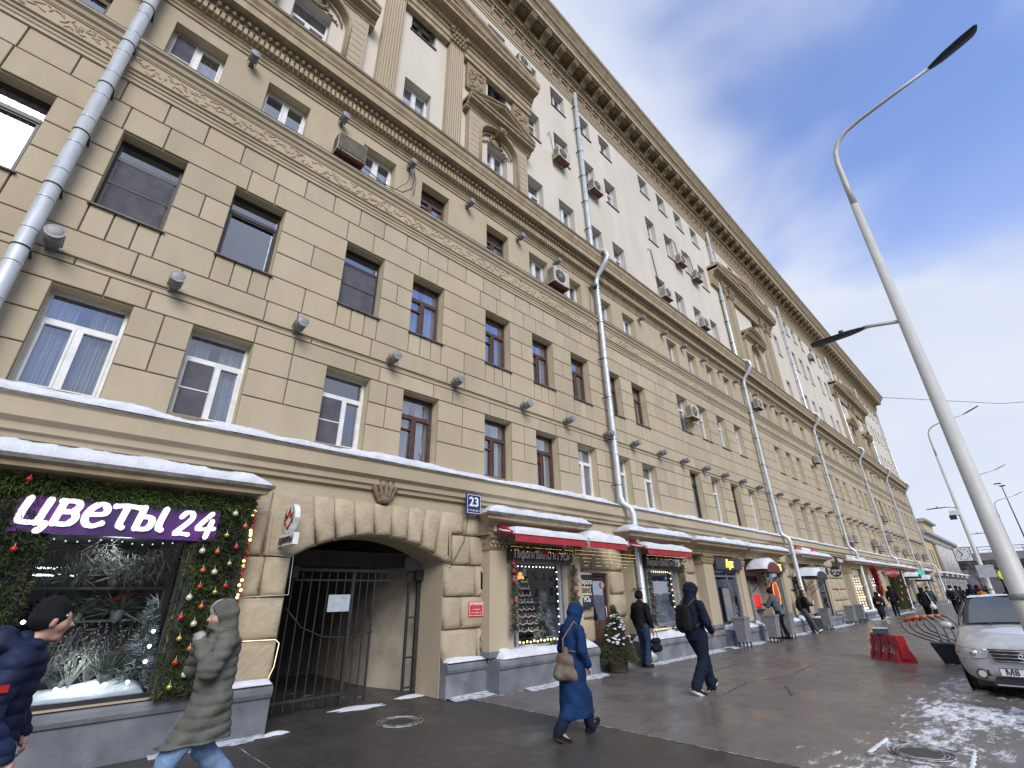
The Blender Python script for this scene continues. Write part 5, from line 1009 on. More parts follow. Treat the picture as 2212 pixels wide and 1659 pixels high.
snow_cap('cotton_snow', .0, 1.45, 8.12, 8.6, .64, .12, seed=4, lump=.9, kind='stuff', label='bed of artificial snow along the flower shop window', cat='artificial snow')
lights([(.58+.22*i, 8.16, .79) for i in range(4)]+[(1.36, 8.12, 1.0+.17*i) for i in range(3)]+[(.1, 8.12, 1.5)], .022, BULBW, 'bright cool bulbs low in the flower shop window'); lights([(.1+.11*i, 8.12, 2.4-.02*sin(i)) for i in range(12)], .009, mat('dim_bulb', (.6, .65, .6), emit=.8), 'dim bulbs along the top of the flower shop window')
b = MB(); b.box(-.2, .35, 9.3, 9.34, 2.12, 2.14); b.box(.0, .5, 9.0, 9.04, 2.02, 2.04); b.build('tube_light', BULBW, label='white tube lights inside the flower shop', cat='lamp')
for x, y, z, e in ((.75, 8.35, 1.0, 5), (.75, 8.6, 2.3, 5), (8.5, 8.3, .85, 2), (13.9, 8.3, .85, 2)):   # the lit bulbs in the displays
    l_ = D.lights.new('bulb_glow', 'POINT'); l_.energy = e; l_.color = (1, .88, .62) if x > 2 else (.9, 1, .9); l_.shadow_soft_size = .15; lo_ = D.objects.new('bulb_glow', l_); COL.objects.link(lo_); lo_.location = (x, y, z)
# ---- market, tobacco and farther shops
NEON = mat('sign_letters_amber', (1, .42, .03), emit=2.2)
text_sign(17.5, 19.7, 2.42, 2.79, 7.76, mcol('slate_board', (.035, .04, .055)), 'Арт', .36, NEON, 'slate sign with short glowing amber word Арт over the left market window', 1, .008); text_sign(22.3, 24.4, 2.42, 2.75, 7.76, mcol('slate_board', (.035, .04, .055)), 'МАРКЕТ', .32, NEON, 'slate sign with glowing amber letters МАРКЕТ half hidden by the maroon canopy', 1, .008)
text_sign(28.9, 31.2, 2.42, 2.75, 7.76, M['black'], 'ТАБАК', .38, WHT, 'black sign with white letters ТАБАК behind the canopy', 1, .006)
def disc_sign(loc, r, m, lines, ink, label, depth=.06, sxx=1.0, sq=1.0):
    o = empty('round_sign', loc, label, 'sign'); b = MB(); n = 24; pts = [(r*sq*cos(2*pi*i/n), r*sin(2*pi*i/n)) for i in range(n)]; b.add([(-depth/2, y, z) for y, z in pts]+[(depth/2, y, z) for y, z in pts], [(i, i+n, (i+1) % n+n, (i+1) % n) for i in range(n)]+[tuple(range(n)), tuple(range(2*n-1, n-1, -1))]); b.build('disc', m, o)
    for t_, s_, z in lines: text_obj('lettering', t_, s_, ink, o, .004, 0, .004, 'CENTER', sxx, 1, (-depth/2-.006, 0, z), rot=(pi/2, 0, -pi/2))
    b = MB(); b.tube([(0, r*sq-.02, .0), (0, r*sq+.25, .0)], .015, 6); b.build('sign_arm', M['black'], o); return o
disc_sign((31.6, 7.48, 2.58), .27, M['black'], [('ТАБАК', .16, .03), ('24 ч', .16, -.12)], WHT, 'round black projecting sign ТАБАК 24'); disc_sign((45.2, 7.2, 2.72), .27, REDP, [('ЦВЕТЫ', .26, 0)], WHT, 'oval red projecting sign ЦВЕТЫ', sq=1.75)
text_sign(35.9, 41.4, 3.3, 3.66, 7.8, mcol('pink_board', (.38, .24, .24)), 'ЦВЕТОЧНАЯ МАСТЕРСКАЯ', .34, WHT, 'long dull pink sign board above the string-light window', 1.05, .006); text_sign(33.6, 35.4, 3.05, 3.42, 7.8, M['black'], 'Уголок', .3, WHT, 'dark sign with pale script left of the third drainpipe', 1)
for x0, x1, m_, t_ in ((27.3, 28.0, REDP, 'red'), (28.02, 29.5, M['winwhite'], 'white'), (29.52, 30.9, REDP, 'second red'), (30.92, 32.2, mcol('green_board', (.2, .42, .06)), 'green')): b = MB(); b.box(x0, x1, 7.85, 7.95, 3.42, 3.68); b.build('sign_board', m_, label='%s section of the sign strip above the tobacco shop hood' % t_, cat='sign')
def canopy(xc, w, y0, y1, z, rise, m, label, sn=.2):
    o = empty('barrel_canopy', (xc, y1, z), label, 'canopy'); n = 10; arc = [(w/2*cos(pi*i/n), rise*sin(pi*i/n)) for i in range(n+1)]; d = y1-y0; b = MB()
    for i in range(n): b.quad((arc[i][0], -d, arc[i][1]), (arc[i+1][0], -d, arc[i+1][1]), (arc[i+1][0], 0, arc[i+1][1]), (arc[i][0], 0, arc[i][1]))
    b.build('vault', m, o); b = MB(); b.add([(a, -d-.005, c) for a, c in arc], [tuple(range(n+1))]); b.add([(a, -d+.02, c) for a, c in arc], [tuple(range(n, -1, -1))]); b.build('front_arch', m, o)
    b = MB(); b.box(-w/2-.02, -w/2+.02, -d, 0, -.04, 0); b.box(w/2-.02, w/2+.02, -d, 0, -.04, 0); b.box(-w/2, w/2, -d-.02, -d, -.04, 0)
    for s_ in (-1, 1):
        b.tube([(s_*w/2, -d+.05, -.02), (s_*w/2, -.05, -.75)], .014, 5)
        for k in range(5): c = Vector((s_*w/2, -.14-.15*k, -.16-.1*(4-k)*.8)); b.tube([c+Vector((0, .075*(1-j/14)*cos(j*.8), .075*(1-j/14)*sin(j*.8))) for j in range(13)], .008, 4)
    b.build('wrought_iron_bracket', BK, o)
    vs = []; fs = []; nn = 12; ny = 8
    for j in range(ny+1):
        for i in range(nn+1):
            a = pi*(i/nn*.86+.07); nse = 1+.35*mnoise.noise((xc+i*.4, j*.5, 2)); e = min(1, min(j, ny-j)*.6+.25); t_ = sn*nse*e*sin(a)**.4; vs.append(((w/2+.02+t_*.55)*cos(a), -d*j/ny, (rise+.01+t_)*sin(a)))
    fs = [(j*(nn+1)+i, j*(nn+1)+i+1, (j+1)*(nn+1)+i+1, (j+1)*(nn+1)+i) for j in range(ny) for i in range(nn)]; b = MB(); b.add(vs, fs, 0, True); c0 = len(vs)
    b.add([vs[ny*(nn+1)+i] for i in range(nn+1)]+[(vs[ny*(nn+1)+i][0]*.9, -d, vs[ny*(nn+1)+i][2]*.75) for i in range(nn, -1, -1)], [tuple(range(2*nn+2))])
    s2 = b.build('snow', M['snow'], None, (xc, y1, z), label='rounded snow on the '+label, cat='snow', kind='stuff')
canopy(21.5, 1.45, 7.2, 8.0, 2.38, .36, mat('maroon_canopy', (.15, .012, .02), (.1, .01, .015), 4, .4), 'maroon barrel canopy over the cash machine', .16); canopy(27.05, 1.7, 7.0, 8.0, 2.2, .3, M['winblack'], 'dark wrought-iron barrel canopy of the tobacco shop', .16); canopy(60.6, 1.8, 6.8, 8.0, 2.3, .35, M['winblack'], 'far dark barrel canopy past the pharmacy', .15); canopy(55, 1.8, 6.9, 8, 2.5, .3, M['winblack'], 'dark barrel canopy beside the evergreen shopfront', .15)
a_ = empty('cash_machine', (21.5, 8.1, 0), 'red and grey cash machine under the maroon canopy', 'cash machine'); b = MB(); b.box(-.45, .45, 0, .3, .0, 1.95); b.build('cabinet', mcol('machine_grey', (.32, .31, .28)), a_); b = MB(); b.box(-.3, .3, -.03, 0, 1.1, 1.55); b.build('screen_panel', mat('machine_red', (.6, .02, .02), emit=.25), a_); b = MB(); b.box(-.3, .3, -.12, 0, .95, 1.02); b.build('keypad', mcol('machine_dark', (.05, .05, .05)), a_)
o = empty('window_poster', (23.3, 7.93, 1.3), 'glass painting of an orange goblet in the market window', 'poster'); b = MB(); b.ell((0, 0, .25), (.3, .01, .45), 14, 10); b.build('goblet_bowl', mcol('decal_red', (.5, .1, .05)), o); b = MB(); b.box(-.04, .04, -.01, .01, -.5, -.2); b.ell((0, 0, -.55), (.2, .012, .08), 10, 6); b.build('goblet_stem', mat('decal_orange', (.9, .3, .05), emit=.4), o); b = MB(); b.tube([(.33*cos(a*pi/12), -.01, .25+.5*sin(a*pi/12)) for a in range(25)], .018, 5); b.build('goblet_outline', mat('decal_orange', (.9, .3, .05), emit=.4), o)
o = empty('wall_poster', (18.3, 7.93, 1.3), 'dark framed poster in the left market window', 'poster'); b = MB(); b.box(-.3, .3, -.01, .01, -.55, .5); b.build('poster_sheet', mcol('poster_blueish', (.12, .16, .2), (.25, .2, .18), scale=3), o); b = MB(); b.box(-.33, -.3, -.02, .02, -.58, .53); b.box(.3, .33, -.02, .02, -.58, .53); b.box(-.3, .3, -.02, .02, .5, .53); b.box(-.3, .3, -.02, .02, -.58, -.55); b.build('poster_frame', BK, o)
lights([(36.85+.17*i, 7.9, .6+.155*j) for i in range(11) for j in range(12) if (i % 4 == 0 or j % 4 == 0)], .026, BULBY, 'rows of warm bulbs in the white-framed window beyond the third drainpipe'); lights([(41.6+.2*i, 7.9, .7+.2*j) for i in range(8) for j in range(9) if (i % 4 == 0 or j % 3 == 0)], .022, BULBW, 'rows of bulbs in the window beyond the red wreath')
q = random.Random(9); b = MB()
for i in range(900): a = q.uniform(0, 2*pi); R_ = .62+q.gauss(0, .1); p = Vector((39.9+.35*R_*cos(a), 7.3+q.gauss(0, .07), 2.15+R_*sin(a)*1.1)); spray(b, p, Vector((cos(a), -.5, sin(a))), .17, .014, 3, q)
b.build('wreath', mcol('wreath_red', (.32, .012, .03)), label='big shaggy crimson wreath hung between two shop windows', cat='wreath')
garland('christmas_garland', [(48, 53, .3, 3.2)], 260, 'dark evergreen covering a whole far shopfront', 19, [LEAF, LEAFB], .16, .014, 7.7, 8.0); q = random.Random(6)
for i in range(7): bauble((48.4+.62*i, 7.6, .9+.45*((i*5) % 4)), .085, ORNG, 'orange bauble on the far evergreen shopfront, %s from the left' % ['first', 'second', 'third', 'fourth', 'fifth', 'sixth', 'seventh'][i], 'orange baubles on the far evergreen shopfront')
o = empty('pharmacy_cross', (58.5, 7.2, 3.0), 'green glowing pharmacy cross on an arm', 'sign'); o.scale = (.65,)*3; b = MB(); b.box(-.05, .05, -.16, .16, -.45, .45); b.box(-.05, .05, -.45, -.16, -.16, .16); b.box(-.05, .05, .16, .45, -.16, .16); b.build('cross', mat('cross_green', (.05, .35, .26), emit=.45), o); b = MB(); b.tube([(0, .45, 0), (0, 1.1, 0)], .03, 6); b.build('sign_arm', BK, o)
b = MB(); b.tube([(44.0, 7.95, 3.5), (44.0, 7.95, 2.0), (44.05, 7.8, 1.9), (44.05, 7.8, 1.5), (44.0, 7.95, 1.4), (44, 7.95, .2)], .05, 8); b.build('gas_pipe', mcol('gas_yellow', (.62, .36, .03)), label='bright yellow gas pipe rising beside the second bulb-lit window', cat='pipe')
# ---- air conditioners
def ac(name='air_conditioner', w=.8, h=.62, d=.34, label='', loc=(0, 0, 0), fan=True, dark=False):
    o = empty(name, loc, label, 'air conditioner', 'air conditioners on the facade'); m = M['ac_w']; b = MB(); b.box(-w/2, w/2, -d-.12, -.12, 0, h); b.build('casing', m, o)
    b = MB(); b.tube([(.0-.08, -d-.122, h/2), (-.08, -d-.13, h/2)], h*.4, 18); b.build('fan_opening', M['black'], o); b = MB()
    for k in range(4): a = k*pi/4; b.tube([(-.08-h*.4*cos(a), -d-.137, h/2-h*.4*sin(a)), (-.08+h*.4*cos(a), -d-.137, h/2+h*.4*sin(a))], .006, 4)
    for r in (.15, .28): b.tube([(-.08+h*r*cos(i*pi/8), -d-.139, h/2+h*r*sin(i*pi/8)) for i in range(17)], .005, 4)
    b.build('fan_grille', m, o); b = MB()
    for k in range(7): b.box(-w/2-.008, -w/2, -d-.08, -.16, .07+k*.075, .1+k*.075)
    b.build('side_louvre', M['black'] if dark else M['sillmetal'], o); b = MB(); b.box(-w/2+.08, -w/2+.12, -d-.14, 0, -.04, 0); b.box(w/2-.12, w/2-.08, -d-.14, 0, -.04, 0); b.tube([(-w/2+.1, -d, -.03), (-w/2+.1, -.01, -.3)], .014, 5); b.tube([(w/2-.1, -d, -.03), (w/2-.1, -.01, -.3)], .014, 5); b.box(-w/2, w/2, -d-.1, -.13, -.03, -.004); b.build('wall_bracket', M['rust'], o); return o
acs = [(2.72, 10.82, 1.0, 'large dark-grilled air conditioner on the fourth floor left of a white window'), (9.95, 10.9, .95, 'white air conditioner with round fan on the frieze beside the second-left drainpipe'), (10.75, 17.35, .85, 'rusty-bracketed air conditioner high left of the first upper drainpipe'), (13.0, 17.3, .85, 'air conditioner just right of the first upper drainpipe'), (8.7, 20.9, .85, 'air conditioner above the corner of the pediment'),
       (20.6, 17.6, .85, 'upper left of the pair of air conditioners in mid facade'), (22.4, 17.5, .85, 'lower right of the pair of air conditioners in mid facade'), (18.0, 14.2, .85, 'air conditioner above the middle cornice, first after the first drainpipe'), (21.9, 14.2, .85, 'air conditioner above the middle cornice, second after the first drainpipe'), (18.4, 8.35, .85, 'slatted air conditioner beside a third-floor window'), (27.3, 11.1, .85, 'air conditioner on the fourth floor right of the second full drainpipe'),
       (39.2, 4.55, .85, 'left of two air conditioners above the pink sign'), (40.8, 4.65, .85, 'right of two air conditioners above the pink sign'), (47.6, 4.75, .85, 'air conditioner beside the fourth drainpipe'), (49.4, 4.45, .85, 'low air conditioner right of the fourth drainpipe'), (54.2, 5.5, .95, 'large air conditioner on the far string course'), (56.4, 4.75, .8, 'far air conditioner on the first floor'), (60.4, 4.6, .95, 'far air conditioner over a snowy hood'), (67, 4.5, .9, 'air conditioner left of the last drainpipe'), (72.4, 4.7, .9, 'air conditioner right of the last drainpipe'),
       (55.4, 7.3, .9, 'lone air conditioner on the far second floor'), (45.6, 20.6, .85, 'lone air conditioner high on the far facade'), (36.9, 9.6, .8, 'dark air conditioner just below the frieze')]
p0 = None
o = ac(label=acs[0][3], loc=(2.66, 8.2, 10.84)); o.scale = (.84,)*3; b = MB(); acd = mcol('ac_dark', (.06, .052, .042), (.14, .12, .09), scale=9)
b.box(-.39, .39, -.475, -.465, .03, .59)
for k in range(11): b.box(-.38, .38, -.495, -.475, .05+k*.05, .068+k*.05, 1)
b.build('slatted_front', [acd, mcol('ac_slat', (.33, .29, .22))], o)
for x, z, s_, lb in acs[1:]:
    if p0 is None: p0 = ac(label=lb, loc=(x, 8.2, z)); p0.scale = (s_,)*3
    else: copytree(p0, (x, 8.2, z), lb, scale=(s_,)*3)
CL = ['thick black cable loop below the lamp right of the large air conditioner', 'thin cable swinging from the same lamp to the air conditioner', 'short cable end hanging under that lamp', 'cable above the round-fan air conditioner', 'cable hanging left of the second drainpipe on the fourth floor', 'cable over the air conditioner left of the first upper drainpipe', 'cable arching above the first air conditioner past the drainpipe', 'cable arching over the upper of the paired air conditioners', 'cable arching over the lower of the paired air conditioners', 'cable over the lone far air conditioner', 'cable climbing the right side of the gateway arch to the number plate', 'cable stretched along the shop hoods below the ledge']
def cable(pts, r=.01): b = MB(); b.tube(pts, r, 4); b.build('facade_cable', BK, label=CL.pop(0), cat='cable')
cable([(4.3, 7.95, 12.0), (4.38, 7.95, 11.6), (4.35, 8.0, 11.2), (4.1, 8.0, 10.9), (3.6, 7.98, 10.78), (3.1, 7.98, 10.9), (2.9, 8.0, 11.0)], .014); cable([(4.32, 7.95, 12.0), (4.2, 8.0, 11.3), (3.9, 8.0, 10.85), (3.2, 7.98, 10.76)], .008); cable([(4.3, 8, 11.9), (4.45, 8, 11.5), (4.4, 8, 11.0)], .01)
cable([(10.1, 8.0, 12.1), (10.2, 8.1, 11.6), (10.0, 8.1, 11.4)]); cable([(11.9, 8.1, 10.8), (11.95, 8.1, 11.6), (11.8, 8.1, 12.2)]); cable([(10.2, 8.15, 18.6), (10.35, 8.15, 18.9), (10.5, 8.15, 17.9)]); cable([(17.3, 8.15, 16.9), (17.6, 8.15, 17.0), (17.9, 8.15, 15.0)], .02); cable([(20.2, 8.15, 19.3), (20.7, 8.15, 19.3), (20.9, 8.15, 18)], .02); cable([(21.9, 8.15, 19.3), (22.4, 8.15, 19.2), (22.6, 8.15, 18)], .02); cable([(54.6, 8.1, 9.3), (55.8, 8.1, 9.2), (56.1, 8.1, 7.8)], .03)
cable([(5.7, 8.02, 2.3), (6.0, 8.02, 2.2), (6.35, 8.02, 2.75), (6.45, 8.02, 3.3)], .008); cable([(12.4, 8.05, 3.95), (15, 7.9, 3.62), (19, 7.9, 3.45), (25.6, 8.0, 3.7)], .01)
# ================================================================== STREET THINGS
GREYP = mat('pole_paint', (.50, .50, .47), (.42, .42, .40), 6, .45, stretch=(1, 1, .3)); HEADM = mat('lamp_head_dark', (.045, .05, .06), (.03, .034, .042), 8, .4)
def lamp(loc, label, h=9.3, r0=.125, arm=(.1, -2.0, 2.9), low=True, detail=True, s=1.0):
    o = empty('street_lamp', loc, label, 'street lamp', 'tall grey street lamps')
    b = MB(); b.tube([(0, 0, 0), (0, 0, 1.55), (0, 0, 1.56), (0, 0, h)], [r0*1.12, r0*1.1, r0, r0*.56], 20); b.build('pole', GREYP, o)
    b = MB(); b.tube([(0, 0, 0), (0, 0, .5), (0, 0, .52)], [r0*2.2, r0*2.1, r0*1.3], 14); b.tube([(0, 0, 1.5), (0, 0, 1.58)], r0*1.2, 16); b.build('base', mat('pole_base_concrete', (.3, .3, .28), (.2, .2, .19), 8, .9, bump=.4), o)
    b = MB(); ax, ay, azz = arm; pts = [(0, 0, h-.05), (0, 0, h+.6), (0, -.01, h+1.25), (0, -.05, h+1.55), (0, -.16, h+1.8), (.01, -.36, h+1.98), (.03, -.66, h+2.1), (ax*.6, ay*.65, h+2.24), (ax, ay, h+2.4)]; b.tube(pts, [r0*.5, r0*.46, r0*.42, r0*.4, r0*.38, r0*.35, r0*.33, r0*.3, r0*.28], 12); b.build('arm', GREYP, o)
    def head(p, d, nm):
        d = Vector(d).normalized(); u = Vector((0, 0, 1)); w = d.cross(u).normalized(); n_ = w.cross(d); b = MB(); p = Vector(p)
        st = [(0, .05, .05), (.1, .09, .06), (.3, .14, .07), (.7, .16, .06), (.95, .15, .045), (1.02, .10, .03)]; vs = []
        for t, ww, hh in st:
            for k in range(8): a = k*pi/4; vs.append(p+d*t*.95+w*ww*cos(a)+n_*hh*.5*sin(a))
        b.add(vs, [(i*8+k, i*8+(k+1) % 8, (i+1)*8+(k+1) % 8, (i+1)*8+k) for i in range(5) for k in range(8)]+[tuple(range(7, -1, -1)), tuple(range(40, 48))]); b.build(nm, HEADM, o)
    head(pts[-1], (.12, -.95, .42), 'lamp_head')
    if low:
        b = MB(); b.tube([(0, 0, 6.35), (0, .5, 6.46), (0, .62, 6.47)], r0*.3, 10); b.build('lower_arm', GREYP, o); head((0, .6, 6.46), (0, 1, -.02), 'lamp_head'); b = MB(); b.tube([(0, 1.0, 6.5), (0, 1.0, 6.56)], .045, 8); b.build('sensor', HEADM, o)
    o.scale = (s,)*3; return o
lamp((10.75, .24, 0), 'nearest tall grey street lamp with curved arm, in front of the silver car', arm=(.05, -1.98, 0))
lamp((42, 2.15, 0), 'second tall curved street lamp carrying a camera and boards', h=9.8, arm=(.1, -2.1, 0)); lamp((66, 1.7, 0), 'third street lamp with curved arm seen left of the second pole top', h=9.8, arm=(.1, -2.1, 0)); lamp((86, .9, 0), 'far street lamp beyond the first pole near the bridge', h=9.6, arm=(.1, -2.1, 0))
o = empty('traffic_camera', (42, 2.3, 6.0), 'white box camera mounted on the second street lamp', 'camera'); b = MB(); b.box(-.2, .2, -.15, .35, -.1, .2); b.build('housing', M['winwhite'], o); b = MB(); b.box(-.25, -.05, .05, .4, -.35, -.08); b.build('camera_body', BK, o)
o = empty('street_clock', (41.7, 2.75, 3.55), 'square white clock on the second street lamp', 'clock'); b = MB(); b.box(-.06, .06, -.42, .42, -.42, .42); b.build('clock_case', HEADM, o); b = MB(); b.box(-.075, -.06, -.38, .38, -.38, .38); b.build('dial', M['winwhite'], o)
for nm, a, L_ in (('hour_hand', 2.4, .2), ('minute_hand', .5, .3)): b = MB(); b.tube([(-.08, 0, 0), (-.08, L_*sin(a), L_*cos(a))], .02, 4); b.build(nm, BK, o)
for k in range(12): b = MB(); a = k*pi/6; b.box(-.085, -.075, .31*sin(a)-.025, .31*sin(a)+.025, .31*cos(a)-.025, .31*cos(a)+.025); b.build('hour_mark', BK, o)
o = empty('signboard', (41.6, 2.0, 2.55), 'blank pale board on the second street lamp', 'board'); b = MB(); b.box(-.03, .03, -.4, .4, -.35, .35); b.build('board', mcol('board_pale', (.5, .53, .56)), o); b = MB(); b.tube([(.1, 0, -.3), (.1, 0, .3)], .03, 6); b.build('board_bracket', M['galv'], o)
o = empty('road_sign', (30, -.55, 2.55), 'blue one-way sign with white arrow beyond the nearest lamp', 'road sign'); b = MB(); b.box(-.02, .02, -.42, .42, -.2, .2); b.build('sign_plate', mcol('sign_blue', (.02, .09, .35)), o); b = MB(); b.box(-.03, -.02, -.22, .26, -.025, .025); b.add([(-.03, -.35, 0), (-.03, -.2, .1), (-.03, -.2, -.1)], [(0, 1, 2)]); b.build('arrow', WHT, o); b = MB(); b.tube([(.05, .0, -2.55), (.05, 0, .25)], .035, 8); b.build('sign_post', M['galv'], o)
# wire across the sky
b = MB(); b.tube([(76.8, 7.0, 25.3), (90, -4, 24.6), (110, -30, 25)], .035, 4); b.build('overhead_wire', BK, label='thin wire running from the roof corner across the sky', cat='wire')
# ---- yellow neoclassical house
YEL = mat('yellow_stucco', (.52, .42, .22), (.44, .36, .2), 2, .9); GWH = mat('old_white_stucco', (.46, .46, .43), (.34, .34, .33), 2, .9)
yb = empty('old_yellow_house', (79, 8.2, 0), 'low yellow and white columned house beyond the long building', 'building')
def yp(mb, name, m, **k): return mb.build(name, m, yb, **k)
b = MB(); b.box(0, 33, .3, 14, 0, 8.1); yp(b, 'wall', YEL)
b = MB(); b.box(-.2, 33.3, .05, .3, 0, 3.0); yp(b, 'ground_floor', GWH); b = MB(); b.box(-.3, 33.4, -.35, .3, 3.0, 3.3); yp(b, 'string_course', GWH)
b = MB(); b.prof([(.3, 7.3), (0, 7.35), (-.1, 7.8), (-.5, 8.0), (-.55, 8.3), (.5, 8.5)], -.4, 33.5); yp(b, 'cornice', GWH); b = MB(); b.box(-.2, 33.3, .2, 14, 8.5, 8.62); yp(b, 'roof_snow', M['snow'])
for i in range(10): b = MB(); x = 9+1.9*i; b.tube([(x, -.02, 3.3), (x, -.02, 7.2)], [.28, .24], 12); b.box(x-.34, x+.34, -.34, .3, 7.15, 7.35); yp(b, 'column', GWH)
for i in range(9): b = MB(); x = 9.95+1.9*i; b.box(x-.35, x+.35, .27, .32, 4.0, 6.2); yp(b, 'window', mcol('old_window', (.12, .13, .15)))
for i in range(3): b = MB(); x = 1.6+2.4*i; b.box(x-.4, x+.4, .27, .32, 4.0, 6.2); yp(b, 'window', mcol('old_window', (.12, .13, .15)))
for i in range(12): b = MB(); x = 1.6+2.7*i; b.box(x-.55, x+.55, .02, .08, .3, 2.5); yp(b, 'window', mcol('old_window', (.12, .13, .15)))
b = MB(); b.box(6, 15, .2, 8, 8.5, 9.9); yp(b, 'attic', YEL); b = MB(); b.prof([(0.1, 9.9), (-.3, 9.95), (-.35, 10.15), (8, 10.2), (8, 9.9)], 5.8, 15.2); yp(b, 'attic_cornice', GWH); b = MB(); b.box(5.9, 15.1, -.2, 8, 10.2, 10.32); yp(b, 'roof_snow', M['snow'])
for i in range(5): snow_cap('snow', 80+6*i, 84+6*i, 7.3, 8.1, 3.3, .2, seed=i, kind='stuff', label='snow on the %s porch hood of the yellow house' % ['first', 'second', 'third', 'fourth', 'fifth'][i], cat='snow')
# ---- road bridge
CON = mat('bridge_concrete', (.27, .27, .26), (.19, .19, .19), 1, .9)
br = empty('road_bridge', (128, 0, 0), 'grey concrete road bridge crossing behind the lamps', 'bridge')
b = MB(); b.box(-2, 12, -70, 40, 5.6, 6.5); b.box(-2.6, -2, -70, 40, 6.1, 7.4); b.build('deck', CON, br); b = MB(); b.box(-1.8, 12, -70, 40, 4.9, 5.6); b.build('girder', mat('bridge_under', (.09, .09, .09), (.06, .06, .06), 1, .9), br)
for y in (-50, -26, -4, 16, 36): b = MB(); b.box(1, 3, y-.6, y+.6, -.1, 4.9); b.box(8, 10, y-.6, y+.6, -.1, 4.9); b.build('pier', CON, br)
b = MB(); b.tube([(-2.4, -70, 8.4), (-2.4, 40, 8.4)], .06, 5); b.tube([(-2.4, -70, 7.9), (-2.4, 40, 7.9)], .04, 5); b.build('guard_rail', HEADM, br)
for i in range(36): b = MB(); b.box(-2.45, -2.35, -69+3*i, -68.9+3*i, 7.4, 8.4); b.build('rail_post', HEADM, br)
o = empty('bridge_mast', (125.6, -.7, 7.4), 'thin mast with twin lamps standing on the bridge', 'mast'); b = MB(); b.tube([(0, 0, 0), (0, 0, 1), (0, 0, 1.02), (0, 0, 11.2)], [.22, .2, .12, .07], 8); b.build('pole', HEADM, o); b = MB(); b.box(-.4, .4, -.5, .3, 11.2, 11.35); b.box(-.4, .4, -.1, .9, 11.7, 11.82); b.build('lamp_head', HEADM, o)
# ---- bare trees and dark mass under and beyond the bridge
BARE = mat('bare_branches', (.12, .11, .10), (.19, .18, .17), 3, .95)
def bare_tree(loc, h, seed, label):
    q = random.Random(seed); o = empty('bare_tree', loc, label, 'tree'); b = MB(); b.tube([(0, 0, 0), (.1, 0, h*.3), (0, .1, h*.5)], [.16, .13, .1], 7); b.build('trunk', WOOD, o); b = MB()
    def br_(p, d, L_, r, dep):
        e = p+d*L_; b.tube([p, (p+e)/2+Vector((q.gauss(0, .05), q.gauss(0, .05), 0))*L_, e], [r, r*.8, r*.6], 4, 0, False)
        if dep: 
            for _ in range(4 if dep > 1 else 5): br_(p+d*L_*q.uniform(.4, 1), (d+Vector((q.gauss(0, .6), q.gauss(0, .6), q.gauss(.15, .4)))).normalized(), L_*q.uniform(.5, .75), r*.55, dep-1)
    for _ in range(5): br_(Vector((0, .05, h*q.uniform(.3, .5))), Vector((q.gauss(0, .5), q.gauss(0, .5), 1)).normalized(), h*.3, .07, 3)
    b.build('crown', BARE, o)
for i, (x, y, h) in enumerate([(118, 3.5, 7), (122, -1, 7), (112, -6, 8), (140, 5, 9), (138, -3, 9), (119, 7, 6), (135, -9, 9)]): bare_tree((x, y, -.1), h, i, 'bare winter tree near the bridge, %s from the houses' % ['second', 'third', 'fifth', 'first beyond the deck', 'second beyond the deck', 'nearest', 'third beyond the deck'][i])
b = MB(); b.box(150, 170, -60, 60, -.1, 5.2); b.build('distant_building', mat('far_grey', (.24, .24, .25), (.15, .15, .16), .35, .9), label='dark low distant building seen under the bridge', cat='building')
# ---- clutter at the far end
o = empty('round_sign', (100, 3.0, 3.2), 'lime green round sign near the bridge', 'sign'); b = MB(); b.tube([(0, 0, 0), (.1, 0, 0)], .75, 16); b.build('disc', mat('lime_disc', (.35, .5, .05), emit=.25), o); b = MB(); b.tube([(.05, 0, -3.3), (.05, 0, -.7)], .06, 6); b.build('sign_post', HEADM, o)
o = empty('market_tent', (92, .8, 0), 'blue market tent beyond the crowd', 'tent'); b = MB(); b.add([(-2, -2, 2.3), (2, -2, 2.3), (2, 2, 2.3), (-2, 2, 2.3), (0, 0, 3.4)], [(0, 1, 4), (1, 2, 4), (2, 3, 4), (3, 0, 4)]); b.box(-2, 2, -2.02, -2, 1.9, 2.3); b.box(-2.02, -2, -2, 2, 1.9, 2.3); b.build('tent_roof', mcol('tent_blue', (.03, .07, .28)), o)
for x_, y_ in ((-1.9, -1.9), (-1.9, 1.9), (1.9, -1.9), (1.9, 1.9)): b = MB(); b.tube([(x_, y_, 0), (x_, y_, 2.3)], .05, 6); b.build('tent_pole', HEADM, o)
o = empty('iron_fence', (74, 1.6, 0), 'dark iron fence near the far lamp poles', 'fence')
for k in range(24): b = MB(); b.box(.35*k-.02, .35*k+.02, -.02, .02, 0, 1.6); b.build('fence_bar', HEADM, o)
for z in (.2, 1.4): b = MB(); b.box(-.1, 8.2, -.03, .03, z, z+.06); b.build('fence_rail', HEADM, o)
for i, (x, y, h_) in enumerate([(56, 1.0, 6), (95, 1.4, 8), (105, -1.5, 9)]): o = empty('post', (x, y, 0), '%s plain pale pole among the far lamps' % ['nearest', 'middle', 'farthest'][i], 'pole'); b = MB(); b.tube([(0, 0, 0), (0, 0, h_)], [.1, .06], 8); b.build('pole', GREYP, o); b = MB(); b.box(-.05, .05, -.4, .4, h_-.9, h_-.3); b.build('small_board', mcol('board_pale', (.5, .53, .56)), o)
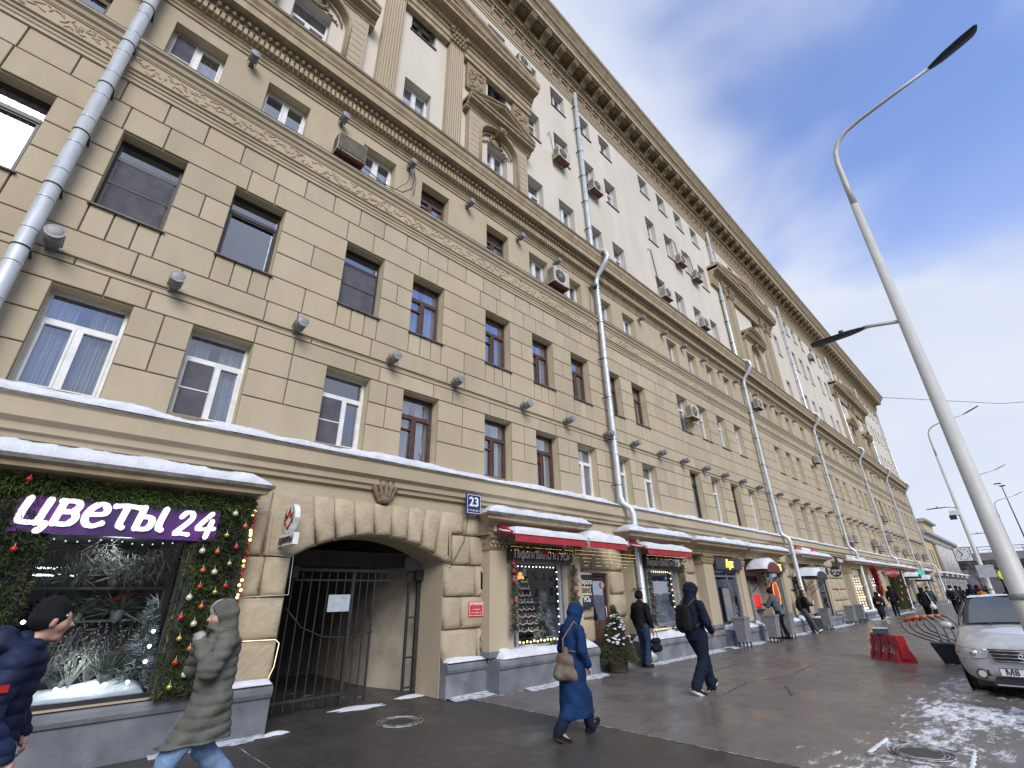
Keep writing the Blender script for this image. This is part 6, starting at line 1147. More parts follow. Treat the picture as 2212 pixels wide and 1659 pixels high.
# ---- manholes
DS2 = mat('trodden_snow', (.58, .60, .65), (.22, .22, .22), 7, .85, lo=.45, hi=.62, bump=.5, bscale=20, stretch=(1, 2, 1))
DSN = mat('dirty_snow', (.42, .43, .45), (.12, .115, .11), 9, .85, lo=.42, hi=.58)
def manhole(loc, r, label, square=False):
    o = empty('manhole_cover', loc, label, 'manhole cover'); IR = mat('cast_iron', (.06, .055, .05), (.035, .03, .028), 20, .55, bump=.3); b = MB(); b.tube([(0, 0, -.01), (0, 0, .006)], r, 28); b.build('cover', IR, o)
    for k, rr in enumerate((1.12, .93, .78, .62)): b = MB(); b.tube([(r*rr*cos(i*pi/18), r*rr*sin(i*pi/18), .004) for i in range(37)], .007 if k < 2 else .005, 4, 0, False); b.build('snow_ring' if k < 3 else 'cover_ring', DSN if k < 3 else IR, o)
    if square:
        q = random.Random(1)
        for k, ((xa, ya), (xb, yb_)) in enumerate((((-.42, -.45), (.38, -.42)), ((.38, -.42), (.42, .38)), ((.42, .38), (-.4, .42)), ((-.4, .42), (-.42, -.45)))):
            b = MB(); n = 14; vs = []
            for i in range(n+1):
                t = i/n; x = xa+(xb-xa)*t; y = ya+(yb_-ya)*t; w = .012+.022*q.random(); nx, ny = -(yb_-ya), (xb-xa); l_ = hypot(nx, ny); vs += [(x-nx/l_*w, y-ny/l_*w, .002), (x+q.uniform(-.01, .01), y, .022), (x+nx/l_*w, y+ny/l_*w, .002)]
            b.add(vs, [(3*i+j, 3*i+3+j, 3*i+4+j, 3*i+1+j) for i in range(n) for j in (0, 1)], 0, True); b.build('snow_edging', DSN if k % 2 else M['snow'], o)
manhole((7.72, 1.5, .003), .27, 'rusty manhole cover ringed and framed with snow at the bottom right', True); manhole((4.58, 7.22, -.001), .3, 'round manhole cover in dark asphalt before the gateway')
def seam(pts, w, label, z=.003):
    b = MB(); q = random.Random(int(pts[0][0]*10)); P = []; vs = []
    for i in range(len(pts)-1):
        a, e = Vector(pts[i]), Vector(pts[i+1]); n = max(2, int((e-a).length/.07)); P += [a+(e-a)*k/n for k in range(n)]
    P.append(Vector(pts[-1]))
    for i, p in enumerate(P):
        d = (P[min(i+1, len(P)-1)]-P[max(i-1, 0)]).normalized(); n_ = Vector((-d.y, d.x)); ww = w*(.35+1.1*max(0, .5+mnoise.noise((p.x*6, p.y*6, 1)))); ww = ww if mnoise.noise((p.x*1.7, p.y*1.7, 7)) > -.12 else .0008; c = p+n_*.02*mnoise.noise((p.x*3, p.y*3, 5)); vs += [(c.x-n_.x*ww, c.y-n_.y*ww, z), (c.x, c.y, z+.004), (c.x+n_.x*ww, c.y+n_.y*ww, z)]
    b.add(vs, [(3*i+j, 3*i+3+j, 3*i+4+j, 3*i+1+j) for i in range(len(P)-1) for j in (0, 1)], 0, True); b.build('snow', DSN, label=label, cat='snow', kind='stuff')
seam([(6.355, 7.6), (6.355, 1.0)], .008, 'thin snow line along the joint right of the driveway', .001); seam([(2.5, 8.0), (2.5, 3)], .008, 'thin snow line along the joint left of the driveway', -.001); seam([(8.3, .92), (9.1, 1.0), (9.15, -.2)], .012, 'snow line around a paving patch beside the framed manhole'); seam([(11.5, 1.6), (9.0, 2.0)], .025, 'crooked snow line ahead of the silver car')
q = random.Random(44)
for i, (pts, lb) in enumerate([([(9.6, 4.55), (11.2, 4.7), (12.4, 4.35), (14.6, 4.5)], 'long jagged crack behind the walker in navy'), ([(12.2, 5.9), (13.6, 6.0)], 'short crack in the paving near the bins'), ([(14.2, 6.6), (15.8, 6.7)], 'short dark crack below the market windows'), ([(10.2, 3.6), (11.3, 4.1)], 'slanting hairline crack between the walkers')]):
    b = MB(); P = []; q2 = random.Random(i)
    for k in range(len(pts)-1):
        a_, e_ = Vector(pts[k]), Vector(pts[k+1]); n = int((e_-a_).length/.09); P += [a_+(e_-a_)*m_/n+Vector((q2.uniform(-.02, .02), q2.uniform(-.03, .03))) for m_ in range(n)]
    vs = []
    for p in P: w = q2.uniform(.003, .016); vs += [(p.x, p.y-w, .0025), (p.x, p.y+w, .0025)]
    b.add(vs, [(2*k, 2*k+2, 2*k+3, 2*k+1) for k in range(len(P)-1)]); b.build('pavement_crack', mat('crack_dark', (.02, .018, .016), rough=.9), label=lb, cat='crack', kind='structure')
def snow_patch(cx, cy, rx, ry, h, label, seed, rot=0):
    b = MB(); n = 26; m_ = 5; vs = [(0, 0, h)]
    for j in range(1, m_+1):
        for i in range(n): a = 2*pi*i/n; r = j/m_; k = .65+.6*mnoise.noise((cos(a)*1.6+seed, sin(a)*1.6, seed)); vs.append((rx*r*k*cos(a), ry*r*k*sin(a), max(0, h*(1-r**1.6))+.004*mnoise.noise((i, j, seed)) if j < m_ else .0005))
    fs = [(0, 1+i, 1+(i+1) % n) for i in range(n)]+[(1+(j-1)*n+i, 1+j*n+i, 1+j*n+(i+1) % n, 1+(j-1)*n+(i+1) % n) for j in range(1, m_) for i in range(n)]; b.add(vs, fs, 0, True); o = b.build('snow', M['snow'], None, (cx, cy, .0), label=label, cat='snow', kind='stuff'); o.rotation_euler = (0, 0, rot)
snow_patch(4.6, 8.62, .75, .26, .03, 'trodden snow drift under the left gate leaf', 2.2, -.1); snow_patch(5.75, 8.75, .5, .16, .04, 'snow drift under the open wicket', 4.1); snow_patch(3.05, 7.9, .3, .12, .04, 'snow lump at the corner of the flower shop plinth', 7.7)
for i, (x0, x1, y, lb) in enumerate([(1.6, 2.9, 7.85, 'below the flower shop'), (6.0, 7.6, 7.72, 'right of the gateway'), (7.6, 10.2, 7.4, 'below the first restaurant window'), (12, 16.4, 7.42, 'below the second restaurant window'), (17, 21, 7.4, 'below the left market window'), (22.4, 26.2, 7.45, 'behind the man with the phone'), (28.5, 33, 7.4, 'below the tobacco window'), (36, 41, 7.3, 'below the bulb-lit windows'), (44, 52, 7.4, 'along the evergreen shopfront')]):
    b = MB(); n = int((x1-x0)/.03); vs = []
    for k in range(n+1):
        x = x0+(x1-x0)*k/n; w = .03+.15*max(-.3, mnoise.noise((x*1.4, i, 3)))+.09*mnoise.noise((x*7, i, 8))+.05*mnoise.noise((x*19, i, 2)); w = max(-.12, w*min(1, min(k, n-k)*.3+.15)); vs += [(x, y-w, .001), (x, y+.1+.02*mnoise.noise((x*9, i, 1)), .012+.012*mnoise.noise((x*5, i, 1))), (x, y+.3, .03)]
    b.add(vs, [(3*k+j, 3*k+3+j, 3*k+4+j, 3*k+1+j) for k in range(n) for j in (0, 1)], 0, True); b.build('snow', DS2, label='strip of snow on the pavement '+lb, cat='snow', kind='stuff')
# ---- potted fir by the restaurant door
o = empty('wicker_planter', (10.68, 7.52, 0), 'brown wicker basket holding the snowy fir tree', 'planter'); WK = mat('wicker', (.16, .11, .075), (.09, .06, .04), 26, .85, bump=.8, bscale=60)
b = MB(); b.tube([(0, 0, 0), (0, 0, .34)], [.2, .25], 20); b.build('basket', WK, o)
for k in range(9): b = MB(); z = .03+.037*k; r = .205+.045*z/.34; b.tube([(r*cos(a*pi/12), r*sin(a*pi/12), z+.006*sin(a*3+k)) for a in range(25)], .014, 5, 0, False); b.build('wicker_band', WK, o)
conifer('potted_fir', (10.68, 7.52, .28), 1.12, .56, 3, 'snow-dusted fir tree in a wicker basket by the restaurant door', 'fir tree', 0, 3600, [mat('fir_green', (.05, .06, .025), (.09, .09, .04), 9, .85), M['snow'], WOOD], wide=.9)
b = MB(); q = random.Random(2)
for _ in range(75):
    t = q.uniform(.12, .7); a = q.uniform(pi*.9, 2.1*pi); r = .52*t**.85; p = Vector((10.68+r*cos(a), 7.52+r*sin(a), .28+1.12*(1-t)-.04)); s_ = q.uniform(.01, .04); b.ell(p, (s_*q.uniform(.8, 1.9), s_*1.4, s_*q.uniform(.4, .9)), 6, 4, 0, Matrix.Rotation(q.uniform(-.5, .5), 3, 'X'))
b.build('snow', M['snow'], label='clumps of snow lying on the potted fir', cat='snow', kind='stuff')
bauble((10.45, 7.08, .82), .03, RED, 'small red bauble on the potted fir', 'baubles on the potted fir'); 
for i, (x, y, n_) in enumerate([(14.0, 7.75, 'right restaurant'), (9.0, 7.8, 'left restaurant')]): q = random.Random(i); b = MB(); [spray(b, Vector((x+q.uniform(-.3, .3), y+q.uniform(-.1, .1), .68)), Vector((q.gauss(0, .5), -.3, 1)), .12, .01, 4, q) for _ in range(40)]; b.build('spruce_twigs', LEAFB, label='dark spruce twigs lying in the snow below the %s window' % n_, cat='twigs')
# ---- litter bins
BIN = mat('bin_grey', (.20, .21, .215), (.15, .155, .16), 6, .5); pb = None
for i, (x, y, lb) in enumerate([(17.6, 7.3, 'nearest one, before the Арт window'), (19.9, 7.15, 'left of the man at the cash machine'), (21.6, 7.2, 'right of the man at the cash machine'), (27.3, 7.35, 'in front of the tobacco window'), (31.9, 7.4, 'first of two beyond the tobacco window'), (33.9, 7.4, 'second of two beyond the tobacco window')]):
    lb = 'grey metal litter bin on legs, '+lb
    if pb: copytree(pb, (x, y, 0), lb); continue
    pb = empty('litter_bin', (x, y, 0), lb, 'litter bin', 'grey litter bins along the wall'); b = MB(); b.add([(-.19, -.15, .18), (.19, -.15, .18), (.19, .15, .18), (-.19, .15, .18), (-.24, -.2, .88), (.24, -.2, .88), (.24, .2, .88), (-.24, .2, .88)], [(3, 2, 1, 0), (0, 1, 5, 4), (1, 2, 6, 5), (2, 3, 7, 6), (3, 0, 4, 7)]); b.add([(-.2, -.17, .8), (.2, -.17, .8), (.2, .17, .8), (-.2, .17, .8)], [(0, 1, 2, 3)]); b.build('bin_body', BIN, pb)
    for sx_ in (-1, 1):
        for sy in (-1, 1): b = MB(); b.box(sx_*.16-.018, sx_*.16+.018, sy*.12-.018, sy*.12+.018, 0, .2); b.build('leg', BK, pb)
    b = MB(); b.box(-.255, .255, -.215, -.195, .84, .9); b.box(-.255, .255, .195, .215, .84, .9); b.box(-.255, -.235, -.195, .195, .84, .9); b.box(.235, .255, -.195, .195, .84, .9); b.build('rim', BIN, pb)
# ---- red plastic barrier with a dark box on top
BR_ = mat('barrier_red', (.36, .014, .025), (.27, .01, .018), 3, .35, c3=(.30, .05, .06), s3=9)
ba = empty('road_barrier', (16.6, 3.2, 0), 'red plastic water-filled road barrier dusted with snow', 'barrier', rz=radians(40))
prof_ = [(.0, 0), (.24, .0), (.22, .12), (.13, .3), (.1, .56), (.07, .6), (-.07, .6), (-.1, .56), (-.13, .3), (-.22, .12), (-.24, 0)]
b = MB(); L_ = .47
for xa, xb, k in ((-.55, -.46, 1), (-.46, -.2, .8), (-.2, -.12, 1), (-.12, .14, .8), (.14, .22, 1), (.22, .46, .8), (.46, .55, 1)):
    b.prof([(y*k if .06 < z < .5 else y, z) for y, z in prof_], xa, xb)
b.build('barrier_body', BR_, ba); b = MB(); b.box(-.58, -.55, -.1, .1, .08, .5); b.box(.55, .6, -.12, .12, .05, .45); b.build('coupling_lug', BR_, ba)
b = MB(); q = random.Random(5)
for _ in range(110): zz = abs(q.gauss(.1, .09))+.1; b.ell((q.choice([-.33, .01, .34])+q.uniform(-.11, .11), .155-.16*(zz-.12), zz), (q.uniform(.006, .022), .012, q.uniform(.006, .014)), 5, 3)
b.build('snow', M['snow'], ba, kind='stuff')
o = empty('dark_case', (16.65, 3.3, .6), 'small dark teal case with frost lying on the red barrier', 'case', rz=.3); b = MB(); b.box(-.12, .12, -.16, .16, 0, .13); b.build('case_body', mcol('case_teal', (.03, .06, .08)), o); b = MB(); b.box(-.13, .13, -.17, .17, .13, .14); b.build('frost', M['snow'], o)
# ---- bicycle rack with orange tops
rk = empty('bicycle_rack', (17.2, 2.2, 0), 'row of curved grey hoops with orange tops beside the black box', 'bicycle rack'); OR_ = mcol('orange_paint', (.62, .12, .03)); GP_ = mcol('rack_grey', (.16, .16, .165))
for k in range(4):
    x = k*.34; y = -.11*k; b = MB(); b.tube([(x, -.02+y*.5, .4), (x, .3+y, .5), (x, .58+y, .62), (x, .68+y, .76), (x, .62+y, .88)], .034, 8); b.build('hoop', GP_, rk); b = MB(); b.tube([(x, .62+y, .88), (x, .52+y, .94), (x, .38+y, .98), (x, .26+y, .995)], .038, 8); b.build('hoop_top', OR_, rk); b = MB(); b.tube([(x, .26+y, .995), (x, .12+y, .96), (x, .0+y, .8), (x, -.04+y, .5), (x, -.02+y, .1)], .03, 8); b.build('hoop', GP_, rk)
b = MB(); b.box(-.05, 1.4, -.36, .0, .06, .1); b.build('base_plate', GP_, rk)
o = empty('planter_box', (16.9, 2.08, 0), 'black tapered planter box left of the silver car', 'planter'); b = MB(); b.add([(-.2, -.25, 0), (.2, -.25, 0), (.2, .12, 0), (-.2, .12, 0), (-.26, -.3, .42), (.26, -.3, .42), (.26, .27, .42), (-.26, .27, .42)], [(3, 2, 1, 0), (0, 1, 5, 4), (1, 2, 6, 5), (2, 3, 7, 6), (3, 0, 4, 7), (4, 5, 6, 7)]); b.build('box', mcol('planter_black', (.02, .02, .032)), o); b = MB(); b.box(-.26, .26, -.3, .27, .42, .435); b.build('soil', mcol('soil', (.05, .04, .035)), o)
# ================================================================== PEOPLE
SKIN = mat('skin', (.52, .31, .23), (.46, .26, .19), 20, .55)
def cloth(n, c, c2=None, rough=.9, scale=9, bump=.35): return mat('cloth_'+n, c, c2 or tuple(v*.6 for v in c), scale, rough, bump=bump, bscale=18, obj=True, spec=.18)
def person(loc, rz, label, h=1.72, stride=.0, lean=0., coat=(0.9, 'black'), trous='black', hat=None, hood=None, armR=None, armL=None, res=.022, face=False, puffy=0, shoes='black', group=None, headfwd=.03, legs=None, wide=1.0, scarf=None, flip=False, soles=None, nod=0.):
    """stands at loc, faces local +x; coat = (hem height, colour name)"""
    s = h/1.75; o = empty('person', loc, label, 'person', group, rz); V3 = lambda x, y, z: np.array([x, y, z], float)*s
    def L(x, y, z): return V3(x+lean*max(0, z-.92), y, z)
    sg = -1 if flip else 1
    if legs is None:
        a = stride*.36; legs = {1: [(0, .09, .92), (.08+a*.55, .095, .50), (a*1.0, .09, .085)], -1: [(0, -.09, .92), (-a*.25+.05, -.095, .50), (-a*1.05, -.09, .10+.05*stride)]}
        if flip: legs = {1: [(p[0], .09, p[2]) for p in legs[-1]], -1: [(p[0], -.09, p[2]) for p in legs[1]]}
    foot = {}
    for k in (1, -1):
        an = legs[k][2]; tilt = .12 if an[0] > .15 else (-.06 if an[0] < -.15 else 0); foot[k] = (an, (an[0]+.17, an[1]+.02*k, .045+tilt*.8), (an[0]-.05, an[1], .05+(-.02 if tilt > 0 else .05 if tilt < 0 else 0)))
    arms = {}
    for k, A in ((1, armL), (-1, armR)):
        A = A or [(.02+.0*stride, .27*k, 1.15), (.10, .26*k, .90)]; arms[k] = [(0, .19*k, 1.42), A[0], A[1]]
    hc = L(headfwd, 0, 1.64); nk = L(0, 0, 1.46); P = []
    # one continuous body
    P += [(L(0, 0, .95), L(0, 0, 1.15), .125*s, .12*s), (L(0, 0, 1.15), L(0, 0, 1.36), .12*s, .14*s), (L(0, -.13, 1.4), L(0, .13, 1.4), .07*s, .07*s), (nk, hc-V3(0, 0, .05), .058*s, .05*s)]
    P += [(hc+V3(-.012, 0, .03), hc+V3(.0, 0, .035), .098*s, .096*s), (hc+V3(.03, 0, -.03), hc+V3(.045, 0, -.085), .07*s, .042*s)]
    if face:
        P += [(hc+V3(.093, 0, .012), hc+V3(.118, 0, -.022), .012*s, .016*s), (hc+V3(.085, -.03, .035), hc+V3(.085, .03, .035), .016*s, .016*s), (hc+V3(.083, -.014, -.052), hc+V3(.083, .014, -.052), .013*s, .013*s),
              (hc+V3(-.0, .095, -.015), hc+V3(.008, .098, .015), .014*s, .018*s), (hc+V3(-.0, -.095, -.015), hc+V3(.008, -.098, .015), .014*s, .018*s), (hc+V3(.055, -.045, -.02), hc+V3(.06, .045, -.02), .035*s, .035*s)]
    for k in (1, -1):
        p = [V3(*q_) for q_ in legs[k]]; P += [(p[0], p[1], .085*s, .055*s), (p[1], p[2], .055*s, .036*s), (V3(*foot[k][0]), V3(*foot[k][1]), .035*s, .03*s)]
        q_ = [L(*arms[k][0]), L(*arms[k][1]) if arms[k][1][2] > .95 or lean == 0 else L(*arms[k][1]), L(*arms[k][2])]; arms[k] = q_; P += [(q_[0], q_[1], .05*s, .04*s), (q_[1], q_[2], .04*s, .027*s)]
    P = [(a, b_, r0, r1) for a, b_, r0, r1 in P]
    V, F = sdf_mesh(P, min(res, .02) if not face else .0105, .028*s)
    hv, hf = [], []
    hres = .0075 if face else .012
    for k in (1, -1):     # hands: palm, four bent fingers, thumb
        w = arms[k][2]; d = w-arms[k][1]; d = d/np.linalg.norm(d); up = np.array([0, 0, 1.]) if abs(d[2]) < .8 else np.array([1., 0, 0]); sd_ = np.cross(d, up); sd_ /= np.linalg.norm(sd_); nn = np.cross(sd_, d); H = [(w-d*.02*s, w+d*.07*s, .026*s, .03*s)]
        for i in range(4):
            b0 = w+d*.08*s+sd_*(i-1.5)*.017*s; ln = (.062, .072, .068, .052)[i]*s; m0 = b0+d*ln*.55-nn*.006*s; e0 = m0+d*ln*.25-nn*ln*.5; H += [(b0, m0, .0095*s, .0088*s), (m0, e0, .0088*s, .0075*s)]
        t0 = w+d*.02*s+sd_*.028*s*k; H += [(t0, t0+d*.035*s+sd_*.018*s*k-nn*.012*s, .012*s, .01*s), (t0+d*.035*s+sd_*.018*s*k-nn*.012*s, t0+d*.062*s+sd_*.014*s*k-nn*.02*s, .01*s, .008*s)]
        v2, f2 = sdf_mesh(H, hres*s, .007*s); hf.append(f2+len(V)+sum(len(x) for x in hv)); hv.append(v2)
    V = np.concatenate([V]+hv); F = np.concatenate([F]+hf); net_obj('body', (V, F), SKIN, o)
    if face:
        b = MB()
        for k in (1, -1): b.ell(hc+V3(.088, .031*k, .018), (.008*s, .013*s, .008*s), 8, 6)
        b.build('eyes', M['winwhite'], o); b = MB()
        for k in (1, -1): b.ell(hc+V3(.0945, .031*k, .017), (.003*s, .006*s, .006*s), 8, 6)
        b.build('irises', mcol('iris_brown', (.05, .03, .02)), o); b = MB(); b.ell(hc+V3(.094, 0, -.05), (.005*s, .022*s, .005*s), 10, 5); b.build('lips', mcol('lip', (.35, .13, .11)), o)
    # trousers
    hem, cn = coat; T = [(V3(-.01, 0, .95), V3(-.01, 0, .88), .135*s, .13*s)]
    for k in (1, -1):
        p = [V3(*q_) for q_ in legs[k]]; dd = (p[2]-p[1])*1.02; T += [(p[0], p[1], .108*s*wide, .082*s*wide), (p[1], p[1]+dd, .082*s*wide, .072*s*wide)]
    net_obj('trousers', sdf_mesh(T, res, .02*s, lambda Q: .006*np.sin(Q[..., 2]*38+3*Q[..., 0]*9)*(.3+np.clip(.6-Q[..., 2]/s, 0, 1))), M_['trous_'+trous] if ('trous_'+trous) in M_ else M_[trous], o)
    for k in (1, -1):
        a_, t_, hl = [V3(*x) for x in foot[k]]; SH = [(hl, t_, .046*s, .04*s), (a_+V3(0, 0, .06), a_-V3(0, 0, .02), .05*s, .05*s), (a_, hl, .048*s, .048*s)]; sh = net_obj('shoe', sdf_mesh(SH, .014, .02*s), M_[shoes], o)
        b = MB(); d = (t_-hl); 
        n_ = Vector(d).normalized(); b.tube([Vector(hl)-n_*.05*s+Vector((0, 0, -.032*s)), Vector(hl)+Vector((0, 0, -.034*s)), Vector(t_)+Vector((0, 0, -.026*s)), Vector(t_)+n_*.035*s+Vector((0, 0, -.018*s))], [.03*s, .043*s, .04*s, .022*s], 8); b.build('sole', M_[soles or 'sole'], sh)
    # coat
    e = .02+.012*puffy; Cc = [(L(0, 0, 1.12), L(0, 0, 1.36), (.135+e)*s, (.15+e)*s), (L(0, -.14, 1.41), L(0, .14, 1.41), (.065+e)*s, (.065+e)*s), (L(0, 0, 1.44), L(.0, 0, 1.5), (.075+e*.6)*s, (.07+e*.5)*s)]
    hw = .148+e+(.03 if hem < .4 else 0)
    Cc += [(L(0, 0, 1.12), V3(.0, 0, max(hem, .6)), (.135+e)*s, (hw)*s)]
    if hem < .7:
        ax = (legs[1][2][0]+legs[-1][2][0])/2; Cc += [(V3(0, 0, .85), V3(.05*abs(stride)+.0, .03, hem+.0), (hw)*s, (hw+.01)*s), (V3(0, 0, .85), V3(-.05*abs(stride), -.03, hem+.0), (hw)*s, (hw+.01)*s)]
    for k in (1, -1):
        p = [V3(*q_) for q_ in legs[k]]
        if hem < .7: Cc += [(p[0], p[1], (.115+e)*s, (.095+e)*s)]
        if hem < .45: Cc += [(p[1], p[1]+(p[2]-p[1])*.6, (.095+e)*s, (.085+e)*s)]
    for k in (1, -1): q_ = arms[k]; Cc += [(q_[0], q_[1], (.062+e)*s, (.055+e)*s), (q_[1], q_[1]+(q_[2]-q_[1])*.97, (.055+e)*s, (.042+e*.7)*s)]
    zc = (hem)*s
    def disp(Q):
        ph = Q[..., 2]*(34 if puffy else 17)/s+.8*np.sin(Q[..., 0]*7+1)+.5*np.sin(Q[..., 1]*9); a_ = (.020 if puffy else .006); w = a_*np.abs(np.sin(ph))**.45-a_*.7; w = w+(.006 if puffy else .007)*np.sin(Q[..., 0]*24+Q[..., 2]*13)*np.sin(Q[..., 1]*21-Q[..., 2]*15); return -w
    A_ = [tuple(c) for c in Cc]; VF = sdf_mesh(A_, res, .035*s, lambda Q: disp(Q)); Vv = VF[0]
    low = Vv[:, 2] < zc
    if low.any(): Vv[low, 2] = zc-.004*np.sin(Vv[low, 0]*25)
    ct = net_obj('coat', (Vv, VF[1]), M_[cn], o)
    if hood:
        Hh = [(hc+V3(-.035, 0, .03), hc+V3(-.02, 0, .055), .125*s, .125*s), (hc+V3(-.045, 0, -.06), nk+V3(-.02, 0, .0), .115*s, .12*s), (hc+V3(.02, -.02, .06), hc+V3(.02, .02, .06), .105*s, .105*s)]
        ic = hc+V3(.075, 0, -.005)
        def cut(Q, A_): c = Q-ic; d = np.sqrt((c[..., 0]/1.15)**2+(c[..., 1]/.92)**2+(c[..., 2]/1.2)**2)-.098*s; return np.maximum(A_, -d)
        net_obj('hood', sdf_mesh(Hh, min(res, .014), .03*s, lambda Q: .004*np.sin(Q[..., 2]*55+Q[..., 0]*20), cut), M_[hood], o)
    if hat:
        Ht = [(hc+V3(-.018, 0, .04), hc+V3(-.016, 0, .075), .115*s, .105*s)]; VF = sdf_mesh(Ht, min(res, .012), .02); Vv = VF[0]; zlo = hc[2]-.03*s; m_ = Vv[:, 2] < zlo+(Vv[:, 0]-hc[0])*.36; Vv[m_, 2] = (zlo+(Vv[:, 0]-hc[0])*.36)[m_]; net_obj('hat', (Vv, VF[1]), M_[hat], o)
    if scarf: net_obj('scarf', sdf_mesh([(nk+V3(.03, -.05, .03), nk+V3(.03, .05, .03), .085*s, .085*s), (hc+V3(.06, -.03, -.07), hc+V3(.06, .03, -.07), .05*s, .05*s), (nk+V3(-.04, 0, .03), nk+V3(-.02, 0, .05), .09*s, .09*s)], .014, .03, lambda Q: .006*np.sin(Q[..., 2]*90+Q[..., 1]*15)), M_[scarf], o)
    if not hood and not hat: net_obj('hair', sdf_mesh([(hc+V3(-.03, 0, .045), hc+V3(-.02, 0, .05), .1*s, .1*s), (hc+V3(-.05, 0, -.02), hc+V3(-.04, 0, .02), .085*s, .085*s)], .016, .02), M_['hair'], o)
    return o, L, s
M_ = {'black': cloth('black', (.012, .012, .015)), 'navy': cloth('navy', (.010, .015, .034)), 'navypuff': cloth('navy_puffer', (.017, .028, .08), (.009, .012, .028), .6, 2.6), 'olive': cloth('olive_grey', (.125, .13, .11), (.085, .09, .075), .75), 'blue': cloth('royal_blue', (.008, .032, .105), (.005, .022, .07), .85),
      'jeans': cloth('pale_jeans', (.20, .30, .46), (.11, .18, .31), scale=14), 'djeans': cloth('dark_jeans', (.03, .05, .10)), 'greyblue': cloth('grey_blue', (.10, .12, .15)), 'grey': cloth('grey', (.09, .09, .095)), 'sole': cloth('sole_brown', (.05, .035, .025)), 'white': cloth('white', (.68, .68, .68)), 'hair': cloth('hair_brown', (.06, .035, .02)),
      'tan': cloth('tan_scarf', (.16, .155, .13)), 'teal': cloth('teal', (.03, .08, .085)), 'green': cloth('green_grey', (.06, .085, .075)), 'orange': cloth('orange_coat', (.45, .17, .03)), 'red': cloth('red_hat', (.4, .02, .02)), 'blond': cloth('hair_blond', (.4, .24, .10)), 'beige': cloth('beige_knit', (.42, .4, .37)), 'darkcoat': cloth('dark_coat', (.02, .022, .027))}
def backpack(o, L, s, col, m2=None, x=-.27, z=1.2):
    c = L(x, 0, z); V, F = sdf_mesh([(c-np.array([0, .05, .13])*s, c+np.array([0, -.05, .12])*s, .12*s, .11*s), (c-np.array([0, -.05, .13])*s, c+np.array([0, .05, .12])*s, .12*s, .11*s)], .018, .03); V[:, 0] = c[0]+(V[:, 0]-c[0])*.75; bpk = net_obj('backpack', (V, F), M_[col] if isinstance(col, str) else col, o)
    for k in (1, -1): b = MB(); b.tube([c+Vector((.02, .09*k, .18))*s, Vector(L(-.05, .13*k, 1.53)), Vector(L(.15, .13*k, 1.42)), Vector(L(.19, .15*k, 1.2)), c+Vector((.1, .15*k, -.15))*s], .017*s, 6); b.build('strap', M['black'], bpk)
    b = MB(); w = c+np.array([-.105, 0, -.06])*s; b.box(w[0]-.02, w[0]+.01, w[1]-.09*s, w[1]+.09*s, w[2]-.07*s, w[2]+.06*s); b.build('pocket', m2 or M_['black'], bpk)
# 1 man in navy puffer, profile, left edge
o, L, s = person((.06, 4.84, 0), radians(2), 'man in navy puffer jacket and black beanie walking right at the left edge', 1.67, .8, .07, (.86, 'navypuff'), 'djeans', hat='black', face=True, puffy=1, res=.014, headfwd=.10, armR=[(-.06, -.27, 1.12), (.12, -.27, .9)], armL=[(.1, .27, 1.12), (.2, .2, .95)])
net_obj('collar', sdf_mesh([(L(-.12, -.07, 1.53), L(-.12, .07, 1.53), .095*s, .095*s), (L(-.04, -.1, 1.5), L(.06, -.09, 1.50), .055*s, .05*s), (L(-.04, .1, 1.5), L(.06, .09, 1.50), .055*s, .05*s)], .014, .03, lambda Q: .005*np.sin(Q[..., 2]*60)), M_['navypuff'], o); b = MB(); c = L(.16, -.12, 1.62); b.ell((c[0]+.0, c[1]+.045, c[2]+.06), (.02, .004, .008), 8, 5); b.build('hat_badge', M['winwhite'], o); b = MB(); c = L(-.02, -.355, 1.28); b.box(c[0]-.025, c[0]+.025, c[1], c[1]+.01, c[2]-.02, c[2]+.02); b.build('sleeve_patch', M_['red'], o)
# 2 woman in long olive down coat, facing left
o, L, s = person((1.53, 5.62, 0), radians(180), 'woman in long olive puffer coat with hood, hands at her chin, pale jeans', 1.64, 1.0, .02, (.60, 'olive'), 'jeans', hood='olive', face=True, puffy=1, res=.014, scarf='tan', armR=[(.14, -.26, 1.18), (.19, -.05, 1.40)], armL=[(.14, .26, 1.2), (.20, .04, 1.42)], wide=1.15, headfwd=.05)
hc_ = L(.05, 0, 1.64); net_obj('knit_hat', sdf_mesh([(hc_+np.array([.0, 0, .06]), hc_+np.array([.02, 0, .07]), .103*s, .1*s)], .012, .02), M_['beige'], o); net_obj('mitten', sdf_mesh([(L(.19, -.05, 1.39), L(.215, -.02, 1.46), .045, .05), (L(.20, .04, 1.4), L(.215, .02, 1.47), .045, .05)], .012, .015), M_['beige'], o)
# 3 woman in royal blue coat
o, L, s = person((5.66, 4.74, 0), radians(-12), 'woman in long royal blue hooded coat carrying a grey-brown shoulder bag', 1.52, 1.0, .08, (.27, 'blue'), 'navy', hood='blue', res=.015, armR=[(.0, -.26, 1.14), (.12, -.24, .94)], armL=[(.0, .26, 1.14), (.14, .22, .95)], shoes='black', wide=1.1, headfwd=.09)
BAGM = mat('bag_multicolour', (.16, .15, .11), (.10, .055, .045), 3.2, .75, bump=.5, bscale=12, obj=True)
c = L(-.22, -.1, 1.0); bg_ = net_obj('shoulder_bag', sdf_mesh([(c+np.array([-.10, .0, -.12]), c+np.array([.12, .0, -.16]), .085, .10), (c+np.array([-.05, 0, .02]), c+np.array([.06, 0, 0]), .08, .08), (c+np.array([0, 0, .05]), c+np.array([.02, 0, .14]), .05, .03)], .015, .05, lambda Q: .006*np.sin(Q[..., 2]*40+Q[..., 0]*30)), BAGM, None, label='slouchy grey and brown shoulder bag worn by the woman in blue', cat='bag')
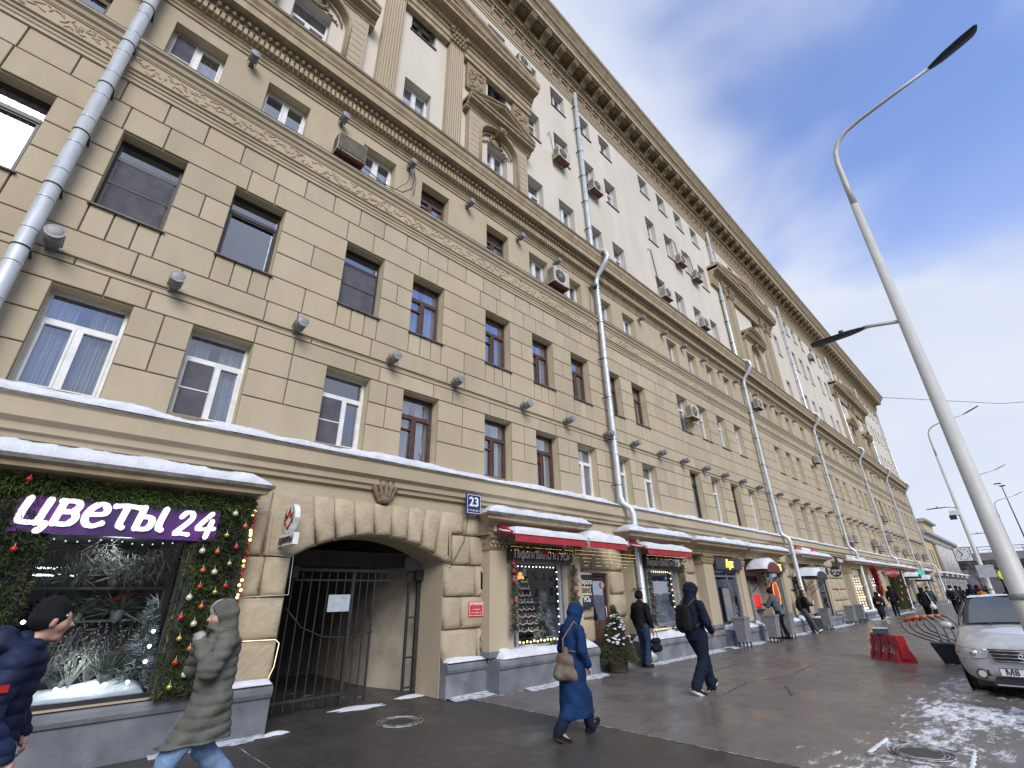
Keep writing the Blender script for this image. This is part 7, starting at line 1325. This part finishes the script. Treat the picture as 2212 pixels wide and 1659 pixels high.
bg_.parent = None; bg_.matrix_world = Matrix.Translation((5.66, 4.74, 0)) @ Matrix.Rotation(radians(-12), 4, 'Z'); b = MB(); b.tube([c+Vector((-.02, 0, .12)), Vector(L(-.2, -.02, 1.3)), Vector(L(-.06, -.13, 1.54)), Vector(L(.16, -.14, 1.35)), Vector(L(.12, -.2, 1.1)), c+Vector((.06, .0, .12))], .014, 6); b.build('strap', mcol('strap_tan', (.18, .09, .06)), bg_)
# 4 walker in navy with backpack
o, L, s = person((9.5, 4.84, 0), radians(-14), 'tall man in dark navy hooded jacket with black backpack and white-soled shoes', 1.80, .8, .02, (.84, 'navy'), 'navy', hood='navy', res=.015, armR=[(.0, -.28, 1.13), (.16, -.22, .98)], armL=[(.0, .28, 1.13), (.16, .22, .98)], wide=1.22, soles='white', shoes='black')
backpack(o, L, s, 'black')
# 5 man waiting by the drainpipe
o, L, s = person((11.72, 7.4, 0), radians(-4), 'man in black jacket, beanie and blue jeans standing by the drainpipe', 1.70, .18, -.01, (.90, 'black'), 'djeans', hat='black', res=.016, face=True, armR=[(.0, -.26, 1.13), (.08, -.25, .88)], shoes='black', wide=1.1)
bg_ = empty('handbag', (11.86, 7.14, .42), 'black bag hanging from the hand of the man by the drainpipe', 'bag'); net_obj('bag_body', sdf_mesh([(np.array([-.1, 0, 0.]), np.array([.1, 0, 0.]), .09, .09), (np.array([-.1, 0, .16]), np.array([.1, 0, .16]), .07, .07)], .018, .03), M_['black'], bg_); b = MB(); b.tube([(-.1, 0, .2), (-.04, 0, .4), (.04, 0, .4), (.1, 0, .2)], .01, 5); b.build('bag_handle', M['black'], bg_)
# 6 man at the cash machine
o, L, s = person((21.35, 7.3, 0), radians(78), 'man in grey-blue jacket leaning in at the cash machine', 1.74, .25, .28, (.86, 'greyblue'), 'black', hat='black', res=.022, armR=[(.22, -.24, 1.15), (.42, -.15, 1.2)], armL=[(.22, .24, 1.15), (.42, .15, 1.2)])
# 7 man with phone
o, L, s = person((24.75, 7.36, 0), radians(-55), 'dark-haired man in black jacket leaning on the wall, looking at his phone', 1.68, 0, -.06, (.82, 'black'), 'grey', res=.02, face=True, armR=[(.04, -.27, 1.16), (.26, -.12, 1.14)], armL=[(.04, .27, 1.16), (.26, .1, 1.16)], shoes='white', headfwd=.07, legs={1: [(-.12, .09, .92), (.02, .11, .50), (.12, .12, .085)], -1: [(-.12, -.09, .92), (.08, -.10, .50), (.22, -.10, .085)]})
backpack(o, L, s, 'black', x=-.25, z=1.15); ph = empty('mobile_phone', (24.75+.02, 7.0, 1.2), 'phone held by the man leaning on the wall', 'phone', rz=radians(-55)); b = MB(); b.box(-.01, .01, -.04, .04, -.05, .08); b.build('phone_case', M['black'], ph); b = MB(); b.box(-.013, -.01, -.035, .035, -.045, .075); b.build('screen', mat('screen_glow', (.6, .7, .8), emit=.5), ph)
# farther people
o, L, s = person((35.7, 6.75, 0), radians(5), 'person in long dark quilted coat with orange and black backpack, walking away', 1.48, .6, .02, (.42, 'darkcoat'), 'black', hood='darkcoat', res=.028, shoes='white'); backpack(o, L, s, 'black', OR_)
o, L, s = person((43.1, 7.3, 0), radians(8), 'man all in black with hood up beside the person with the orange backpack', 1.80, .3, .02, (.9, 'black'), 'black', hood='black', res=.03)
o, L, s = person((38.4, 5.0, 0), radians(0), 'person in black padded jacket with white tote bag', 1.66, .5, .03, (.72, 'black'), 'black', hood='black', res=.028, wide=1.2)
tb = empty('tote_bag', (38.2, 4.66, .62), 'cream tote bag on the right shoulder of the person in black', 'bag'); net_obj('bag_body', sdf_mesh([(np.array([-.06, 0, .06]), np.array([.06, 0, .06]), .15, .15), (np.array([0, 0, .2]), np.array([0, 0, .35]), .08, .03)], .03, .05), M_['white'], tb); b = MB(); b.tube([(0, 0, .3), (.05, .12, .85)], .02, 5); b.build('strap', M_['white'], tb)
o, L, s = person((45.3, 5.5, 0), radians(0), 'fair-haired person in teal jacket walking beyond the white tote bag', 1.64, .6, .02, (.8, 'teal'), 'black', res=.03); [setattr(c.data.materials and c.data, 'name', c.data.name) for c in o.children if c.name.startswith('hair')]
for c in o.children:
    if c.name.startswith('hair'): c.data.materials[0] = M_['blond']
o, L, s = person((47.2, 4.5, 0), radians(2), 'man in green and white jacket with dark backpack walking away', 1.78, .6, .02, (.88, 'green'), 'black', hat='black', res=.03, scarf='white'); backpack(o, L, s, 'black')
for x, y, h_, c_, kw, lb in [(50.5, 6.15, 1.72, 'black', dict(hood='black'), 'person in black with hood, leftmost of the far group'), (52.2, 4.6, 1.76, 'darkcoat', dict(hat='black'), 'person in dark coat right behind the green and white jacket'), (55, 4.0, 1.84, 'navy', dict(hood='navy'), 'broad person in navy right of the far group'), (57, 3.7, 1.8, 'navy', dict(hat='black'), 'second person in navy near the red hat'),
                             (46.0, 2.85, 1.62, 'orange', dict(hat='red'), 'person in orange jacket and red hat above the car roof'), (62, 5.2, 1.7, 'black', dict(hat='black'), 'distant person in black by the yellow house'), (66, 4.4, 1.75, 'darkcoat', dict(hood='darkcoat'), 'distant person in a dark hood'), (70, 3.9, 1.7, 'navy', dict(hat='black'), 'distant person in navy before the bridge'), (36, 1.2, 1.65, 'black', dict(hood='black'), 'dark figure between the lamp poles')]:
    person((x, y, 0), radians(rng.uniform(-8, 8)), lb, h_, rng.uniform(.3, .7), .02, (.8, c_), 'black', res=.034, **kw)
# ================================================================== SILVER CAR
CARM = mat('car_silver', (.50, .51, .53), (.42, .43, .44), 2.2, .32, metal=.12, coat=.4, c3=(.36, .35, .33), s3=5, obj=True); CHR = mat('chrome', (.7, .7, .72), rough=.12, metal=1); TYRE = mat('tyre', (.02, .02, .022), (.05, .048, .045), 12, .85)
car = empty('parked_car', (12.15, .54, .0), 'silver four-wheel-drive car parked facing the camera at the right edge', 'car'); Zs = .945
ST = [(-.02, [(0, .26), (.40, .26), (.52, .34), (.56, .55), (.52, .72), (.36, .78), (0, .8)]), (.05, [(0, .22), (.60, .22), (.74, .34), (.77, .56), (.73, .75), (.52, .84), (0, .87)]), (.16, [(0, .2), (.7, .2), (.84, .34), (.87, .57), (.83, .79), (.62, .89), (0, .92)]), (.42, [(0, .2), (.74, .2), (.87, .36), (.90, .6), (.87, .86), (.68, .95), (0, .98)]), (.85, [(0, .2), (.74, .2), (.87, .38), (.9, .62), (.88, .92), (.72, 1.0), (0, 1.03)]),
      (1.22, [(0, .2), (.74, .2), (.87, .38), (.9, .64), (.88, .97), (.75, 1.05), (0, 1.07)]), (1.30, [(0, .2), (.74, .2), (.87, .38), (.9, .64), (.885, .99), (.77, 1.09), (0, 1.12)]), (1.62, [(0, .2), (.74, .2), (.87, .38), (.9, .64), (.885, 1.01), (.72, 1.30), (0, 1.35)]), (1.95, [(0, .2), (.74, .2), (.87, .38), (.9, .64), (.885, 1.02), (.66, 1.50), (0, 1.55)]), (2.3, [(0, .2), (.74, .2), (.87, .38), (.9, .64), (.885, 1.03), (.65, 1.55), (0, 1.6)]),
      (3.7, [(0, .2), (.74, .2), (.87, .38), (.9, .64), (.885, 1.03), (.64, 1.55), (0, 1.59)]), (4.15, [(0, .25), (.74, .25), (.86, .4), (.88, .64), (.86, 1.02), (.6, 1.35), (0, 1.4)]), (4.4, [(0, .3), (.7, .3), (.8, .42), (.83, .64), (.8, .95), (.55, 1.05), (0, 1.08)]), (4.48, [(0, .35), (.6, .35), (.7, .45), (.73, .64), (.7, .9), (.45, .95), (0, .97)])]
def carpt(t, u):   # station index (float), profile index (float)
    i = min(int(t), len(ST)-2); f = t-i; j = min(int(u), 5); g = u-j
    def P(i_, j_): return Vector((ST[i_][0], ST[i_][1][j_][0], ST[i_][1][j_][1]*Zs))
    return (P(i, j)*(1-f)+P(i+1, j)*f)*(1-g)+(P(i, j+1)*(1-f)+P(i+1, j+1)*f)*g
vs = []; n_ = 13
for x, pr in ST: vs += [(x, y, z*Zs) for y, z in pr]+[(x, -y, z*Zs) for y, z in pr[5:0:-1]]
n_ = 12; fs = [(i*n_+k, (i+1)*n_+k, (i+1)*n_+(k+1) % n_, i*n_+(k+1) % n_) for i in range(len(ST)-1) for k in range(n_)]+[tuple(range(n_)), tuple(range(len(ST)*n_-1, (len(ST)-1)*n_-1, -1))]
b = MB(); b.add(vs, fs, 0, True); body = b.build('body', CARM, car)
sm = body.modifiers.new('smooth', 'SUBSURF'); sm.levels = 2; sm.render_levels = 2
def patch(t0, t1, u0, u1, off, name, m, parent=car, mirror=True, nt=6, nu=4, extra=None):
    b = MB()
    for sg_ in ((1, -1) if mirror else (1,)):
        vs = []
        for i in range(nt+1):
            for j in range(nu+1):
                t = t0+(t1-t0)*i/nt; u = u0+(u1-u0)*j/nu; p = carpt(t, u); du = carpt(t, min(5.99, u+.05))-carpt(t, max(0, u-.05)); dt = carpt(min(12.9, t+.05), u)-carpt(max(0, t-.05), u); nn = du.cross(dt); nn = nn.normalized() if nn.length else Vector((-1, 0, 0))
                if nn.y < 0 and u < 5: nn = -nn
                if u >= 5 and nn.z < 0: nn = -nn
                p = p+nn*off; vs.append((p.x, p.y*sg_, p.z))
        b.add(vs, [(i*(nu+1)+j, i*(nu+1)+j+1, (i+1)*(nu+1)+j+1, (i+1)*(nu+1)+j) for i in range(nt) for j in range(nu)], 0, True)
    return b.build(name, m, parent)
WG = mat('car_glass', (.02, .03, .04), (.03, .04, .05), 2, .06, coat=1); WG.node_tree.nodes['Principled BSDF'].inputs['Specular IOR Level'].default_value = .9
b = MB(); b.add([(1.27, .74, 1.09*Zs), (1.27, -.74, 1.09*Zs), (1.27, 0, 1.13*Zs), (1.92, .62, 1.52*Zs), (1.92, -.62, 1.52*Zs), (1.92, 0, 1.57*Zs), (1.60, .70, 1.315*Zs), (1.60, -.70, 1.315*Zs), (1.60, 0, 1.37*Zs), (1.24, .4, 1.12*Zs), (1.24, -.4, 1.12*Zs), (1.9, .35, 1.565*Zs), (1.9, -.35, 1.565*Zs), (1.585, .38, 1.365*Zs), (1.585, -.38, 1.365*Zs)],
    [(0, 6, 13, 9), (9, 13, 8, 2), (2, 8, 14, 10), (10, 14, 7, 1), (6, 3, 11, 13), (13, 11, 5, 8), (8, 5, 12, 14), (14, 12, 4, 7)], 0, True); ws = b.build('windscreen', WG, car); ws.location = (-.028, 0, .012)
b = MB(); b.tube([(1.22, .80, 1.07*Zs), (1.58, .745, 1.31*Zs), (1.94, .665, 1.515*Zs)], .016, 6); b.tube([(1.22, -.80, 1.07*Zs), (1.58, -.745, 1.31*Zs), (1.94, -.665, 1.515*Zs)], .016, 6); b.tube([(1.9, .62, 1.53*Zs+.02), (1.9, 0, 1.575*Zs+.02), (1.9, -.62, 1.53*Zs+.02)], .014, 6); b.build('windscreen_surround', M['black'], car)
b = MB(); b.tube([(1.2, .3, 1.10*Zs+.01), (1.3, .62, 1.13*Zs+.01)], .01, 5); b.tube([(1.2, -.35, 1.10*Zs+.01), (1.3, .1, 1.15*Zs+.015)], .01, 5); b.build('wiper', M['black'], car)
patch(7.9, 10.6, 4.15, 4.85, .006, 'side_window', WG); 
for sg_ in (1, -1):
    hl = [(.01, .44, .74), (.05, .60, .75), (.12, .74, .765), (.26, .84, .79), (.42, .872, .79), (.40, .885, .70), (.22, .865, .63), (.08, .76, .60), (.015, .60, .60), (-.01, .46, .63)]
    b = MB(); pts = [(x-.012, y*sg_+.0, z*Zs) for x, y, z in hl]; c = (.10, .70*sg_, .69*Zs); b.add(pts+[(c[0]-.035, c[1], c[2])], [(i, (i+1) % 10, 10) for i in range(10)], 0, True); h_ = b.build('headlight', mat('headlight_glass', (.62, .62, .60), (.38, .37, .35), 9, .12, coat=1), car)
    b = MB(); b.ell((.03, .62*sg_, .68*Zs), (.03, .055, .05), 12, 8); b.build('projector_lens', CHR, h_); b = MB(); b.ell((.22, .83*sg_, .69*Zs), (.07, .035, .035), 10, 6); b.build('indicator', mcol('amber_lens', (.45, .2, .08)), h_); b = MB(); b.tube([(x-.016, y*sg_, z*Zs) for x, y, z in hl+hl[:1]], .008, 5); b.build('headlight_trim', CHR, h_)
    b = MB(); b.tube([(-.02, .60*sg_, .36*Zs), (.03, .60*sg_, .36*Zs)], .052, 14); b.build('fog_lamp', mat('fog_glass', (.55, .52, .42), rough=.15), car); b = MB(); b.tube([(.0, .60*sg_, .36*Zs), (.04, .60*sg_, .36*Zs)], .075, 14); b.add([(-.005, .30*sg_, .37*Zs), (.0, .53*sg_, .43*Zs), (.005, .53*sg_, .33*Zs), (-.005, .33*sg_, .34*Zs)], [(0, 1, 2, 3)]); b.build('fog_lamp_recess', M['black'], car)
    b = MB(); b.ell((1.32, 1.01*sg_, 1.06*Zs), (.055, .105, .068), 12, 8); mi_ = b.build('door_mirror', CARM, car); b = MB(); b.tube([(1.36, .9*sg_, 1.0*Zs), (1.34, .98*sg_, 1.03*Zs)], .03, 6); b.build('mirror_arm', M['black'], mi_); b = MB(); b.ell((1.385, 1.03*sg_, 1.06*Zs), (.015, .10, .07), 12, 6); b.build('mirror_glass', CHR, mi_)
b = MB(); b.prof([(-.37, .0), (.37, .0), (.43, .19), (-.43, .19)], 0, .02); gr = b.build('grille', M['black'], car, (-.045, 0, .53))
for k in range(4): b = MB(); w = .38+.014*k; b.tube([(-.0, -w, .015+.05*k), (-.022, 0, .015+.05*k+.004), (0, w, .015+.05*k)], .012, 6); b.build('grille_slat', CHR, gr)
b = MB(); b.tube([(-.035, .075*cos(a*pi/10), .1+.052*sin(a*pi/10)) for a in range(21)], .008, 5); b.tube([(-.035, .03*cos(a*pi/10), .1+.05*sin(a*pi/10)) for a in range(21)], .006, 5); b.tube([(-.035, .05*cos(a*pi/8), .125+.02*sin(a*pi/8)) for a in range(17)], .006, 5); b.build('emblem', CHR, gr)
b = MB(); b.prof([(-.50, .21*Zs), (.50, .21*Zs), (.44, .33*Zs), (-.44, .33*Zs)], -.03, .0); b.build('lower_intake', M['black'], car, (-.0, 0, 0)); b = MB(); b.box(-.04, .02, -.46, .46, .20*Zs, .215*Zs); b.build('skid_strip', CHR, car)
pl_ = MB(); pl_.box(-.01, .0, -.26, .26, -.055, .055); pl_ = pl_.build('number_plate', WHT, car, (-.05, .1, .385)); b = MB(); b.box(-.012, -.01, -.27, .27, .052, .06); b.box(-.012, -.01, -.27, .27, -.06, -.052); b.box(-.012, -.01, .262, .27, -.052, .052); b.box(-.012, -.01, -.27, -.262, -.052, .052); b.build('plate_frame', M['black'], pl_); text_obj('plate_characters', 'М8', .12, M['black'], pl_, .001, 0, .002, 'LEFT', 1, 1, (-.014, .2, -.0), rot=(pi/2, 0, -pi/2))
for x in (.86, 3.4):
    for sg_ in (1, -1):
        w_ = MB(); w_.tube([(x, .60*sg_, .31), (x, .86*sg_, .31)], .31, 26); w_ = w_.build('wheel', TYRE, car); b = MB(); b.tube([(x, .80*sg_, .31), (x, .872*sg_, .31)], .2, 20); b.build('rim', M['galv'], w_); b = MB(); b.tube([(x, .872*sg_, .36), (x, .895*sg_, .36)], .37, 22); b.build('wheel_arch', M['black'], w_)
        b = MB(); b.add([(x+.37*cos(a*pi/10), .903*sg_, .36+.37*sin(a*pi/10)) for a in range(11)]+[(x+.42*cos(a*pi/10), .89*sg_, .36+.42*sin(a*pi/10)) for a in range(10, -1, -1)], [tuple(range(22))]); b.build('arch_lip', M['black'], w_)
b = MB(); b.box(.2, 4.2, -.72, .72, .14, .26); b.build('underbody', M['black'], car)
snow_cap('snow', 14.1, 15.5, -.07, 1.13, 1.475, .05, ny=12, seed=2, lump=.3, kind='stuff', label='snow on the roof of the silver car', cat='snow')
b = MB(); vs = []; n_ = 14
for i in range(n_+1):
    for j in range(n_+1):
        t = 3.1+1.7*i/n_; y = -.55+1.1*j/n_; p = carpt(t, 5.999); pe = carpt(t, 5); f = min(1, abs(y)/pe.y); rr_ = hypot((i-n_/2)/(n_/2), (j-n_/2)/(n_/2)); e = max(0, min(1, (1.0-rr_+.35*mnoise.noise((i*.7, j*.7, 1)))*3)); vs.append((p.x, y, pe.z*f+p.z*(1-f)+.004+.018*e*(.6+.8*mnoise.noise((i*.4, j*.4, 3)))-.03*(1-e)))
b.add(vs, [(i*(n_+1)+j, (i+1)*(n_+1)+j, (i+1)*(n_+1)+j+1, i*(n_+1)+j+1) for i in range(n_) for j in range(n_)], 0, True); o = b.build('snow', mat('thin_snow', (.62, .66, .74), (.5, .53, .6), 5, .5), None, (12.15, .54, 0), label='thin frozen snow on the bonnet of the silver car', cat='snow', kind='stuff')
# cars glimpsed farther up the road
def far_car(x, y, col, label):
    c = empty('parked_car', (x, y, 0), label, 'car', 'cars glimpsed up the road'); b = MB(); b.prof([(-.85, .3), (.85, .3), (.88, .8), (.8, .95), (-.8, .95), (-.88, .8)], 0, 4.3); b.build('body', col, c); b = MB(); b.add([(.9, -.78, .95), (.9, .78, .95), (3.8, .78, .95), (3.8, -.78, .95), (1.5, -.62, 1.48), (1.5, .62, 1.48), (3.4, .62, 1.48), (3.4, -.62, 1.48)], [(0, 4, 5, 1), (1, 5, 6, 2), (2, 6, 7, 3), (3, 7, 4, 0)]); b.build('windows', WG, c); b = MB(); b.box(1.5, 3.4, -.62, .62, 1.48, 1.53); b.build('roof', col, c); b = MB(); b.box(1.4, 3.5, -.6, .6, 1.53, 1.6); b.build('roof_snow', M['snow'], c)
    for xx in (.8, 3.4):
        for s_ in (-1, 1): b = MB(); b.tube([(xx, s_*.65, .31), (xx, s_*.88, .31)], .31, 14); b.build('wheel', TYRE, c)
far_car(58, .4, mcol('car_dark', (.03, .035, .05)), 'dark car far up the road by the lamp poles'); far_car(68, -.6, M['winwhite'], 'white snowy car far up the road'); far_car(80, -1.2, mcol('car_dark', (.03, .035, .05)), 'second dark car far up the road near the bridge')
# ---- far side of the street, behind the camera (seen only as reflections in the panes)
OB = mat('opposite_facade', (.36, .31, .24), (.28, .24, .19), .5, .9)
for i, (x0, x1, hgt) in enumerate([(-60, -22, 19), (-21, 14, 24), (15, 52, 17), (53, 95, 22)]):
    o = empty('opposite_building', ((x0+x1)/2, -62, 0), ['low grey-beige block across the road, far left', 'tall beige block directly across the road', 'lower beige block across the road, right', 'beige block across the road, far right'][i], 'building'); w = (x1-x0)/2; b = MB(); b.box(-w, w, -12, 0, -.1, hgt); b.build('wall', OB, o); b = MB()
    z = 1.5
    while z < hgt-2:
        x = -w+1.5
        while x < w-1.5: b.box(x, x+1.1, 0, .03, z, z+1.7); x += 2.7
        z += 3.2
    b.build('window', WG, o, kind='stuff'); b = MB(); b.box(-w-.3, w+.3, -12.2, .4, hgt, hgt+.5); b.build('roof', M['snow'], o)
for i in range(9):
    bare_tree((-20+9*i, -52, -.1), 9, 20+i, 'bare tree across the road, %s from the left' % ['first', 'second', 'third', 'fourth', 'fifth', 'sixth', 'seventh', 'eighth', 'ninth'][i])
